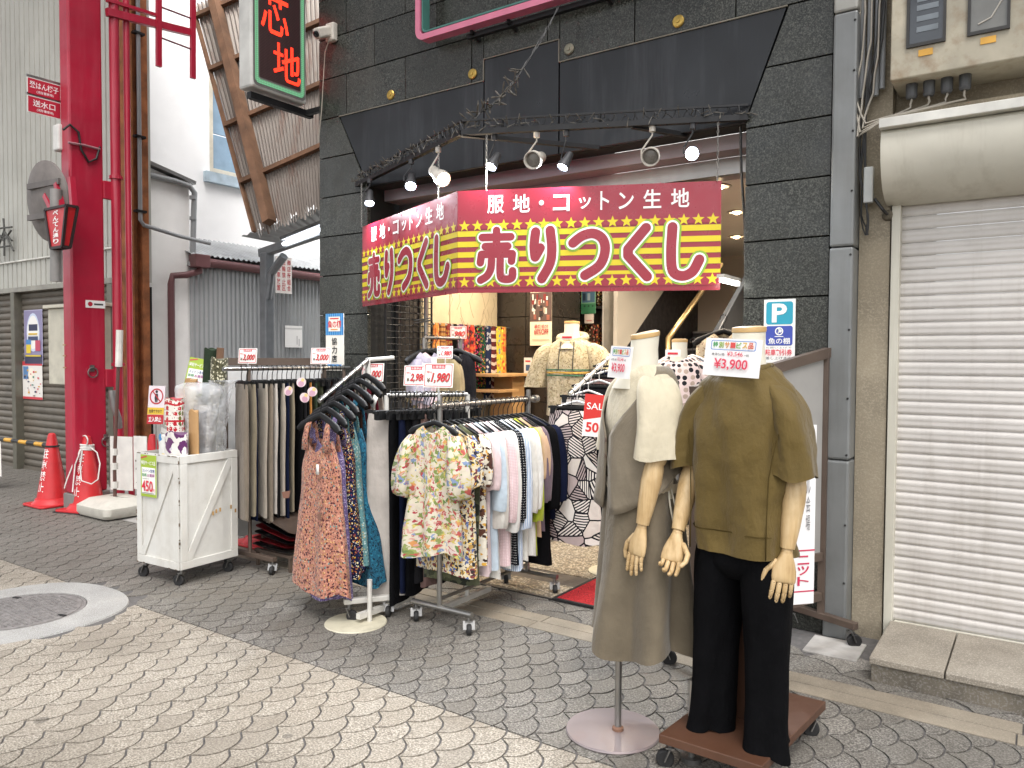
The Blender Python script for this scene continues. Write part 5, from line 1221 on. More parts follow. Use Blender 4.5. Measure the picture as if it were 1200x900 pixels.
for n_, c_ in (('white', 'dcdad4'), ('offwhite', 'd3cfc6'), ('palepink', 'd8c2c2'), ('paleblue', 'bccad4'), ('black', '0d0d0f'), ('lime', 'a8b534'), ('mauve', '6b5b66'), ('beige', 'c9a98a'), ('navy', '141a30'), ('greige', 'a39a8d'), ('taupe', '7d7264'), ('khaki', '847a66'), ('olive', '6d6038'), ('ltgrey', 'b7b0a8'), ('wine', '571a24'), ('ochre', 'a8702e'), ('dkbrown', '37251f'), ('charcoal', '1f1e20'), ('lilac', '6b5c86'), ('greylilac', 'a59fac'), ('rosebrown', '7d625c'), ('camo', '3a3d2c'), ('cream', 'dbd2bb'), ('slate', '5c626c'), ('forest', '2f3a2c')):
    F_[n_] = fab('cloth_' + n_, c_)
F_['rustdot'] = fab('lilac_spots', '6b5c86', [(85, .28, ('b9aecb', '4a3d63'), 1)])
F_['camof'] = fab('camouflage_cloth', '4a4c38', [(16, .45, ('22251c', '5d5f45', '3a3d2c'), 1)], warp=.6)
F_['geo'] = fab('geometric_print', 'd8d0c8', kind=('geo',), warp=0)
F_['polka'] = fab('polka_blouse', 'd8c3bd', [(26, .36, ('1d1c20', '2a2729', 'a89486'), .35)], warp=.05)
F_['hoodie'] = fab('cream_knit_print', 'c2b798', [(50, .3, ('96896a', 'd0c6ac', '8a7d62'), 1), (26, .25, ('a89c7c', 'c2b798'), 1)], warp=.6)
F_['leopard'] = fab('cream_blouse_print', 'd9c8a8', [(45, .2, ('6b5340', 'b08a6a'), 1)])
F_['purplerose'] = fab('purple_rose_cotton', 'ded9d2', [(8.5, .40, ('5d2a5c',), .35), (8.5, .27, ('ded9d2',), .35), (8.5, .2, ('5d2a5c',), .35), (8.5, .1, ('c9bfca',), .35)], warp=.25)
F_['rednordic'] = fab('red_folk_cotton', 'dfd8cc', [(30, .42, ('b3212c', 'b3212c', 'dfd8cc', '5c6b33'), .15), (60, .2, ('dfd8cc', '8c1a25'), .1)], kind=('stripe', .11, .12, 'b3212c', 1), warp=.05)
F_['blackdapple'] = fab('dappled_olive_cotton', '5a5740', [(60, .35, ('cfc9ae', '3c3a2a'), 1)])
F_['kraft'] = M('kraft_paper', 'b08a5c', .75, var=.06, scale=5)
F_['blueband'] = fab('multicolour_cotton', 'd9d9d4', [(14, .4, ('3a7fb0', 'c43b4a', '8fb36a', 'e2c14d', 'd9d9d4'), 1)], warp=.3)
def roll(label, base, lean, r, L, mat, end=None, flat=1.0, name='fabric_roll', group='fabric rolls standing in the cart', yaw=0, paper=None, k=3):
    b = Vector(base); d = Vector((lean[0], lean[1], 1)).normalized(); mb = MB()
    n = 22; R = []; x = Vector((math.cos(yaw), math.sin(yaw), 0)); x = (x - d * x.dot(d)).normalized(); y = d.cross(x)
    for i in range(11):
        t = i / 10; rr = r * (1 + .05 * noise.noise(Vector((t * 4, r * 100, L))))
        R.append([b + d * L * t + x * rr * math.cos(2 * PI * j / n) * (1 + .05 * math.sin(k * 2 * PI * j / n + t * 3)) + y * rr * flat * math.sin(2 * PI * j / n) + d * (.01 * math.sin(3 * 2 * PI * j / n) if i == 10 else 0) for j in range(n)])
    t_ = thing(name, label, 'fabric roll', b, 0, group)
    mb.rings([[p - b for p in r_] for r_ in R], True, True, uv=lambda i, j: (2 * PI * r * j / n, L * i / 10))
    mb.build('cloth', mat, t_, smooth=50)
    if end: MB().tube([d * (L * .5), d * (L + end[0])], end[1], 14).build('core_tube', end[2], t_, smooth=50)
    return t_
def cpos(px, py, D, z=None): return PD(px, py, D)
zc = .14
C0 = CX.location
roll('white cotton roll with red folk pattern bands in the cart front left', C0 + Vector((.0, -.09, zc)), (-.03, .02), .078, 1.03, F_['rednordic'], flat=.7)
t_ = roll('short flat bolt of white cotton with purple rose swirls at the cart front', C0 + Vector((.10, -.155, zc)), (0.0, .02), .105, .82, F_['purplerose'], flat=.45)
roll('cream plain cotton roll behind the red patterned roll', C0 + Vector((-.02, .03, zc)), (-.04, .02), .075, 1.10, F_['cream'], flat=.7)
roll('kraft paper wrapped bolt leaning at the right cart corner', C0 + Vector((.165, -.06, zc)), (.0, .0), .045, .96, F_['kraft'], flat=.45)
roll('dark olive cloth roll rising above the rear of the cart', C0 + Vector((-.07, .14, zc)), (.06, .03), .05, 1.36, F_['forest'])
roll('dappled olive roll on a wooden core at the rear of the cart', C0 + Vector((.0, .15, zc)), (.08, .02), .055, 1.30, F_['blackdapple'], end=(.07, .024, m_wood))
roll('multicoloured narrow cotton bolt at the left front of the cart', C0 + Vector((-.02, -.165, zc)), (-.02, .02), .035, .80, F_['blueband'], flat=.6)
roll('grey striped plastic wrapped roll leaning at the cart left edge', C0 + Vector((-.11, -.14, zc)), (.06, .05), .045, .86, fab('grey_band_cloth', 'bdbab4', kind=('stripe', .06, .5, '8d8a84', 1), warp=0))
roll('brown paper bolt standing at the back left of the cart', C0 + Vector((-.14, .1, zc)), (0, .02), .06, 1.15, F_['kraft'], flat=.5)
# plastic bag wrapped rolls
k = NT('clear_plastic'); k.b.inputs['Base Color'].default_value = (.86, .87, .88, 1); k.b.inputs['Roughness'].default_value = .16; k.b.inputs['Alpha'].default_value = .30; k.b.inputs['Specular IOR Level'].default_value = .8
k.bump(k.noise(k.coord(), 16, 5, .65), 1.0, .02); m_plas = k.m
k = NT('milky_plastic'); k.b.inputs['Base Color'].default_value = (.82, .83, .84, 1); k.b.inputs['Roughness'].default_value = .2; k.b.inputs['Alpha'].default_value = .42; k.b.inputs['Specular IOR Level'].default_value = .8
k.bump(k.noise(k.coord(), 14, 6, .65), 1.0, .025); m_milky = k.m
def bag(label, base, lean, lv, mat, seed):
    b = MB(); cloth(b, lv, 44, 34, seed, 5, crumple=.020, exp=2.6, open0=False)
    o = b.build('plastic_bag', mat, None, smooth=True); o.location = base; o.rotation_euler = (lean[1], lean[0], 0); tag(o, label, 'plastic bag')
    return o
roll('grey cloth roll inside the big milky plastic bag', C0 + Vector((.04, .09, zc)), (0, 0), .06, .98, F_['ltgrey'])
roll('charcoal cloth roll inside the milky plastic bag', C0 + Vector((.02, .06, zc)), (.05, 0), .04, .95, F_['slate'])
bag('big crumpled milky plastic bag over fabric rolls in the cart centre', C0 + Vector((.035, .075, 0)), (.0, 0), [(1.275, 0, 0, .06, .05, .004), (1.268, 0, 0, .12, .09, .010), (1.225, 0, 0, .165, .125, .016), (1.08, .0, 0, .155, .12, .018), (.9, .01, 0, .12, .10, .016), (.8, .01, 0, .105, .09, .014), (.55, .01, 0, .085, .075, .014), (.2, 0, 0, .08, .07, .01)], m_milky, 3)
bag('clear crinkled plastic bag spilling open at the right of the milky bag', C0 + Vector((.12, .145, 0)), (.0, 0), [(1.29, .06, 0, .10, .07, .018), (1.22, .05, 0, .055, .04, .012), (1.0, .02, 0, .05, .04, .01), (.86, 0, 0, .05, .045, .008), (.6, 0, 0, .04, .035, .004)], m_plas, 8)
# cart card 450 and the same card on a rear roll
def card450(m, w, h, label):
    return sign('price_card', label, 'price card', m, w, h, .002, [('r', '9db53a', 0, 0, w, h), ('r', 'f3f2ea', w * .07, h * .07, w * .93, h * .70), ('p', 'c9344a', [[(w * .03, h * .93), (w * .42, h * .985), (w * .42, h * .955), (w * .03, h * .90)]]),
        ('t', 'f3f2ea', '特別サービス品', w * .05, h * .76, w * .95, h * .86, .015), ('t', '2f4c8c', 'コットン生地', w * .11, h * .585, w * .90, h * .67, .015), ('t', '3f8f55', '新柄', w * .11, h * .48, w * .40, h * .56, .015), ('t', 'a04a8c', 'お買得', w * .45, h * .48, w * .9, h * .56, .015), ('t', '4a4a4a', '1mあたり', w * .15, h * .42, w * .55, h * .45, .004),
        ('t', 'd22f45', '450', w * .10, h * .13, w * .80, h * .39, .02), ('t', 'd22f45', '円', w * .81, h * .13, w * .92, h * .21, .01), ('r', '8a8a86', w * .1, h * .085, w * .9, h * .105)], 'eeece4', group='green 450 yen price cards')
m = Matrix.Translation(C0) @ Matrix.Rotation(rad(3), 4, 'Z') @ frame((-.16, -.2295, .545), (1, 0, 0), (0, -1, 0))
card450(m, .165, .27, 'green edged 450 yen price card on the front of the white cart')
card450(card_m(C0 + Vector((-.22, .17, 1.18)), .15, .2, rad(20), rad(-10), rad(8)), .16, .26, 'green edged price card leaning on the rolls at the back of the cart')

# ================================================================== RACKS
m_rail = M('chrome_rail', '9a9894', .28, .85, var=.06, scale=10); m_wrail = M('white_rail', 'cfccc4', .4, .1, var=.05, dirt=.25, dscale=8); m_brn = M('brown_steel', '62544a', .5, .3, var=.1, scale=5)
def pricecard(p, text, label, yaw, s=1.0, tilt=-.15, frame_=True, group='red price tags clipped to the racks'):
    w, h = .135 * s, .105 * s
    m = card_m(p, w, h, yaw, tilt)
    r = sign('price_tag', label, 'price tag', m, w, h, .003, [('o', 'cf4a52', rrect(.005, .005, w - .005, h - .005, .006), rrect(.009, .009, w - .009, h - .009, .005)), ('r', 'c9404a', w * .27, h * .78, w * .73, h * .93), ('t', 'f2e9e4', 'お買得品', w * .3, h * .80, w * .7, h * .91, .01), ('t', 'cf3a40', '特価', w * .10, h * .58, w * .30, h * .70, .01), ('t', '6b5540', '¥', w * .12, h * .2, w * .24, h * .4, .03), ('t', '5c4a30', text, w * .265, h * .155, w * .915, h * .595, .03, .3), ('t', 'd3262f', text, w * .26, h * .17, w * .91, h * .61, .018, .3)], 'f1efe8', group=group)
    st_ = Vector((0, .006, 0)); MB().tube([Vector((0, .004, .01)), Vector((0, .012, -.07))], .006, 8).build('clip_stem', m_plas, r); return r
# --- rack of trousers behind the cart (runs into the depth)
RA = thing('trouser_rack', 'brown steel rolling rack full of trousers behind the white fabric cart', 'clothes rack', (-4.43, 3.80, 0))
AX0, AY0, AY1, AZ = -4.43, 3.22, 4.20, 1.365
MB().tube([(0, AY0 - 3.80 - .12, AZ), (0, AY1 - 3.80 + .02, AZ)], .0135, 12).build('rail', m_rail, RA, smooth=40)
for y_ in (-.50, .36):
    MB().tube([(0, y_, .10), (0, y_, AZ)], .013, 10).build('upright', m_brn, RA, smooth=40)
    MB().beam((-.26, y_, .10), (.26, y_, .10), .035, .03).build('foot', m_brn, RA, bevel=.004)
    for x_ in (-.24, .24): caster(RA, (x_, y_, 0), .03, rad(-60), zt=.09)
MB().beam((0, -.40, .2), (0, .34, .2), .02, .02).build('lower_bar', m_brn, RA)
def trousers(label, p, yaw, mat, L=.92, w=.10, d=.012, seed=0, name='trousers', group=None, top=-.10, fold=.006):
    b = MB(); z = top
    cloth(b, [(z, 0, 0, w * 1.05, d * .8, .001), (z - .06, 0, 0, w * 1.08, d, .002), (z - .25, 0, 0, w * 1.1, d * 1.2, fold * .6), (z - L * .6, 0, .0, w * 1.0, d * 1.2, fold), (z - L, 0, 0, w * .98, d * 1.1, fold)], 20, 12, seed, 3, crumple=.004, exp=2.8, hem=.004)
    return garment(name, label, 'trousers', p, yaw, mat, [('legs', b, None)], group)
TA = [('taupe', 'wide taupe'), ('khaki', 'khaki'), ('navy', 'navy'), ('greige', 'pale greige'), ('taupe', 'second taupe'), ('ltgrey', 'light grey'), ('charcoal', 'smoke grey'), ('greige', 'sand grey'), ('navy', 'ink blue'), ('khaki', 'brownish khaki'), ('black', 'jet black'), ('charcoal', 'charcoal'), ('black', 'black'), ('ochre', 'ochre yellow'), ('forest', 'dark green'), ('camo', 'olive'), ('black', 'second black'), ('charcoal', 'dark grey'), ('dkbrown', 'dark brown'), ('navy', 'second navy'), ('forest', 'bottle green'), ('black', 'black ribbed'), ('charcoal', 'graphite')]
nA = len(TA)
for i, (c_, nm) in enumerate(TA):
    y_ = AY0 + .02 + (AY1 - AY0 - .06) * i / (nA - 1); random.seed(100 + i); ya = -.32 + random.uniform(-.12, .12)
    where = 'at the street end of' if i == 0 else ('at the shop end of' if i == nA - 1 else f'hanging on')
    hanger((AX0, y_, AZ), ya, f'black clip hanger holding the {nm} trousers on the rear rack', HB_CLIP, group='clip hangers on the trouser rack')
    trousers(f'{nm} trousers {where} the rear rack behind the cart', Vector((AX0, y_, AZ)), ya, F_[c_], L=random.uniform(.86, .96), w=random.uniform(.11, .15), d=.016, seed=i * 3 + 1, group='trousers on the rear rack')
pricecard(Vector((AX0 - .06, 3.33, AZ + .035)), '3,000', 'red price tag at the street end of the trouser rack rail', rad(25), 1.0)
pricecard(Vector((AX0 + .03, 3.90, AZ + .03)), '3,000', 'red price tag near the shop end of the trouser rack rail', rad(25), 1.15)
# round leaflets clipped between the trousers
m_leaf = M('round_leaflet', 'd9c3c0', .5, var=.2, scale=30)
random.seed(31)
for i, (px, py, D) in enumerate(((338, 458, 5.0), (353, 448, 5.1), (357, 466, 4.95), (366, 459, 5.0))):
    p = PD(px, py, D); t = thing('round_tag', ['round pink paper tag hanging on the ochre trousers', 'topmost round pink paper tag among the trouser hangers', 'edge on round paper tag between the trouser hangers', 'round pale lilac paper tag nearest the coral dress'][i], 'tag', p, 0, 'round paper tags on the trouser rack')
    a = rad([15, 30, 75, 35][i]); q = Matrix.Rotation(a, 4, 'Z') @ frame((0, 0, 0), (1, 0, 0), (0, -1, .2))
    MB().prism(circ(0, 0, .032, 22), q, .002).build('disc', ink('d6c0c0'), t)
    prints(q, [('p', 'b98ea0', [circ(0, -.01, .02, 14)]), ('p', 'd8b97a', [circ(.01, .015, .012, 10)])], t)
# stacked trays under the rack
stk = [('black', '17171a'), ('red', '7a1c22'), ('black', '1d1c1d'), ('red', '8c2228'), ('black', '17171a'), ('brown', '3d322b')]
for i, (nm, c_) in enumerate(stk):
    t = MB(); q = Matrix.Translation((0, 0, 0)) @ Matrix.Rotation(rad(3 * i), 4, 'Y')
    R = [[q @ Vector((x, y, z)) for x, y in rrect(-a, -c, a, c, .05)] for a, c, z in ((.15, .24, 0), (.19, .28, .03), (.20, .29, .032), (.185, .275, .026), (.15, .24, .006))]
    o = t.rings(R).build('plastic_tray', M('tray_' + nm, c_, .35), None); o.location = (-4.28 + .01 * i, 3.62, .13 + .034 * i); tag(o, f'{["lowest black", "second lowest red", "middle black", "upper red", "second highest black", "topmost brown"][i]} tray in the stack under the trouser rack', 'tray', 'stacked trays under the rack')
for sx in (-.12, .12): pass
ts = thing('tray_stand', 'low brown steel stand carrying the stacked trays', 'stand', (-4.28, 3.62, 0))
for y_ in (-.24, .24):
    MB().beam((-.19, y_, .112), (.19, y_, .112), .03, .02).build('crossbar', m_brn, ts); 
    for x_ in (-.17, .17): MB().beam((x_, y_, 0), (x_, y_, .101), .02, .02).build('leg', m_brn, ts)
# white board screen behind the rack
sw = thing('white_screen', 'white panel screen with brown top rail behind the trouser rack', 'screen', (-5.0, 4.05, 0))
p0, p1 = Vector((-5.25, 3.45, 0)) - sw.location, Vector((-4.86, 4.18, 0)) - sw.location
p0, p1 = PD(262, 424, 5.6) - sw.location, PD(378, 416, 6.0) - sw.location
p0.z = p1.z = 0
MB().beam(p0 + Vector((0, 0, .75)), p1 + Vector((0, 0, .75)), .02, 1.25).build('panel', M('screen_white', 'd2d1ce', .4), sw)
MB().beam(p0 + Vector((0, 0, 1.41)), p1 + Vector((0, 0, 1.41)), .04, .055).build('top_rail', m_brn, sw)
for p in (p0, p1): MB().beam(p, p + Vector((0, 0, 1.38)), .04, .04).build('upright', m_brn, sw)
# --- sloping arm of dresses
RB = thing('dress_rack', 'pale steel T foot rack with sloping chrome arm of broad black hangers', 'clothes rack', (-3.05, 3.02, 0))
B0, B1 = PD(372, 471, 4.2), PD(432, 420, 4.55)
B1.x = B0.x = (B0.x + B1.x) / 2; B0.y = 2.78; B1.y = 3.22
B0 = PD(374, 470, 4.22); B1 = PD(431, 422, 4.62)
MB().tube([B0 - RB.location, B1 - RB.location], .0125, 12).build('sloping_arm', m_rail, RB, smooth=40)
ub = Vector((B1.x, B1.y, 0)); MB().tube([B1 - RB.location, Vector((ub.x, ub.y, 1.40)) - RB.location, Vector((ub.x, ub.y, .10)) - RB.location], .016, 10).build('upright', m_wrail, RB, smooth=40)
MB().tube([B1 - RB.location + Vector((-.02, 0, .0)), B1 - RB.location + Vector((.12, .10, .015))], .012, 10).build('top_bar', m_wrail, RB)
ca, cbb = G(409, 728), G(456, 722)
MB().beam(Vector((ca.x - .02, ca.y - .02, .11)) - RB.location, Vector((cbb.x + .03, cbb.y + .03, .11)) - RB.location, .035, .03).build('foot', m_wrail, RB, bevel=.004)
caster(RB, Vector((ca.x, ca.y, 0)) - RB.location, .032, rad(20), zt=.1); caster(RB, Vector((cbb.x, cbb.y, 0)) - RB.location, .032, rad(-60), zt=.1)
db = thing('round_stand', 'round cream painted steel stand on the paving under the dresses', 'stand', G(417, 731))
MB().lathe([(.165, 0), (.168, .006), (.165, .012), (.001, .014)], 40).build('disc', M('cream_disc', 'cfc8b0', .4, var=.05, dirt=.25, dscale=9), db, smooth=30)
MB().tube([(.055, .05, .012), (.055, .05, .24)], .014, 12).build('stub_pole', m_wrail, db, smooth=40)
DR = [('coral', 'coral dress printed with small dark motifs, nearest on the sloping arm', .165, .93, 1.5), ('rustdot', 'long lilac spotted dress whose hem shows below the coral dress', .14, 1.0, 1.35), ('navyflo', 'navy dress with tiny yellow flowers behind the coral dress', .165, .90, 1.45), ('tealpale', 'pale teal speckled dress between the navy and deep teal ones', .165, .90, 1.5), ('teal', 'deep teal printed pinafore dress hanging in the middle of the arm', .185, 1.03, 1.75), ('dkbrown', 'dark brown sleeveless dress behind the teal pinafore', .16, .80, 1.2), ('wine', 'wine red pinafore dress with shoulder straps behind the brown dress', .20, .66, 1.15), ('greige', 'pale greige pinafore dress near the upright of the arm', .18, .95, 1.3)]
YB = rad(-6)
for i, (c_, lab, w, L, fl_) in enumerate(DR):
    t = i / 7; p = B0.lerp(B1, .03 + .94 * t); random.seed(40 + i); ya = YB + random.uniform(-.08, .08)
    hanger(p, ya, 'broad black hanger holding the ' + lab.split(',')[0].split(' behind')[0].split(' third')[0].split(' hanging')[0].split(' near')[0].split(' whose')[0], HB_BROAD, group='broad black hangers on the sloping arm')
    P = dress_parts(w, L, 60 + i * 2, flare=fl_, fold=.016 if i == 0 else .012, strap=.10 if i in (0, 1, 2, 3) else .17)
    if i == 0:
        pk = MB(); 
        for x_, z_, w_ in ((-.215, -.52, .06), (.10, -.60, .035)):
            pk.add([(x_ - w_, -.072, z_ - .012), (x_ + w_, -.092, z_ + .012), (x_ + w_ * .8, -.094, z_ - .03), (x_ - w_ * .6, -.076, z_ - .045)], [(0, 1, 2, 3)])
        P.append(('pocket_lining', pk, fab('brown_lining', '7d4f38')))
        tg = MB(); tg.box((.07, -.072, -.37), (.022, .002, .055)); P.append(('swing_tag', tg, ink('eceae4')))
    if i == 6:
        tg = MB(); tg.boxm(Matrix.Translation((.17, -.05, -.2)) @ Matrix.Rotation(.5, 4, 'Y'), .035, .002, .07); P.append(('swing_tag', tg, ink('eceae4')))
        tg = MB(); tg.box((.10, -.058, -.40), (.03, .002, .03)); P.append(('buckle', tg, m_rail))
    garment('dress', lab, 'dress', p, ya, F_[c_], P, 'dresses on the sloping arm')
# strap wraps seen on the hanger ends
m_wraps = ['coral', 'tealpale', 'lilac', 'tealpale', 'rosebrown', 'rosebrown', 'dkbrown']
# --- rack of blouses
RC = thing('blouse_rack', 'chrome rolling rack of blouses with price tag at its street end', 'clothes rack', (-2.64, 3.6, 0))
cx_, cy0, cy1, cz = -2.645, 3.17, 4.03, 1.19
def rl(x, y, z): return Vector((x, y, z)) - RC.location
MB().tube([rl(cx_, cy0 - .05, cz), rl(cx_, cy1 + .06, cz)], .0135, 12).build('rail', m_rail, RC, smooth=40)
for y_ in (cy0, cy1):
    MB().tube([rl(cx_, y_, .10), rl(cx_, y_, cz + .06)], .0145, 12).build('upright', m_rail, RC, smooth=40)
    MB().tube([rl(cx_ - .19, y_, .105), rl(cx_ + .22, y_, .105)], .016, 10).build('foot', m_rail, RC, smooth=40)
    for x_ in (-.165, .20): caster(RC, rl(cx_ + x_, y_, 0), .03, rad(-50), zt=.095)
MB().lathe([(.024, -.02), (.024, .02)], 12, Matrix.Translation(rl(cx_, cy1 + .08, cz)) @ Matrix.Rotation(PI / 2, 4, 'X')).build('rail_knob', m_rail, RC)
MB().tube([rl(cx_, cy0, .15), rl(cx_, cy1, .15)], .010, 8).build('lower_bar', m_rail, RC, smooth=40)
BL = [('floral', 'garden floral blouse with puffed sleeves at the street end of the blouse rack', .135, .69, .33, 1), ('floral2', 'small dark floral blouse right behind the garden floral blouse', .19, .60, .26, 0), ('camof', 'dark camouflage patterned long top on the blouse rack', .17, .66, 0, 0), ('brownflo', 'cream blouse with brown flowers on the blouse rack', .19, .56, .27, 0), ('palepink', 'pale pink blouse between the brown flowered and pale blue ones', .19, .62, .30, 0), ('paleblue', 'pale blue blouse with a paper tag on the blouse rack', .19, .60, .42, 0), ('offwhite', 'sheer off white blouse behind the pale blue one', .19, .66, .52, 0), ('pinkchk', 'pink and white checked shirt on the blouse rack', .19, .60, .5, 0), ('white', 'plain white long sleeved shirt behind the pink checked one', .19, .63, .56, 0), ('dots', 'black blouse with pin dots between two white shirts', .19, .62, .52, 0), ('bluestripe', 'blue and white striped long shirt on the blouse rack', .195, .66, .56, 0), ('offwhite', 'cream linen shirt right behind the striped shirt', .20, .62, .48, 0), ('white', 'crinkled white cotton shirt farthest of the white ones', .205, .60, .46, 0), ('lime', 'lime green cardigan near the shop end of the blouse rack', .19, .60, .54, 0), ('beige', 'beige pink top beside the lime cardigan', .185, .50, .3, 0), ('mauve', 'dusty mauve shirt near the shop end of the rack', .19, .48, .44, 0), ('black', 'long black garment at the shop end of the blouse rack', .19, .78, .5, 0), ('navy', 'dark navy jacket last on the blouse rack', .20, .50, .46, 0)]
nb_ = len(BL)
for i, (c_, lab, w, L, sl, pf__) in enumerate(BL):
    y_ = cy0 - .045 + (.045 if i else 0) + (cy1 - cy0 - .03) * (i / (nb_ - 1)); random.seed(200 + i); ya = (rad(14) if i == 0 else random.uniform(-.10, .16))
    p = Vector((cx_, y_, cz))
    hanger(p, ya, 'black hanger holding the ' + lab.split(' at the')[0].split(' right behind')[0].split(' on the')[0].split(' between')[0].split(' behind')[0].split(' near')[0].split(' last')[0].split(' farthest')[0].split(' beside')[0] + ' on the blouse rack', HB_SMALL if i == 0 else HB_THIN, group='hangers on the blouse rack')
    L = L if i == 0 else L + (.20 if i < 16 else .12); w = w if i == 0 else w + .012; P = shirt_parts(w, L, d=.038 if i == 0 else .03, seed=300 + i * 3, fold=.026 if i == 0 else .010, sl=sl, slw=.058 if pf__ else .055, puff=pf__ * .8, k=6 if i == 0 else 4, n=40 if i == 0 else 24, flare=1.28 if i == 0 else 1.0, hem=.02 if i == 0 else .008)
    if i == 5:
        tg = MB(); tg.box((.12, -.05, -.50), (.06, .002, .09)); P.append(('swing_tag', tg, ink('c6d4cf')))
    if i == 10:
        tg = MB(); tg.box((.1, -.04, -.76), (.10, .002, .14)); P.append(('swing_tag', tg, ink('cfcdc6')))
    garment('blouse', lab, 'blouse' if i < 13 else 'top', p, ya, F_[c_], P, 'garments on the blouse rack')
pricecard(Vector((cx_ + .01, cy0 - .03, cz + .10)), '1,980', 'large red 1,980 yen price tag at the street end of the blouse rack', rad(20), 1.22)
pricecard(PD(487, 452, 4.6), '2,980', 'red price tag partly hidden behind the 1,980 yen tag', rad(20), 1.15)
pricecard(PD(436, 447, 4.62), '3,000', 'red price tag at the top of the dress rack upright', rad(20), 1.05)
bag('clear plastic garment bag hanging low among the blouses on the rack', Vector((-2.66, 3.62, 0)), (0, 0), [(.80, 0, 0, .12, .02, .006), (.6, .0, 0, .13, .03, .01), (.34, .02, 0, .12, .03, .012), (.30, .02, 0, .05, .015, .006)], m_plas, 17)
# --- rack of light and dark trousers between the two
RD = thing('hanger_rack', 'white steel rack of long trousers between the dresses and the blouses', 'clothes rack', (-3.0, 3.55, 0))
D0, D1 = PD(453, 461, 4.30), PD(548, 463, 4.46); D0.z = D1.z = 1.235
MB().tube([D0 - RD.location, D1 - RD.location], .0125, 10).build('rail', m_rail, RD, smooth=40)
for p in (D0, D1):
    MB().tube([Vector((p.x, p.y, .05)) - RD.location, p - RD.location], .013, 10).build('upright', m_wrail, RD, smooth=40)
    MB().beam(Vector((p.x, p.y - .22, .05)) - RD.location, Vector((p.x, p.y + .22, .05)) - RD.location, .03, .03).build('foot', m_wrail, RD)
TD = [('ltgrey', 'wide pale grey trousers facing the street beside the wine dress', 1.02), ('black', 'long black trousers next to the pale grey pair', 1.06), ('navy', 'dark navy trousers behind the black pair', 1.0), ('black', 'second long black trousers behind the floral blouse', 1.02), ('charcoal', 'charcoal trousers behind the floral blouse', .95), ('rosebrown', 'pinkish brown trousers behind the floral blouse', .98), ('ltgrey', 'short pale trousers by the blouse rack upright', .50), ('black', 'last black trousers on the middle rack', .96), ('charcoal', 'dark grey trousers at the end of the middle rack', .9), ('black', 'black cropped trousers at the end of the middle rack', .85)]
for i, (c_, lab, L) in enumerate(TD):
    p = D0.lerp(D1, .06 + .9 * i / (len(TD) - 1)); random.seed(400 + i); ya = rad(40 if i == 0 else 105) + random.uniform(-.15, .1)
    hanger(p, ya, 'black clip hanger holding the ' + ' '.join(lab.split()[:3]) + ' on the middle rack', HB_CLIP, group='clip hangers on the middle rack')
    trousers(lab, p, ya, F_[c_], L=L, w=.125 if i == 0 else .105, d=.03 if i == 0 else .022, seed=500 + i, group='trousers on the middle rack', fold=.01)
m_hk = 22
for i in range(m_hk):
    p = D0.lerp(D1, .03 + .95 * (i + .5) / m_hk); random.seed(600 + i)
    hanger(p, rad(90) + random.uniform(-.2, .2), 'empty black clip hanger crowded on the rail of the middle rack', HB_CLIP, group='empty hangers on the middle rack')
# ================================================================== SHOP INTERIOR
m_wallw = M('interior_wall', 'bdb6aa', .7, var=.04, scale=1.5, world=True); m_dkt = M('dark_wall_tile', '2e2924', .28, var=.12, scale=5, speck=.25, sscale=200, scol='5a5046', world=True)
m_cream = fab('cream_wallpaper', 'c5b493', warp=0)
sh(MB().bb(OL + .0, OL + .03, 4.56, 9, 0.01, 2.6), 'inner_wall', M('inner_dark_wall', '3a3530', .6, world=True))
sh(MB().bb(OL + .03, XR - .16, 8.6, 8.7, 0.01, 2.6), 'inner_wall', m_wallw)
sh(MB().bb(XR - .22, XR - .16, 4.56, 8.6, 0.01, 2.6), 'inner_wall', m_wallw)
sh(MB().bb(OR - .0, OR + .012, 4.56, 6.2, .012, 2.6), 'steel_lining', M('mirror_steel', 'b8aea4', .22, .55, var=.05, scale=1.5, world=True))
# pilaster clad in dark tiles
sh(MB().bb(-4.225, -3.70, 5.92, 6.5, .01, 2.6), 'pilaster', m_back)
for i in range(10):
    z0 = .02 + .258 * i
    for x0, x1 in ((-4.225, -3.905), (-3.898, -3.69)):
        sh(MB().bb(x0, x1, 5.895, 5.918, z0, min(z0 + .252, 2.598)), 'dark_tile', m_dkt, bevel=.002)
    sh(MB().bb(-3.698, -3.675, 5.9, 6.49, z0, min(z0 + .252, 2.598)), 'dark_tile', m_dkt, bevel=.002)
wp = thing('wallpaper_board', 'cream textured wall boards behind the hanging scarves', 'wall board', (-4.2, 5.3, 0))
for y0, y1 in ((4.80, 5.16), (5.17, 5.86)): MB().bb(-.02, 0, y0 - 5.3, y1 - 5.3, .3, 2.59).build('board', M('cream_board', 'c9b998', .75, var=.05, scale=8, bump=1.0, bscale=22, world=True), wp)
vn = MB(); random.seed(21)
for i in range(26):
    y, z = random.uniform(4.82, 5.84), random.uniform(1.7, 2.5); vn.tube([Vector((.001, y - 5.3 + .03 * math.sin(t * 1.7 + i), z - .07 * t)) for t in range(5)], .0018, 4)
vn.build('vein_relief', M('vein_grey', '8d7f68', .7), wp)
gp = thing('wire_grid', 'black wire grid display panel inside the entrance left of the scarves', 'display grid', (-4.17, 4.62, 0))
g_ = MB()
for i in range(11): g_.tube([(0, -.26 + .052 * i, .25), (0, -.26 + .052 * i, 2.45)], .0035, 4)
for i in range(44): g_.tube([(.004, -.27, .25 + .05 * i), (.004, .27, .25 + .05 * i)], .0035, 4)
tag(g_.build('wire', m_bar, gp), kind='stuff')
for y_ in (-.27, .27): MB().tube([(0, y_, .02), (0, y_, 2.47)], .009, 8).build('frame_tube', m_bar, gp)
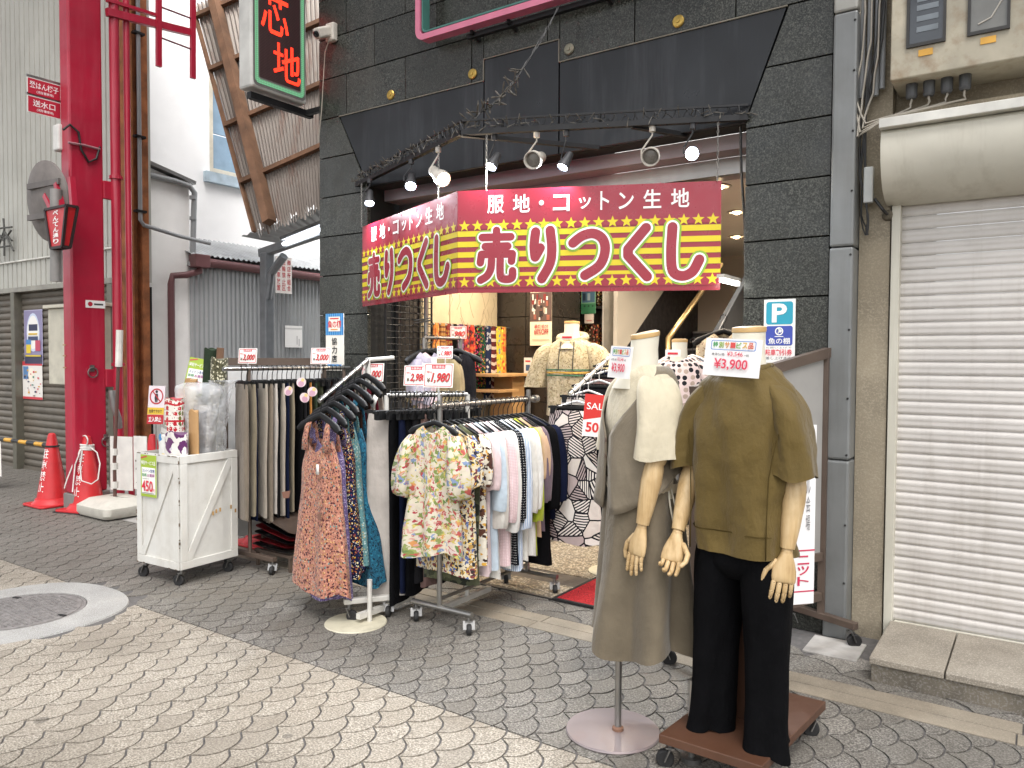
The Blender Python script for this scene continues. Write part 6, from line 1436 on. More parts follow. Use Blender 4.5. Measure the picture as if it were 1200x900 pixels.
for z_ in (1.72, 1.74): MB().tube([(0, .05, z_), (.18, .05, z_ + .02)], .005, 6).build('prong', m_rail, gp)
MB().tube([(0, .12, 1.55), (.14, .12, 1.57)], .005, 6).build('prong', m_rail, gp)
tp = thing('tension_pole', 'chrome floor to ceiling pole beside the wire grid', 'pole', (-4.1, 4.74, 0)); MB().tube([(0, 0, .015), (0, 0, 2.59)], .019, 12).build('tube', m_rail, tp, smooth=40)
MB().lathe([(.03, .015), (.03, .03), (.02, .05)], 12).build('foot', m_rail, tp)
# scarves on a rail
sr = thing('scarf_rail', 'thin rail along the cream wall holding a row of bright scarves', 'rail', (-4.08, 5.3, 1.72))
MB().tube([(0, -.5, 0), (0, .6, 0)], .008, 8).build('rod', m_rail, sr)
for y_ in (-.45, .1, .55): MB().tube([(0, y_, 0), (-.11, y_, .0)], .006, 6).build('bracket', m_rail, sr)
SCF = [('orange cotton', fab('scarf_orange', 'c77a35', [(34, .35, ('a5552a', 'd89a55'), 1)])), ('tan striped', fab('scarf_tan', 'a9793f', kind=('stripe', .04, .4, '6b3f25', 1))), ('brick red printed', fab('scarf_brick', '7d2a25', [(30, .3, ('b0863f', '4a1a1a'), 1)])), ('black', F_['black']), ('purple', fab('scarf_purple', '512a55', [(26, .35, ('8a5a8a', '2f1838'), 1)])), ('crimson flowered', fab('scarf_crimson', '8c1f2a', [(34, .36, ('b8473a', 'b07a3a', '3a1a22'), 1)], warp=.4)), ('scarlet and black', fab('scarf_scarlet', 'a8281f', [(32, .40, ('2a1518', 'c0602a'), 1)], warp=.5)), ('black with red flowers', fab('scarf_blackflo', '1c1a1d', [(42, .33, ('a82335', '3f7a4a', 'b0803a', '95446a'), 1)], warp=.4)), ('dark green flowered', fab('scarf_green', '1f3a2d', [(44, .33, ('9a455a', 'a9903a', '2a5a3d'), 1)], warp=.4)), ('navy and white zigzag', fab('scarf_navy', '232c48', [(26, .38, ('a9a9ac', '232c48'), 1)], warp=.5)), ('maroon striped', fab('scarf_maroon', '5c2a2c', kind=('stripe', .07, .4, 'c9b5a8', 1), warp=.5)), ('bright yellow dotted', fab('scarf_yellow', 'd2bd35', [(22, .30, ('b06a5a', '7a8fa0', 'c98a2a', '8fa050'), 1)])), ('orange yellow', fab('scarf_oy', 'd89a3a', [(24, .33, ('c94a2a', 'e2c94a'), 1)]))]
for i, (nm, mt_) in enumerate(SCF):
    b = MB(); y_ = 4.84 + .079 * i; random.seed(700 + i)
    cloth(b, [(.01, 0, 0, .028, .012, .002), (-.05, 0, 0, .032, .016, .004), (-.3, 0, 0, .036, .018, .006), (-.55 - random.uniform(0, .25), 0, 0, .040, .02, .008)], 18, 10, 700 + i, 4, hem=.02)
    o = b.build('scarf', mt_, None, smooth=True); o.location = (-4.08, y_, 1.72); o.rotation_euler = (0, 0, rad(80)); tag(o, f'{nm} scarf hanging on the rail against the cream wall', 'scarf', 'scarves on the rail')
pricecard(PX(537, 397, -4.0), '980', 'tilted orange price tag pinned on the hanging scarves', rad(35), 1.0, -.1)
# shirts on a short rail inside the entrance
ir = thing('short_rack', 'short rail of shirts and a dark vest just inside the entrance', 'clothes rack', (-3.55, 4.55, 0)); i0 = PD(497, 388, 5.35); i1 = PD(540, 394, 5.55)
iz = 1.585; i0.z = i1.z = iz
MB().tube([i0 - ir.location, i1 - ir.location], .011, 8).build('rail', m_rail, ir)
for p in (i0, i1): MB().tube([Vector((p.x, p.y, .015)) - ir.location, p - ir.location], .012, 8).build('upright', m_rail, ir)
for i, (c_, lab, w, L, sl, yw) in enumerate((('greylilac', 'grey lilac shirt on the short rail beside the wire grid', .10, .36, .26, 80), ('pinkchk', 'pink checked shirt on the short rail beside the wire grid', .11, .38, .28, 70), ('cream', 'beige linen jacket on a black hanger on the short rail', .145, .42, .30, 25), ('charcoal', 'dark denim vest on a black hanger on the short rail', .14, .40, 0, 20))):
    p = i0.lerp(i1, (.05, .2, .3, .9)[i]); mt_ = F_[c_] if c_ != 'cream' else fab('linen_beige', '8f7f5c')
    hanger(p, rad(yw), 'black hanger holding the ' + lab.split(' on ')[0], HB_BROAD, group='hangers on the short rail')
    garment('shirt', lab, 'shirt', p, rad(yw), mt_, shirt_parts(w, L, .05, 720 + i, .012, sl, .06), 'shirts on the short rail')
pricecard(PD(521, 420, 5.2), '1,980', 'small red price tag hanging on the short rail of shirts', rad(25), .8)
pb = thing('pine_shelf', 'small pine wood shelf unit under the yellow scarf', 'shelf', (-3.98, 5.72, 0))
m_pine = M('pine_wood', 'b98f5c', .6, var=.15, scale=5, world=True)
MB().bb(-.12, .12, -.1, .1, .02, 1.28).build('cabinet', m_pine, pb, bevel=.004); MB().bb(-.2, .2, -.42, .14, 1.285, 1.31).build('shelf_board', m_pine, pb, bevel=.003); MB().bb(-.2, .2, -.42, -.11, 1.15, 1.175).build('shelf_board', m_pine, pb, bevel=.003)
# notices and poster on the pilaster
m = frame(PY(614, 437, 5.89), (1, 0, 0), (0, -1, 0)); sign('notice', 'small white and blue notice on the dark tiled pilaster', 'notice', m, .085, .14, .003, [('r', '3f5a7d', .02, .02, .065, .075), ('r', 'c24a4a', .015, .1, .07, .115)], 'e4e1da')
m = frame(PY(616, 448, 5.89), (1, 0, 0), (0, -1, 0)); sign('notice', 'tiny white label below the notice on the dark pilaster', 'notice', m, .06, .04, .003, [('r', 'c24a4a', .01, .012, .04, .026)], 'e4e1da')
pw = .23; m = frame(PY(621, 405, 5.86), (1, 0, 0), (0, -1, 0))
random.seed(77)
sign('poster', 'tall sale poster with crowded photo on the dark pilaster', 'poster', m, pw, .58, .003, [('r', 'efe6cf', 0, .48, pw, .58), ('t', '2d2a22', '売りつくし', .02, .495, pw - .02, .56, .02), ('r', '5c4a44', 0, .215, pw, .475)] + [('r', random.choice(['d9d2c8', '7a2a2a', 'b5a58f', '2c2626', '94584a']), x_, z_, x_ + random.uniform(.01, .035), z_ + random.uniform(.02, .06)) for x_, z_ in [(random.uniform(.005, pw - .04), random.uniform(.22, .41)) for i in range(34)]] + [('t', 'b03a40', '最終処分', .05, .155, pw - .03, .19, .012), ('t', 'b03a40', '60%OFF', .05, .10, pw - .03, .15, .015), ('r', 'b8a98a', .03, .05, pw - .02, .056)], 'e6d8bb')
# back shelves with folded cloth and upright bolts
bs = thing('fabric_shelf', 'dark back shelf of folded cloth and standing bolts behind the hooded mannequin', 'shelf', (-4.2, 7.0, 0))
sx0, sx1 = PY(644, 360, 7.0).x, PY(724, 360, 7.0).x
MB().bb(sx0 + 4.2 - .1, sx1 + 4.2, .02, .05, .015, 2.55).build('back_panel', M('shelf_back', '9a938a', .6), bs)
for z_ in (.5, 1.0, 1.35, 1.93): MB().bb(sx0 + 4.2 - .1, sx1 + 4.2, -.32, .018, z_, z_ + .025).build('shelf_board', M('shelf_dark', '2b2623', .5), bs)
for x_ in (sx0 - .12, (sx0 + sx1) / 2, sx1): MB().bb(x_ + 4.2, x_ + 4.2 + .02, -.33, .019, .015, 2.55).build('side_panel', M('shelf_light', 'c5bfb5', .5), bs)
cn_ = dict(zip(['5c4a52', '8f8580', '43303c', 'b5aaa0', '6b2a30', '2f3a4a', 'a06a4a', '7d7264', 'c9c0b2'], ['plum', 'grey', 'dark plum', 'pale grey', 'wine', 'slate blue', 'tan', 'taupe', 'cream'])); sn_ = {1.96: 'top', 1.375: 'upper middle', 1.025: 'lower middle', .525: 'bottom'}
random.seed(13); cc = ['5c4a52', '8f8580', '43303c', 'b5aaa0', '6b2a30', '2f3a4a', 'a06a4a', '7d7264', 'c9c0b2']
for z_ in (1.96, 1.375):
    x = sx0 + .02
    while x < sx1 - .08:
        if z_ in (1.96,) and x < (sx0 + sx1) / 2 - .1:
            w = .22
            for j in range(4):
                c_ = random.choice(cc); o = MB().bb(-w / 2, w / 2, -.12, .12, 0, .038).build('folded_cloth', fab('fold_' + c_, c_), None, bevel=.014); o.location = (x + w / 2, 6.85, z_ + .04 * j); tag(o, f'folded {cn_[c_]} cloth lying {["lowest", "second", "third", "topmost"][j]} in a pile on the upper back shelf', 'fabric bolt', 'folded cloth on the back shelf')
            x += w + .02
        else:
            w = random.uniform(.045, .07); c_ = random.choice(cc); pat = [(40, .34, tuple(random.sample(['c98a4a', '2a2020', 'b05040', '8fa05a', 'd8c9a8'], 3)), 1)] if x > (sx0 + sx1) / 2 else []
            mt_ = fab(f'bolt_{c_}_{bool(pat)}', c_ if not pat else '4a3428', pat); mb = MB(); cloth(mb, [(0, 0, 0, w / 2, .1, .003), (.2, 0, 0, w / 2, .1, .004), (.40, 0, 0, w / 2, .1, .003)], 14, 4, int(x * 100), 3, open0=False, open1=False)
            o = mb.build('cloth_bolt', mt_, None, smooth=True); o.location = (x + w / 2, 6.84, z_ + .006); tag(o, f'narrow {cn_[c_]} cloth bolt standing on the {sn_[z_]} back shelf' if not pat else f'narrow patterned cloth bolt standing on the {sn_[z_]} back shelf', 'fabric bolt', 'cloth bolts on the back shelf'); x += w + .006
m = frame(PY(681, 368, 6.64), (1, 0, 0), (0, -1, 0)); sign('shelf_tag', 'green and blue hanging card chart in front of the back shelves', 'card', m, .16, .23, .003, [('r', '4f6f86', .01, .11, .15, .22), ('r', '2c3a4a', .02, .13, .05, .2), ('r', '9aaeb5', .07, .13, .1, .2), ('r', '3d7a55', .0, .0, .16, .1), ('p', '2a4a35', [circ(.04, .075, .01), circ(.085, .075, .01), circ(.13, .075, .01)])], '7faf8c')
m = frame(PY(685, 379, 6.64), (1, 0, 0), (0, -1, 0)); sign('shelf_tag', 'small pale card under the green chart at the back shelves', 'card', m, .10, .10, .003, [('r', 'c87a70', .02, .02, .08, .03)], 'd9cdbf')
# stairs going up at the back right
st = thing('staircase', 'dark staircase with light side wall and brass handrail at the back of the shop', 'stairs', (-2.85, 6.4, 0))
for i in range(12): MB().bb(-.44, .36, -.15 + .27 * i, .125 + .27 * i, .195 * i + .012, .195 * (i + 1)).build('step', M('stair_black', '29282b', .35, var=.15, scale=3, world=True), st)
for i in range(12): MB().bb(-.44, .36, -.158 + .27 * i, -.151 + .27 * i, .195 * (i + 1) - .02, .195 * (i + 1)).build('nosing', M('stair_nosing', '8b8a8c', .4, .3), st)
a = MB(); a.add([(-.46, .16, .015), (-.46, 2.6, .015), (-.46, 2.6, 2.59), (-.46, .16, 2.59), (-.50, .16, .015), (-.50, 2.6, .015), (-.50, 2.6, 2.59), (-.50, .16, 2.59)], [(0, 1, 2, 3), (4, 7, 6, 5), (0, 4, 5, 1), (1, 5, 6, 2), (2, 6, 7, 3), (3, 7, 4, 0)]); a.build('side_wall', m_wallw, st)
sk = MB().prism([(.16, .0), (2.6, .0), (2.6, 2.55), (1.55, 2.36), (.16, 1.40)], frame((-.455, 0, .02), (0, 1, 0), (1, 0, 0)), .004); sk.build('dark_skirting', M('skirt_black', '232124', .4), st)
MB().beam((.40, -.30, 1.0), (.40, 1.7, 2.35), .05, .36).build('stringer', M('slate_stringer', '4b5058', .35, .2, var=.1), st, bevel=.004)
ha, hb = PX(783, 397, -2.6), PX(845, 310, -2.6)
MB().tube([Vector((-2.6, ha.y, ha.z - .55)) - st.location, ha - st.location, hb - st.location], .024, 12).build('handrail', M('brass_rail', 'a58e66', .3, .85), st, smooth=60)
# hanging garments at the right inner wall
p = PD(848, 378, 5.0); hanger(p + Vector((0, 0, .03)), rad(20), 'black hanger on the right inner wall holding the cream spotted blouse', HB_BROAD)
garment('blouse', 'cream spotted sleeveless blouse hanging on the mirrored steel wall', 'blouse', p + Vector((0, 0, .03)), rad(20), F_['leopard'], shirt_parts(.17, .55, .05, 801, .008, 0))
ml = thing('wall_lamp', 'short lit white strip lamp on the mirrored steel wall', 'lamp', PX(853, 330, -1.42)); MB().bb(-.012, .012, -.10, .16, -.010, .010).build('tube', EM('strip_white', 'f4f4ee', 5), ml); MB().bb(-.02, .02, -.12, .18, .011, .03).build('housing', m_lamp_w, ml)
p = PD(812, 400, 4.75); hanger(p, rad(-20), 'white hanger with black hook holding the grey shirt by the stairs', HB_WHITE)
garment('shirt', 'grey shirt on a white hanger beside the polka dot blouse', 'shirt', p, rad(-20), F_['slate'], shirt_parts(.16, .5, .05, 811, .008, .25))
# red mat
m_mat = (lambda k: k)(NT('red_mat')); P_ = m_mat.n('NewGeometry').outputs['Position']; n1 = m_mat.noise(P_, 130, 3, .7)
m_mat.l(m_mat.ramp(n1, [(.35, lin('3d0508')), (.5, lin('a3121c')), (.7, lin('c92a30'))]), m_mat.b.inputs['Base Color']); m_mat.b.inputs['Roughness'].default_value = .95; m_mat.bump(n1, 1.0, .006)
rm = thing('door_mat', 'bright red loop door mat with dark edge on the shop floor', 'mat', (-1.75, 4.5, .0146))
c_ = [G(648, 706), G(702, 664)]; ang = math.atan2(c_[1].x - c_[0].x, c_[1].y - c_[0].y)
MB().bb(-.60, .42, -.60, .75, .0, .010).build('pile', m_mat.m, rm); eg = MB()
for a_ in ((-.62, -.601, -.62, .77), (.421, .44, -.62, .77), (-.6, .42, -.62, -.601), (-.6, .42, .751, .77)): eg.bb(*a_, 0, .011)
eg.build('rubber_edge', m_rub, rm)

# ================================================================== MANNEQUINS
k = NT('mannequin_wood'); P_ = k.coord(); sv = k.n('VectorMath', {0: P_, 1: (16, 16, 1.6)}, operation='MULTIPLY').outputs[0]; o = k.ramp(k.noise(sv, 3.0, 5, .6), [(.3, lin('a88a5c')), (.5, lin('c4a77a')), (.7, lin('cfb68c'))])
k.l(k.mix(k.ramp(k.noise(P_, 14, 4), [(.5, (0, 0, 0)), (.75, (.35,) * 3)]), o, rgba('9a7a50')), k.b.inputs['Base Color']); k.b.inputs['Roughness'].default_value = .42; k.b.inputs['Specular IOR Level'].default_value = .35; m_wd = k.m; m_torso = fab('mannequin_linen', 'd8d2c0'); m_capw = M('neck_cap_wood', 'c4a069', .45, var=.12, scale=12)
m_joint = M('joint_dark', '4a3622', .6)
def capsule(mb, a, b_, r0, r1, n=10, flat=1.0):
    a, b_ = Vector(a), Vector(b_); d = (b_ - a).normalized()
    mb.tube([a - d * r0 * .75, a - d * r0 * .45, a, b_, b_ + d * r1 * .5, b_ + d * r1 * .85], [r0 * .45, r0 * .85, r0, r1, r1 * .8, r1 * .35], n, flat)
def hand(par, M_, side, curl, spread=1.0, s=1.0, thumb_fwd=.5):
    """wooden hand in the frame M_: fingers point to -z, palm faces -y, thumb on side*x"""
    T = lambda x, y, z: M_ @ Vector((x * s * side, y * s, z * s))
    pal = []
    for z, a, b_, cx in ((.012, .019, .017, 0), (0, .022, .018, 0), (-.02, .031, .0175, .001), (-.045, .038, .0155, .001), (-.068, .0395, .014, 0), (-.082, .038, .012, -.001), (-.088, .034, .008, -.001)):
        pal.append([T(cx + a * math.copysign(abs(math.cos(t)) ** .8, math.cos(t)), b_ * math.sin(t), z) for t in [2 * PI * k / 18 for k in range(18)]])
    h = MB().rings(pal).build('hand', m_wd, par, smooth=60)
    jt = MB()
    for i, (x, L, r, zb) in enumerate(((.029, .068, .0085, -.084), (.0105, .076, .009, -.088), (-.0085, .071, .0088, -.087), (-.0265, .056, .0078, -.081))):
        f = MB(); p = Vector((x, 0, zb)); ang = 0; sp = x * 2.2 * spread
        for seg, (fr, cu) in enumerate(((.46, .35), (.31, 1.0), (.23, .8))):
            ang += curl * cu * (1 + .18 * i)
            d = Vector((sp, -math.sin(ang), -math.cos(ang))).normalized(); q = p + d * L * fr
            capsule(f, T(*(p + d * .004)), T(*(q - d * .002)), r * s * (1 - .08 * seg), r * s * (.94 - .1 * seg), 9); jt.sphere(T(*(p + Vector((0, -.0, 0)))), r * s * .72, 8); jt.sphere(T(*(p + d * .006 + Vector((0, .0075, 0)))), .0017 * s, 6); p = q
        f.build('finger', m_wd, h, smooth=60)
    f = MB(); p = Vector((.030, -.004, -.022)); d = Vector((.62, -.35 * thumb_fwd, -.75)).normalized()
    for seg, L in enumerate((.040, .030, .024)):
        q = p + d * L; capsule(f, T(*p), T(*q), .0105 * s * (1 - .1 * seg), .0095 * s * (1 - .1 * seg), 9); p = q + d * .003; d = (d + Vector((-.35 * (1 + curl), -.28 * (.3 + curl), -.22))).normalized()
    f.build('thumb', m_wd, h, smooth=60); jt.build('joint_pins', m_joint, h, smooth=True)
    return h
def arm(par, sh_, el, wr, palm, side, curl, thumb_fwd=.5, up=True):
    a = MB()
    if up: a.tube([sh_, sh_.lerp(el, .5), el], [.044, .042, .036], 14); a.build('upper_arm', m_wd, par, smooth=60)
    MB().sphere(el, .034, 12).build('elbow', m_wd, par, smooth=True)
    f = MB(); d = (wr - el).normalized()
    f.tube([el - d * .006, el + d * .02, el.lerp(wr, .3), el.lerp(wr, .7), wr], [.030, .036, .038, .031, .0235], 16); fo = f.build('forearm', m_wd, par, smooth=60)
    MB().sphere(wr + d * .010, .019, 10).build('wrist', m_wd, fo, smooth=True)
    z = -d; y = -Vector(palm); y = (y - z * y.dot(z)).normalized(); x = y.cross(z)
    M_ = Matrix(((x.x, y.x, z.x, 0), (x.y, y.y, z.y, 0), (x.z, y.z, z.z, 0), (0, 0, 0, 1))); M_.translation = wr + d * .026
    hand(par, M_, side, curl, thumb_fwd=thumb_fwd)
def neck(par, z0, z1, r, tilt=0.0, cy=0.0):
    mb = MB(); R = []
    for z, rr, y in ((z0 - .09, r * 2.2, 0), (z0 - .05, r * 1.75, 0), (z0 - .02, r * 1.25, 0), (z0, r * 1.1, 0), ((z0 + z1) / 2, r * .98, .004), (z1 - .006, r, .008)):
        R.append([Vector((rr * math.cos(t), rr * .95 * math.sin(t) + y + cy, z + tilt * math.sin(t) * max(0, (z - z0) / (z1 - z0)) * r)) for t in [2 * PI * k / 24 for k in range(24)]])
    mb.rings(R).build('neck', m_torso, par, smooth=60)
    top = [[p + Vector((0, 0, dz)) + (p - Vector((0, .008 + cy, p.z))) * k_ for p in R[-1]] for dz, k_ in ((.001, .03), (.010, .05), (.018, .02), (.021, -.25))]
    MB().rings(top).build('neck_cap', m_capw, par, smooth=60)
def open_cloth(lv, gap, n=40, rows=20, seed=0, k=5, th=.004):
    """cloth ring left open at the front (-y); gap(t) = half angle of the opening"""
    R = []; U = []
    for i in range(rows + 1):
        t = i / rows; z, cx, cy, a, b_, fd = cat(lv, t); g = gap(z); row = []
        for j in range(n + 1):
            u = j / n; an = -PI / 2 + g + (2 * PI - 2 * g) * u; c, s_ = math.cos(an), math.sin(an)
            x = a * math.copysign(abs(c) ** .87, c); y = b_ * math.copysign(abs(s_) ** .87, s_); d = fd * math.sin(k * an + seed) + .004 * noise.noise(Vector((x * 20 + seed, y * 20, z * 14)))
            row.append(Vector((cx + x + d * c, cy + y + d * s_, z + .12 * t ** 4 * (1 + math.sin(an)))))
        R.append(row)
    mb = MB(); mb.rings(R, False, False, closed=False, uv=lambda i, j: (.9 * j / n, -.6 * i / rows))
    return mb
# ---- left mannequin: cream tee, greige vest, taupe skirt
gl = G(724, 861); gp0 = gl.copy()
gl = gl + .09 * _r0 + .05 * _f0
ML = thing('mannequin', 'headless mannequin in greige vest over cream tee and long taupe skirt on round base', 'mannequin', (gl.x, gl.y, 0), rad(-38))
PL = Matrix.Rotation(rad(38), 3, 'Z') @ (gp0 - gl)
MB().lathe([(.178, .004), (.182, .010), (.178, .016), (.02, .020), (.001, .020)], 48, Matrix.Translation(PL + Vector((-.02, -.012, 0)))).build('base_disc', M('mauve_disc', '8b8181', .28, .1, var=.06, scale=4, dirt=.25, dscale=7, dcol='8d6a5c'), ML, smooth=30)
MB().tube([PL + Vector((0, 0, .018)), PL + Vector((0, 0, .95))], .0135, 14).build('pole', m_rail, ML, smooth=40); MB().lathe([(.022, .018), (.022, .03), (.015, .035)], 14, Matrix.Translation(PL)).build('pole_socket', M('rust_socket', '7a5a48', .7), ML)
for k_ in range(3): MB().lathe([(.012, 0), (.012, .004)], 10, Matrix.Translation((.14 * math.cos(k_ * 2.1 + .4) + PL.x - .02, .14 * math.sin(k_ * 2.1 + .4) + PL.y, -.0))).build('foot_pad', m_rub, ML)
neck(ML, 1.425, 1.535, .056, .18)
b = MB(); cloth(b, [(1.425, 0, .005, .075, .062, 0), (1.405, 0, .005, .105, .075, .001), (1.375, 0, .005, .140, .088, .002), (1.30, 0, 0, .168, .108, .003), (1.20, 0, -.005, .174, .122, .004), (1.08, 0, -.002, .165, .112, .006), (.97, 0, 0, .158, .108, .007), (.93, 0, 0, .16, .11, .004)], 48, 26, 21, 5, neck=.03); b.build('tee_body', fab('cream_tee', 'c9bfa6', var=.06), ML, smooth=True)
for s_ in (1, -1):
    sv_ = MB(); cloth(sv_, [(1.392, s_ * .085, .005, .028, .05, 0), (1.366, s_ * .108, .002, .042, .072, .002), (1.325, s_ * .134, -.003, .050, .086, .004), (1.26, s_ * .158, -.008, .056, .090, .007), (1.17, s_ * .174, -.016, .061, .088, .010), (1.085, s_ * .182, -.026, .066, .086, .014)], 26, 14, 30 + s_, 3, hem=.006); sv_.build('tee_sleeve', fab('cream_tee', ''), ML, smooth=True)
m_vest = fab('greige_vest', '7c7261', var=.07); m_skirt = fab('taupe_skirt', '6e6453', var=.07)
vb = open_cloth([(1.420, 0, .012, .088, .080, 0), (1.402, 0, .010, .118, .096, .001), (1.372, 0, .006, .136, .110, .002), (1.32, 0, .002, .150, .126, .003), (1.22, 0, -.006, .170, .140, .005), (1.10, 0, -.008, .176, .142, .008), (.98, 0, -.006, .184, .148, .012), (.86, 0, -.004, .200, .156, .018)], lambda z: .07 + (1.5 * max(0, (z - 1.16) / .26) if z > 1.1 else 1.6 * max(0, 1.06 - z) ** 1.2), seed=3, k=6)
vo = vb.build('vest', m_vest, ML, smooth=True); so_ = vo.modifiers.new('cloth', 'SOLIDIFY'); so_.thickness = .005
bt = MB()
for z_ in (1.14, 1.08): bt.lathe([(.009, 0), (.009, .003), (.001, .004)], 12, Matrix.Translation((.012, -.158, z_)) @ Matrix.Rotation(PI / 2, 4, 'X'))
bt.build('button', M('brown_button', '5c4a3c', .4), ML)
b = MB(); cloth(b, [(1.0, 0, 0, .150, .106, .003), (.975, 0, 0, .166, .122, .004), (.965, 0, 0, .168, .124, .006), (.85, 0, 0, .178, .138, .014), (.7, 0, 0, .188, .148, .026), (.5, 0, 0, .200, .160, .038), (.345, 0, 0, .212, .170, .046)], 90, 34, 44, 5, drift=.3, hem=.026, drape=.02); b.build('skirt', m_skirt, ML, smooth=True)
b = MB(); cloth(b, [(.985, 0, 0, .167, .123, .004), (.965, 0, 0, .170, .126, .006), (.95, 0, 0, .168, .124, .004)], 64, 4, 44, 11); b.build('waistband', fab('beige_band', 'b3a68d'), ML, smooth=True)
dsx = MB(); dsx.tube([Vector(p) for p in ((.155, .03, .97), (.178, .025, .91), (.190, .035, .84), (.192, .055, .835), (.186, .07, .89), (.160, .075, .968))], .0035, 6); dsx.tube([Vector(p) for p in ((.158, .04, .97), (.183, .045, .90), (.194, .05, .85))], .003, 6); dsx.build('drawstring', M('cord_cream', 'cfc8b5', .7), ML, smooth=True)
MB().box((.155, -.06, 1.03), (.028, .003, .10), 1.1).build('swing_tag', ink('a9bab8'), ML)
Lsh, Lel, Lwr = Vector((.180, -.03, 1.115)), Vector((.186, -.042, 1.07)), Vector((.185, -.09, .85))
arm(ML, Lsh, Lel, Lwr, (-.35, .95, 0), 1, .12, .2)
arm(ML, Vector((-.180, -.02, 1.115)), Vector((-.186, -.01, 1.07)), Vector((-.190, .03, .855)), (.9, -.3, 0), -1, .2)
# ---- right mannequin: olive tee, black trousers
gp_ = G(810, 893); RZ = rad(-8)
cR = Vector((gp_.x, gp_.y, 0)) + Vector((math.cos(RZ) * .115 - math.sin(RZ) * .05, math.sin(RZ) * .115 + math.cos(RZ) * .05, 0)) + .045 * _r0
MR = thing('mannequin', 'headless mannequin in olive short sleeved top and black wide trousers beside the brown plinth', 'mannequin', cR, RZ)
neck(MR, 1.435, 1.548, .057, .06, .01)
m_olive = fab('olive_top', '635229', var=.08, rough=.62); m_blk = fab('black_trousers', '0a0a0c', var=.15)
b = MB(); cloth(b, [(1.432, 0, .0, .080, .068, 0), (1.418, 0, -.002, .098, .080, .001), (1.388, 0, 0, .130, .094, .002), (1.340, 0, 0, .166, .114, .003), (1.22, 0, -.004, .182, .138, .005), (1.08, 0, -.004, .176, .138, .010), (.94, 0, 0, .172, .134, .014), (.785, 0, 0, .176, .136, .017)], 72, 40, 52, 4, drift=1.2, crumple=.012, neck=.055, drape=.026); b.build('top_body', m_olive, MR, smooth=True)
cb2 = MB(); cb2.tube([Vector((.089 * math.cos(t), .072 * math.sin(t) - .004, 1.428 - .048 * max(0, -math.sin(t)) ** 2)) for t in [2 * PI * i / 32 for i in range(33)]], .009, 8); cb2.build('neck_ribbing', m_olive, MR, smooth=True)
for s_ in (1, -1):
    sv_ = MB(); cloth(sv_, [(1.375, s_ * .095, .0, .030, .055, 0), (1.348, s_ * .118, -.002, .044, .078, .003), (1.305, s_ * .142, -.005, .056, .092, .005), (1.24, s_ * .164, -.008, .060, .098, .008), (1.15, s_ * .178, -.010, .064, .100, .012), (1.06, s_ * .186, -.012, .070, .100, .016)], 36, 24, 60 + s_, 3, crumple=.008, hem=.010, drape=.012); sv_.build('top_sleeve', m_olive, MR, smooth=True)
hb2 = MB(); cloth(hb2, [(.866, 0, 0, .1755, .1385, .0155), (.861, 0, 0, .176, .139, .016)], 72, 2, 52, 4, drift=1.2, crumple=.012); hb2.build('hem_seam', fab('olive_seam', '4d4022'), MR, smooth=True)
for s_ in (1, -1):
    sm = MB(); sm.tube([Vector((s_ * .172, -.08, 1.26)), Vector((s_ * .155, -.110, 1.16)), Vector((s_ * .142, -.122, 1.06)), Vector((s_ * .138, -.124, .92)), Vector((s_ * .138, -.126, .79))], .0022, 5); sm.build('front_seam', fab('olive_seam', ''), MR, smooth=True)
b = MB(); cloth(b, [(.86, 0, 0, .150, .098, .003), (.80, 0, 0, .155, .102, .004), (.735, 0, 0, .155, .105, .005), (.69, 0, 0, .09, .07, .004)], 40, 10, 71, 4, open0=False, open1=False); b.build('trouser_hips', m_blk, MR, smooth=True)
for s_, ze, dy in ((1, .115, -.01), (-1, .125, 0)):
    b = MB(); cloth(b, [(.83, s_ * .078, 0, .078, .094, .002), (.70, s_ * .088, 0, .084, .106, .004), (.45, s_ * .098, -.004, .072, .092, .007), (.2, s_ * .104, -.008 + dy, .070, .090, .010), (ze, s_ * .110, -.012 + dy, .076, .098, .012)], 36, 24, 80 + s_, 3, drift=.4, hem=.014, drape=.014); b.build('trouser_leg', m_blk, MR, smooth=True)
spx = MR.matrix_basis.inverted() @ Vector((gp_.x, gp_.y, 0)) if False else None
inv = (Matrix.Translation(cR) @ Matrix.Rotation(RZ, 4, 'Z')).inverted(); lp_ = inv @ Vector((gp_.x, gp_.y, 0))
MB().tube([(lp_.x, lp_.y, .006), (lp_.x, lp_.y, .30)], .0125, 12).build('steel_pole', m_rail, MR, smooth=40); MB().tube([(lp_.x, lp_.y, .0), (lp_.x, lp_.y, .022)], .035, 18).build('pole_foot', M('steel_foot', '6f6d6a', .4, .6), MR)
arm(MR, Vector((.185, 0, 1.2)), Vector((.188, -.012, 1.05)), Vector((.178, -.05, .825)), (-.55, .85, 0), 1, .22, .2)
arm(MR, Vector((-.185, 0, 1.2)), Vector((-.188, -.03, 1.05)), Vector((-.190, -.12, .84)), (.3, -1, 0), 1, .62, 1.0)
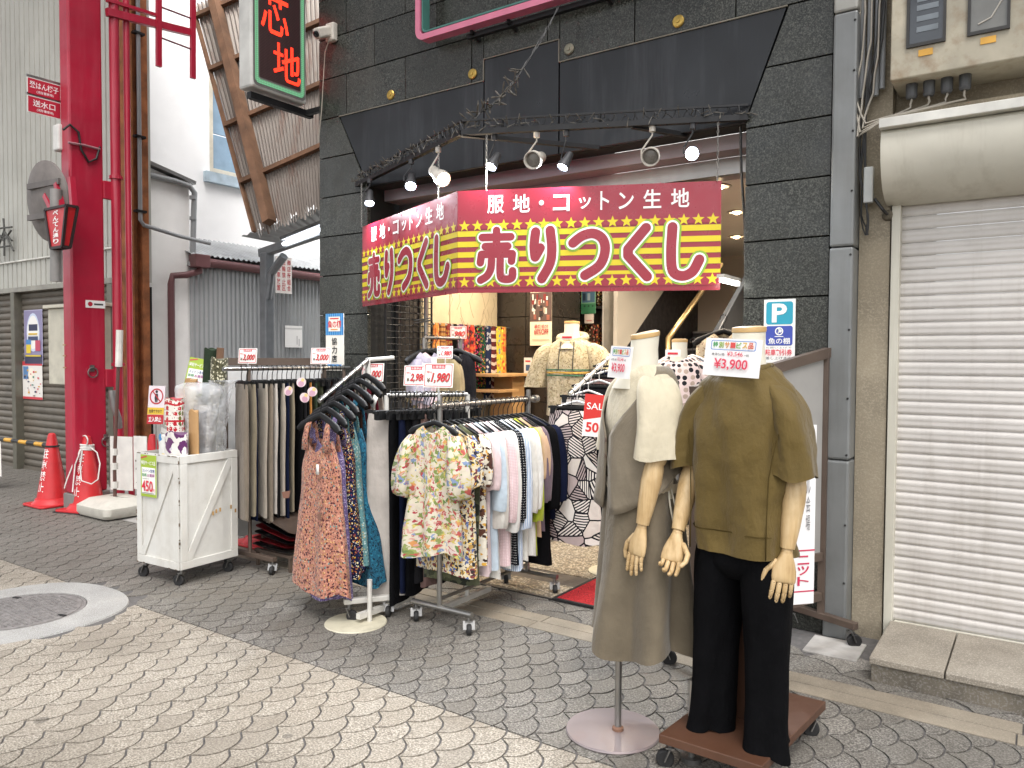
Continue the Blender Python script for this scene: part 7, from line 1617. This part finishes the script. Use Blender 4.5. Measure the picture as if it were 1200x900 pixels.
# price cards hung on the necks
def pcard(par_loc, rz, y, z, w, h, label, big):
    m = Matrix.Translation(Vector(par_loc)) @ Matrix.Rotation(rz, 4, 'Z') @ Matrix.Translation((0, y, z)) @ Matrix.Rotation(-.12, 4, 'X') @ Matrix.Rotation(.05, 4, 'Y') @ frame((-w / 2, 0, 0), (1, 0, 0), (0, -1, 0))
    it = [('o', '7a9ad0', rrect(w * .10, h * .69, w * .90, h * .95, h * .05), rrect(w * .115, h * .71, w * .885, h * .93, h * .04))]
    for i, (c_, col) in enumerate(zip('特別サービス品', ('4a9a5a', '8aa83a', 'd0892f', 'cf4a45', '7aa84a', 'd0a52f', 'cf5a3a'))): it.append(('t', col, c_, w * (.14 + .106 * i), h * .745, w * (.14 + .106 * i + .088), h * .905, .03))
    it += [('t', '4f4c4a', '本体価格', w * .14, h * .53, w * .38, h * .61, .01), ('t', 'd2455a', '¥3,546', w * .42, h * .515, w * .70, h * .65, .012), ('t', '4f4c4a', '+税', w * .73, h * .53, w * .81, h * .60, .01),
           ('t', 'f3c9cf', '¥3,900', w * .20, h * .14, w * .82, h * .47, .045), ('t', 'd2334c', '¥3,900', w * .215, h * .155, w * .805, h * .455, .012)]
    r = sign('price_card', label, 'price card', m, w, h, .002, it, 'efedea', group='white 3,900 yen price cards')
    return r
pcard(cR, RZ, -.122, 1.39, .205, .128, 'white 3,900 yen price card hung on the neck of the olive dressed mannequin', 1)
pcard((gl.x, gl.y, 0), rad(-38) + rad(20), -.135, 1.375, .115, .12, 'white 3,900 yen price card hung on the neck of the vest wearing mannequin', 0)
# ---- brown plinth trolley
PB = thing('display_trolley', 'low brown laminate trolley with upright brown panel behind the black trousers', 'trolley', (-.94, 3.0, 0))
A_, B_, C_ = G(772, 860, .13), G(893, 898, .13), G(968, 822, .13); D_ = A_ + (C_ - B_)
m_bl = M('brown_laminate', '573a2a', .45, var=.1, scale=3, dirt=.25, dscale=5, dcol='3a2519', world=True)
qd = [p - PB.location for p in (A_, B_, C_, D_)]
MB().rings([[Vector((p.x, p.y, z)) for p in qd] for z in (.098, .13)]).build('platform', m_bl, PB, bevel=.003)
for i in range(4):
    c_ = sum((q for q in qd), Vector()) / 4; q = qd[i].lerp(c_, .13); caster(PB, Vector((q.x, q.y, 0)), .032, rad(200), zt=.1)
e0_, e1_ = qd[3].lerp(qd[0], .52), qd[2].lerp(qd[1], .52); e0_.z = e1_.z = .13 + .36
e0_ = e0_.lerp(e1_, .08); e1_ = e1_.lerp(e0_, .12)
MB().beam(e0_, e1_, .035, .72).build('upright_panel', m_bl, PB, bevel=.003)
# ---- grey screen on castors with a white notice
SS = thing('display_screen', 'grey translucent panel screen in brown steel frame on castors by the steel column', 'screen', (-1.1, 3.75, 0))
s0, s1 = G(800, 797), G(970, 744); s0 -= SS.location; s1 -= SS.location; s0.z = s1.z = 0
u_ = (s1 - s0).normalized(); nx_ = Vector((u_.y, -u_.x, 0))
zt0_, zt1_ = 1.30, 1.485
for p, zt_ in ((s0 + u_ * .06, zt0_), (s1 - u_ * .06, zt1_)):
    MB().beam(p + Vector((0, 0, .12)), p + Vector((0, 0, zt_)), .035, .035).build('post', m_brn, SS)
    MB().beam(p - nx_ * .2 + Vector((0, 0, .115)), p + nx_ * .2 + Vector((0, 0, .115)), .04, .035).build('foot', m_brn, SS, bevel=.004)
    for q in (-.17, .17): caster(SS, p + nx_ * q, .035, rad(30), zt=.10)
MB().beam(s0 + u_ * .08 + Vector((0, 0, .22)), s1 - u_ * .08 + Vector((0, 0, .22)), .035, .04).build('lower_rail', m_brn, SS)
MB().beam(s0 + u_ * .08 + Vector((0, 0, .43)), s1 - u_ * .08 + Vector((0, 0, .43)), .035, .04).build('middle_rail', m_brn, SS)
MB().beam(s0 + u_ * .04 + Vector((0, 0, zt0_ + .0)), s1 - u_ * .04 + Vector((0, 0, zt1_ + .0)), .04, .05).build('top_rail', m_brn, SS)
a, b_ = s0 + u_ * .085, s1 - u_ * .085
pn = MB(); t2 = nx_ * .004; pn.rings([[a + t2 + Vector((0, 0, .45)), b_ + t2 + Vector((0, 0, .45)), b_ + t2 + Vector((0, 0, zt1_ - .03)), a + t2 + Vector((0, 0, zt0_ - .03))], [a - t2 + Vector((0, 0, .45)), b_ - t2 + Vector((0, 0, .45)), b_ - t2 + Vector((0, 0, zt1_ - .03)), a - t2 + Vector((0, 0, zt0_ - .03))]])
pn.build('panel', M('cloudy_panel', '9a9894', .35, var=.06, scale=4, dirt=.15), SS)
nt_ = -nx_ if False else nx_
fp = PD(908, 722, 3.12); m = frame(Vector((fp.x, fp.y, .44)), (.66, .75, 0), (.75, -.66, 0))
sign('screen_notice', 'tall white notice with red ruled lettering in front of the grey screen', 'notice', m, .18, .74, .004, [('r', 'c93458', .0, .05, .18, .056), ('r', 'c93458', 0, .22, .18, .226), ('|', 'c93458', 'ニット', .10, .075, .155, .205, .012), ('|', '8a8a8a', 'セール会場', .135, .30, .155, .68, .004)], 'f1efee')
# ---- hooded mannequin at the back
pe_ = G(668, 627); ME = thing('mannequin', 'headless mannequin in cream hooded top and pale mauve trousers deep in the shop', 'mannequin', (pe_.x, pe_.y, 0), rad(12))
zz = PY(668, 376, pe_.y).z
MB().lathe([(.24, .017), (.245, .022), (.24, .03), (.001, .034)], 36).build('base_disc', M('grey_disc', '8d8986', .4, .2), ME); MB().tube([(-.12, 0, .03), (-.12, 0, .95)], .013, 10).build('pole', m_rail, ME)
sF = zz / 1.55
def lvS(L): return [(z * sF, x * sF * .9, y * sF, a * sF * .9, b_ * sF * .9, f_ * sF) for z, x, y, a, b_, f_ in L]
neck(ME, 1.43 * sF, 1.535 * sF, .055 * sF)
b = MB(); cloth(b, lvS([(1.44, 0, 0, .09, .075, .002), (1.41, 0, .0, .125, .09, .003), (1.36, 0, 0, .18, .11, .003), (1.25, 0, 0, .205, .13, .005), (1.1, 0, 0, .205, .135, .008), (.95, 0, 0, .20, .13, .010), (.87, 0, 0, .205, .13, .010)]), 40, 20, 91, 5, neck=.05); b.build('hooded_top', F_['hoodie'], ME, smooth=True)
hd = MB(); hd.tube([Vector((.11 * math.cos(t), .085 * math.sin(t) + .02, 1.43 * sF + .02 * math.sin(t))) for t in [2 * PI * i / 20 - PI / 2 for i in range(21)]], [.02 + .018 * (math.sin(2 * PI * i / 20 - PI / 2) + 1) / 2 for i in range(21)], 8); hd.build('hood', F_['hoodie'], ME, smooth=True)
for s_ in (1, -1):
    sv_ = MB(); cloth(sv_, lvS([(1.39, s_ * .14, 0, .05, .06, 0), (1.34, s_ * .20, 0, .085, .09, .003), (1.2, s_ * .255, 0, .092, .10, .008), (1.07, s_ * .29, 0, .095, .10, .010)]), 24, 12, 95 + s_, 3); sv_.build('top_sleeve', F_['hoodie'], ME, smooth=True)
    cd_ = MB(); cd_.tube([Vector((s_ * .055, -.10, 1.40 * sF)), Vector((s_ * .06, -.145, 1.28 * sF)), Vector((s_ * .06, -.15, 1.2 * sF))], .005, 6); cd_.build('hood_cord', M('cord_dark', '4a473c', .7), ME)
    b = MB(); cloth(b, lvS([(.9, s_ * .075, 0, .09, .11, 0), (.7, s_ * .085, 0, .092, .11, .005), (.4, s_ * .09, 0, .08, .10, .008), (.13, s_ * .09, 0, .075, .09, .008)]), 24, 14, 97 + s_, 3); b.build('trouser_leg', fab('cloth_palemauve', 'a2958f'), ME, smooth=True)
for dz, c_ in ((0, '3d6b52'), (.022, 'c9a14a'), (.044, '3d6b52')):
    b = MB(); cloth(b, lvS([(1.165 + dz / sF, 0, 0, .2105, .14, .008), (1.155 + dz / sF, 0, 0, .2108, .1405, .008)]), 40, 1, 91, 5, crumple=0); b.build('ribbon_band', fab('ribbon_' + c_, c_), ME, smooth=True)
MB().box((0, -.115, 1.435 * sF), (.11, .004, .05)).build('neck_card', ink('eeeae2'), ME); MB().box((0, -.118, 1.43 * sF), (.08, .003, .014)).build('print', ink('cf3340'), ME)
# ---- polka dot torso
pf3 = PD(796, 400, 4.55); MF = thing('torso_form', 'half torso form in pale pink blouse with black polka dots near the stairs', 'mannequin', (pf3.x, pf3.y, 0), rad(5))
zF = pf3.z; neck(MF, zF - .09, zF, .045)
b = MB(); cloth(b, [(zF - .085, 0, 0, .075, .06, 0), (zF - .11, 0, 0, .12, .08, .002), (zF - .16, 0, 0, .175, .10, .003), (zF - .3, 0, 0, .185, .12, .008), (zF - .48, 0, 0, .16, .11, .012), (zF - .62, 0, 0, .17, .11, .012)], 36, 16, 103, 5, neck=.05); b.build('blouse', F_['polka'], MF, smooth=True)
for s_ in (1, -1):
    sv_ = MB(); cloth(sv_, [(zF - .12, s_ * .14, 0, .05, .06, 0), (zF - .17, s_ * .2, 0, .08, .085, .004), (zF - .35, s_ * .235, 0, .085, .09, .012), (zF - .45, s_ * .24, 0, .06, .07, .01)], 22, 10, 105 + s_, 4); sv_.build('sleeve', F_['polka'], MF, smooth=True)
MB().tube([(0, 0, .03), (0, 0, zF - .5)], .015, 10).build('pole', m_rail, MF); MB().lathe([(.16, .0145), (.16, .025), (.001, .03)], 28).build('base_disc', M('grey_disc', '', .4), MF)
MB().box((-.01, -.085, zF - .07), (.09, .004, .04)).build('neck_card', ink('eeeae2'), MF); MB().box((-.01, -.088, zF - .072), (.06, .003, .012)).build('print', ink('cf3340'), MF)
# ---- white sloping rack of printed skirts with SALE card
RS = thing('skirt_rack', 'white steel waterfall rack of black and white printed skirts with sale card', 'clothes rack', (-2.6, 4.75, 0))
k0, k1 = PD(668, 462, 4.75), PD(722, 412, 5.15)
MB().tube([k0 - RS.location, k1 - RS.location], .012, 10).build('sloping_arm', m_wrail, RS, smooth=40)
MB().tube([k1 - RS.location, Vector((k1.x, k1.y, .03)) - RS.location], .014, 10).build('upright', m_wrail, RS)
MB().lathe([(.17, .015), (.172, .022), (.001, .03)], 32, Matrix.Translation(Vector((k1.x, k1.y, 0)) - RS.location)).build('base_disc', M('cream_disc', '', .4), RS)
for i in range(9):
    p = k0.lerp(k1, .03 + .94 * i / 8); random.seed(900 + i); ya = rad(8) + random.uniform(-.1, .1)
    b = MB(); L = .82; cloth(b, [(-.11, 0, 0, .14, .012, .002), (-.3, 0, 0, .16, .02, .006), (-.6, 0, 0, .18, .028, .012), (-.11 - L, 0, 0, .20, .032, .016)], 28, 14, 910 + i, 6, hem=.012)
    c_ = ('geo', 'black', 'ltgrey', 'geo', 'charcoal', 'black', 'rosebrown', 'black', 'navy')[i]
    nm = ('front geometric black and white printed', 'black', 'pale grey', 'second geometric printed', 'charcoal', 'second black', 'rose brown', 'third black', 'navy')[i]
    hanger(p, ya, f'{"white" if i % 2 else "black"} hanger holding the {nm} skirt', HB_CLIP if i % 2 == 0 else HB_WHITE, HK if i % 2 == 0 else HKW, group='hangers on the skirt rack')
    garment('skirt', f'{nm} skirt on the sloping white rack', 'skirt', p, ya, F_[c_], [('cloth', b, None)], 'skirts on the sloping white rack')
sp_ = PD(697, 512, 4.55); w, h = .155, .25; m = card_m(sp_, w, h, rad(22), -.06, rad(4))
sign('sale_card', 'red and white SALE 50 card hanging on the skirt rack', 'sign', m, w, h, .002, [('p', 'c9281f', [[(0, h), (0, h * .38), (w, h * .52), (w, h)]]), ('t', 'f3eeea', 'SALE', w * .1, h * .64, w * .92, h * .80, .004), ('t', 'cf2a24', '50', w * .12, h * .10, w * .62, h * .34, .03), ('t', 'cf2a24', '%', w * .66, h * .10, w * .9, h * .26, .02)], 'efebe6')
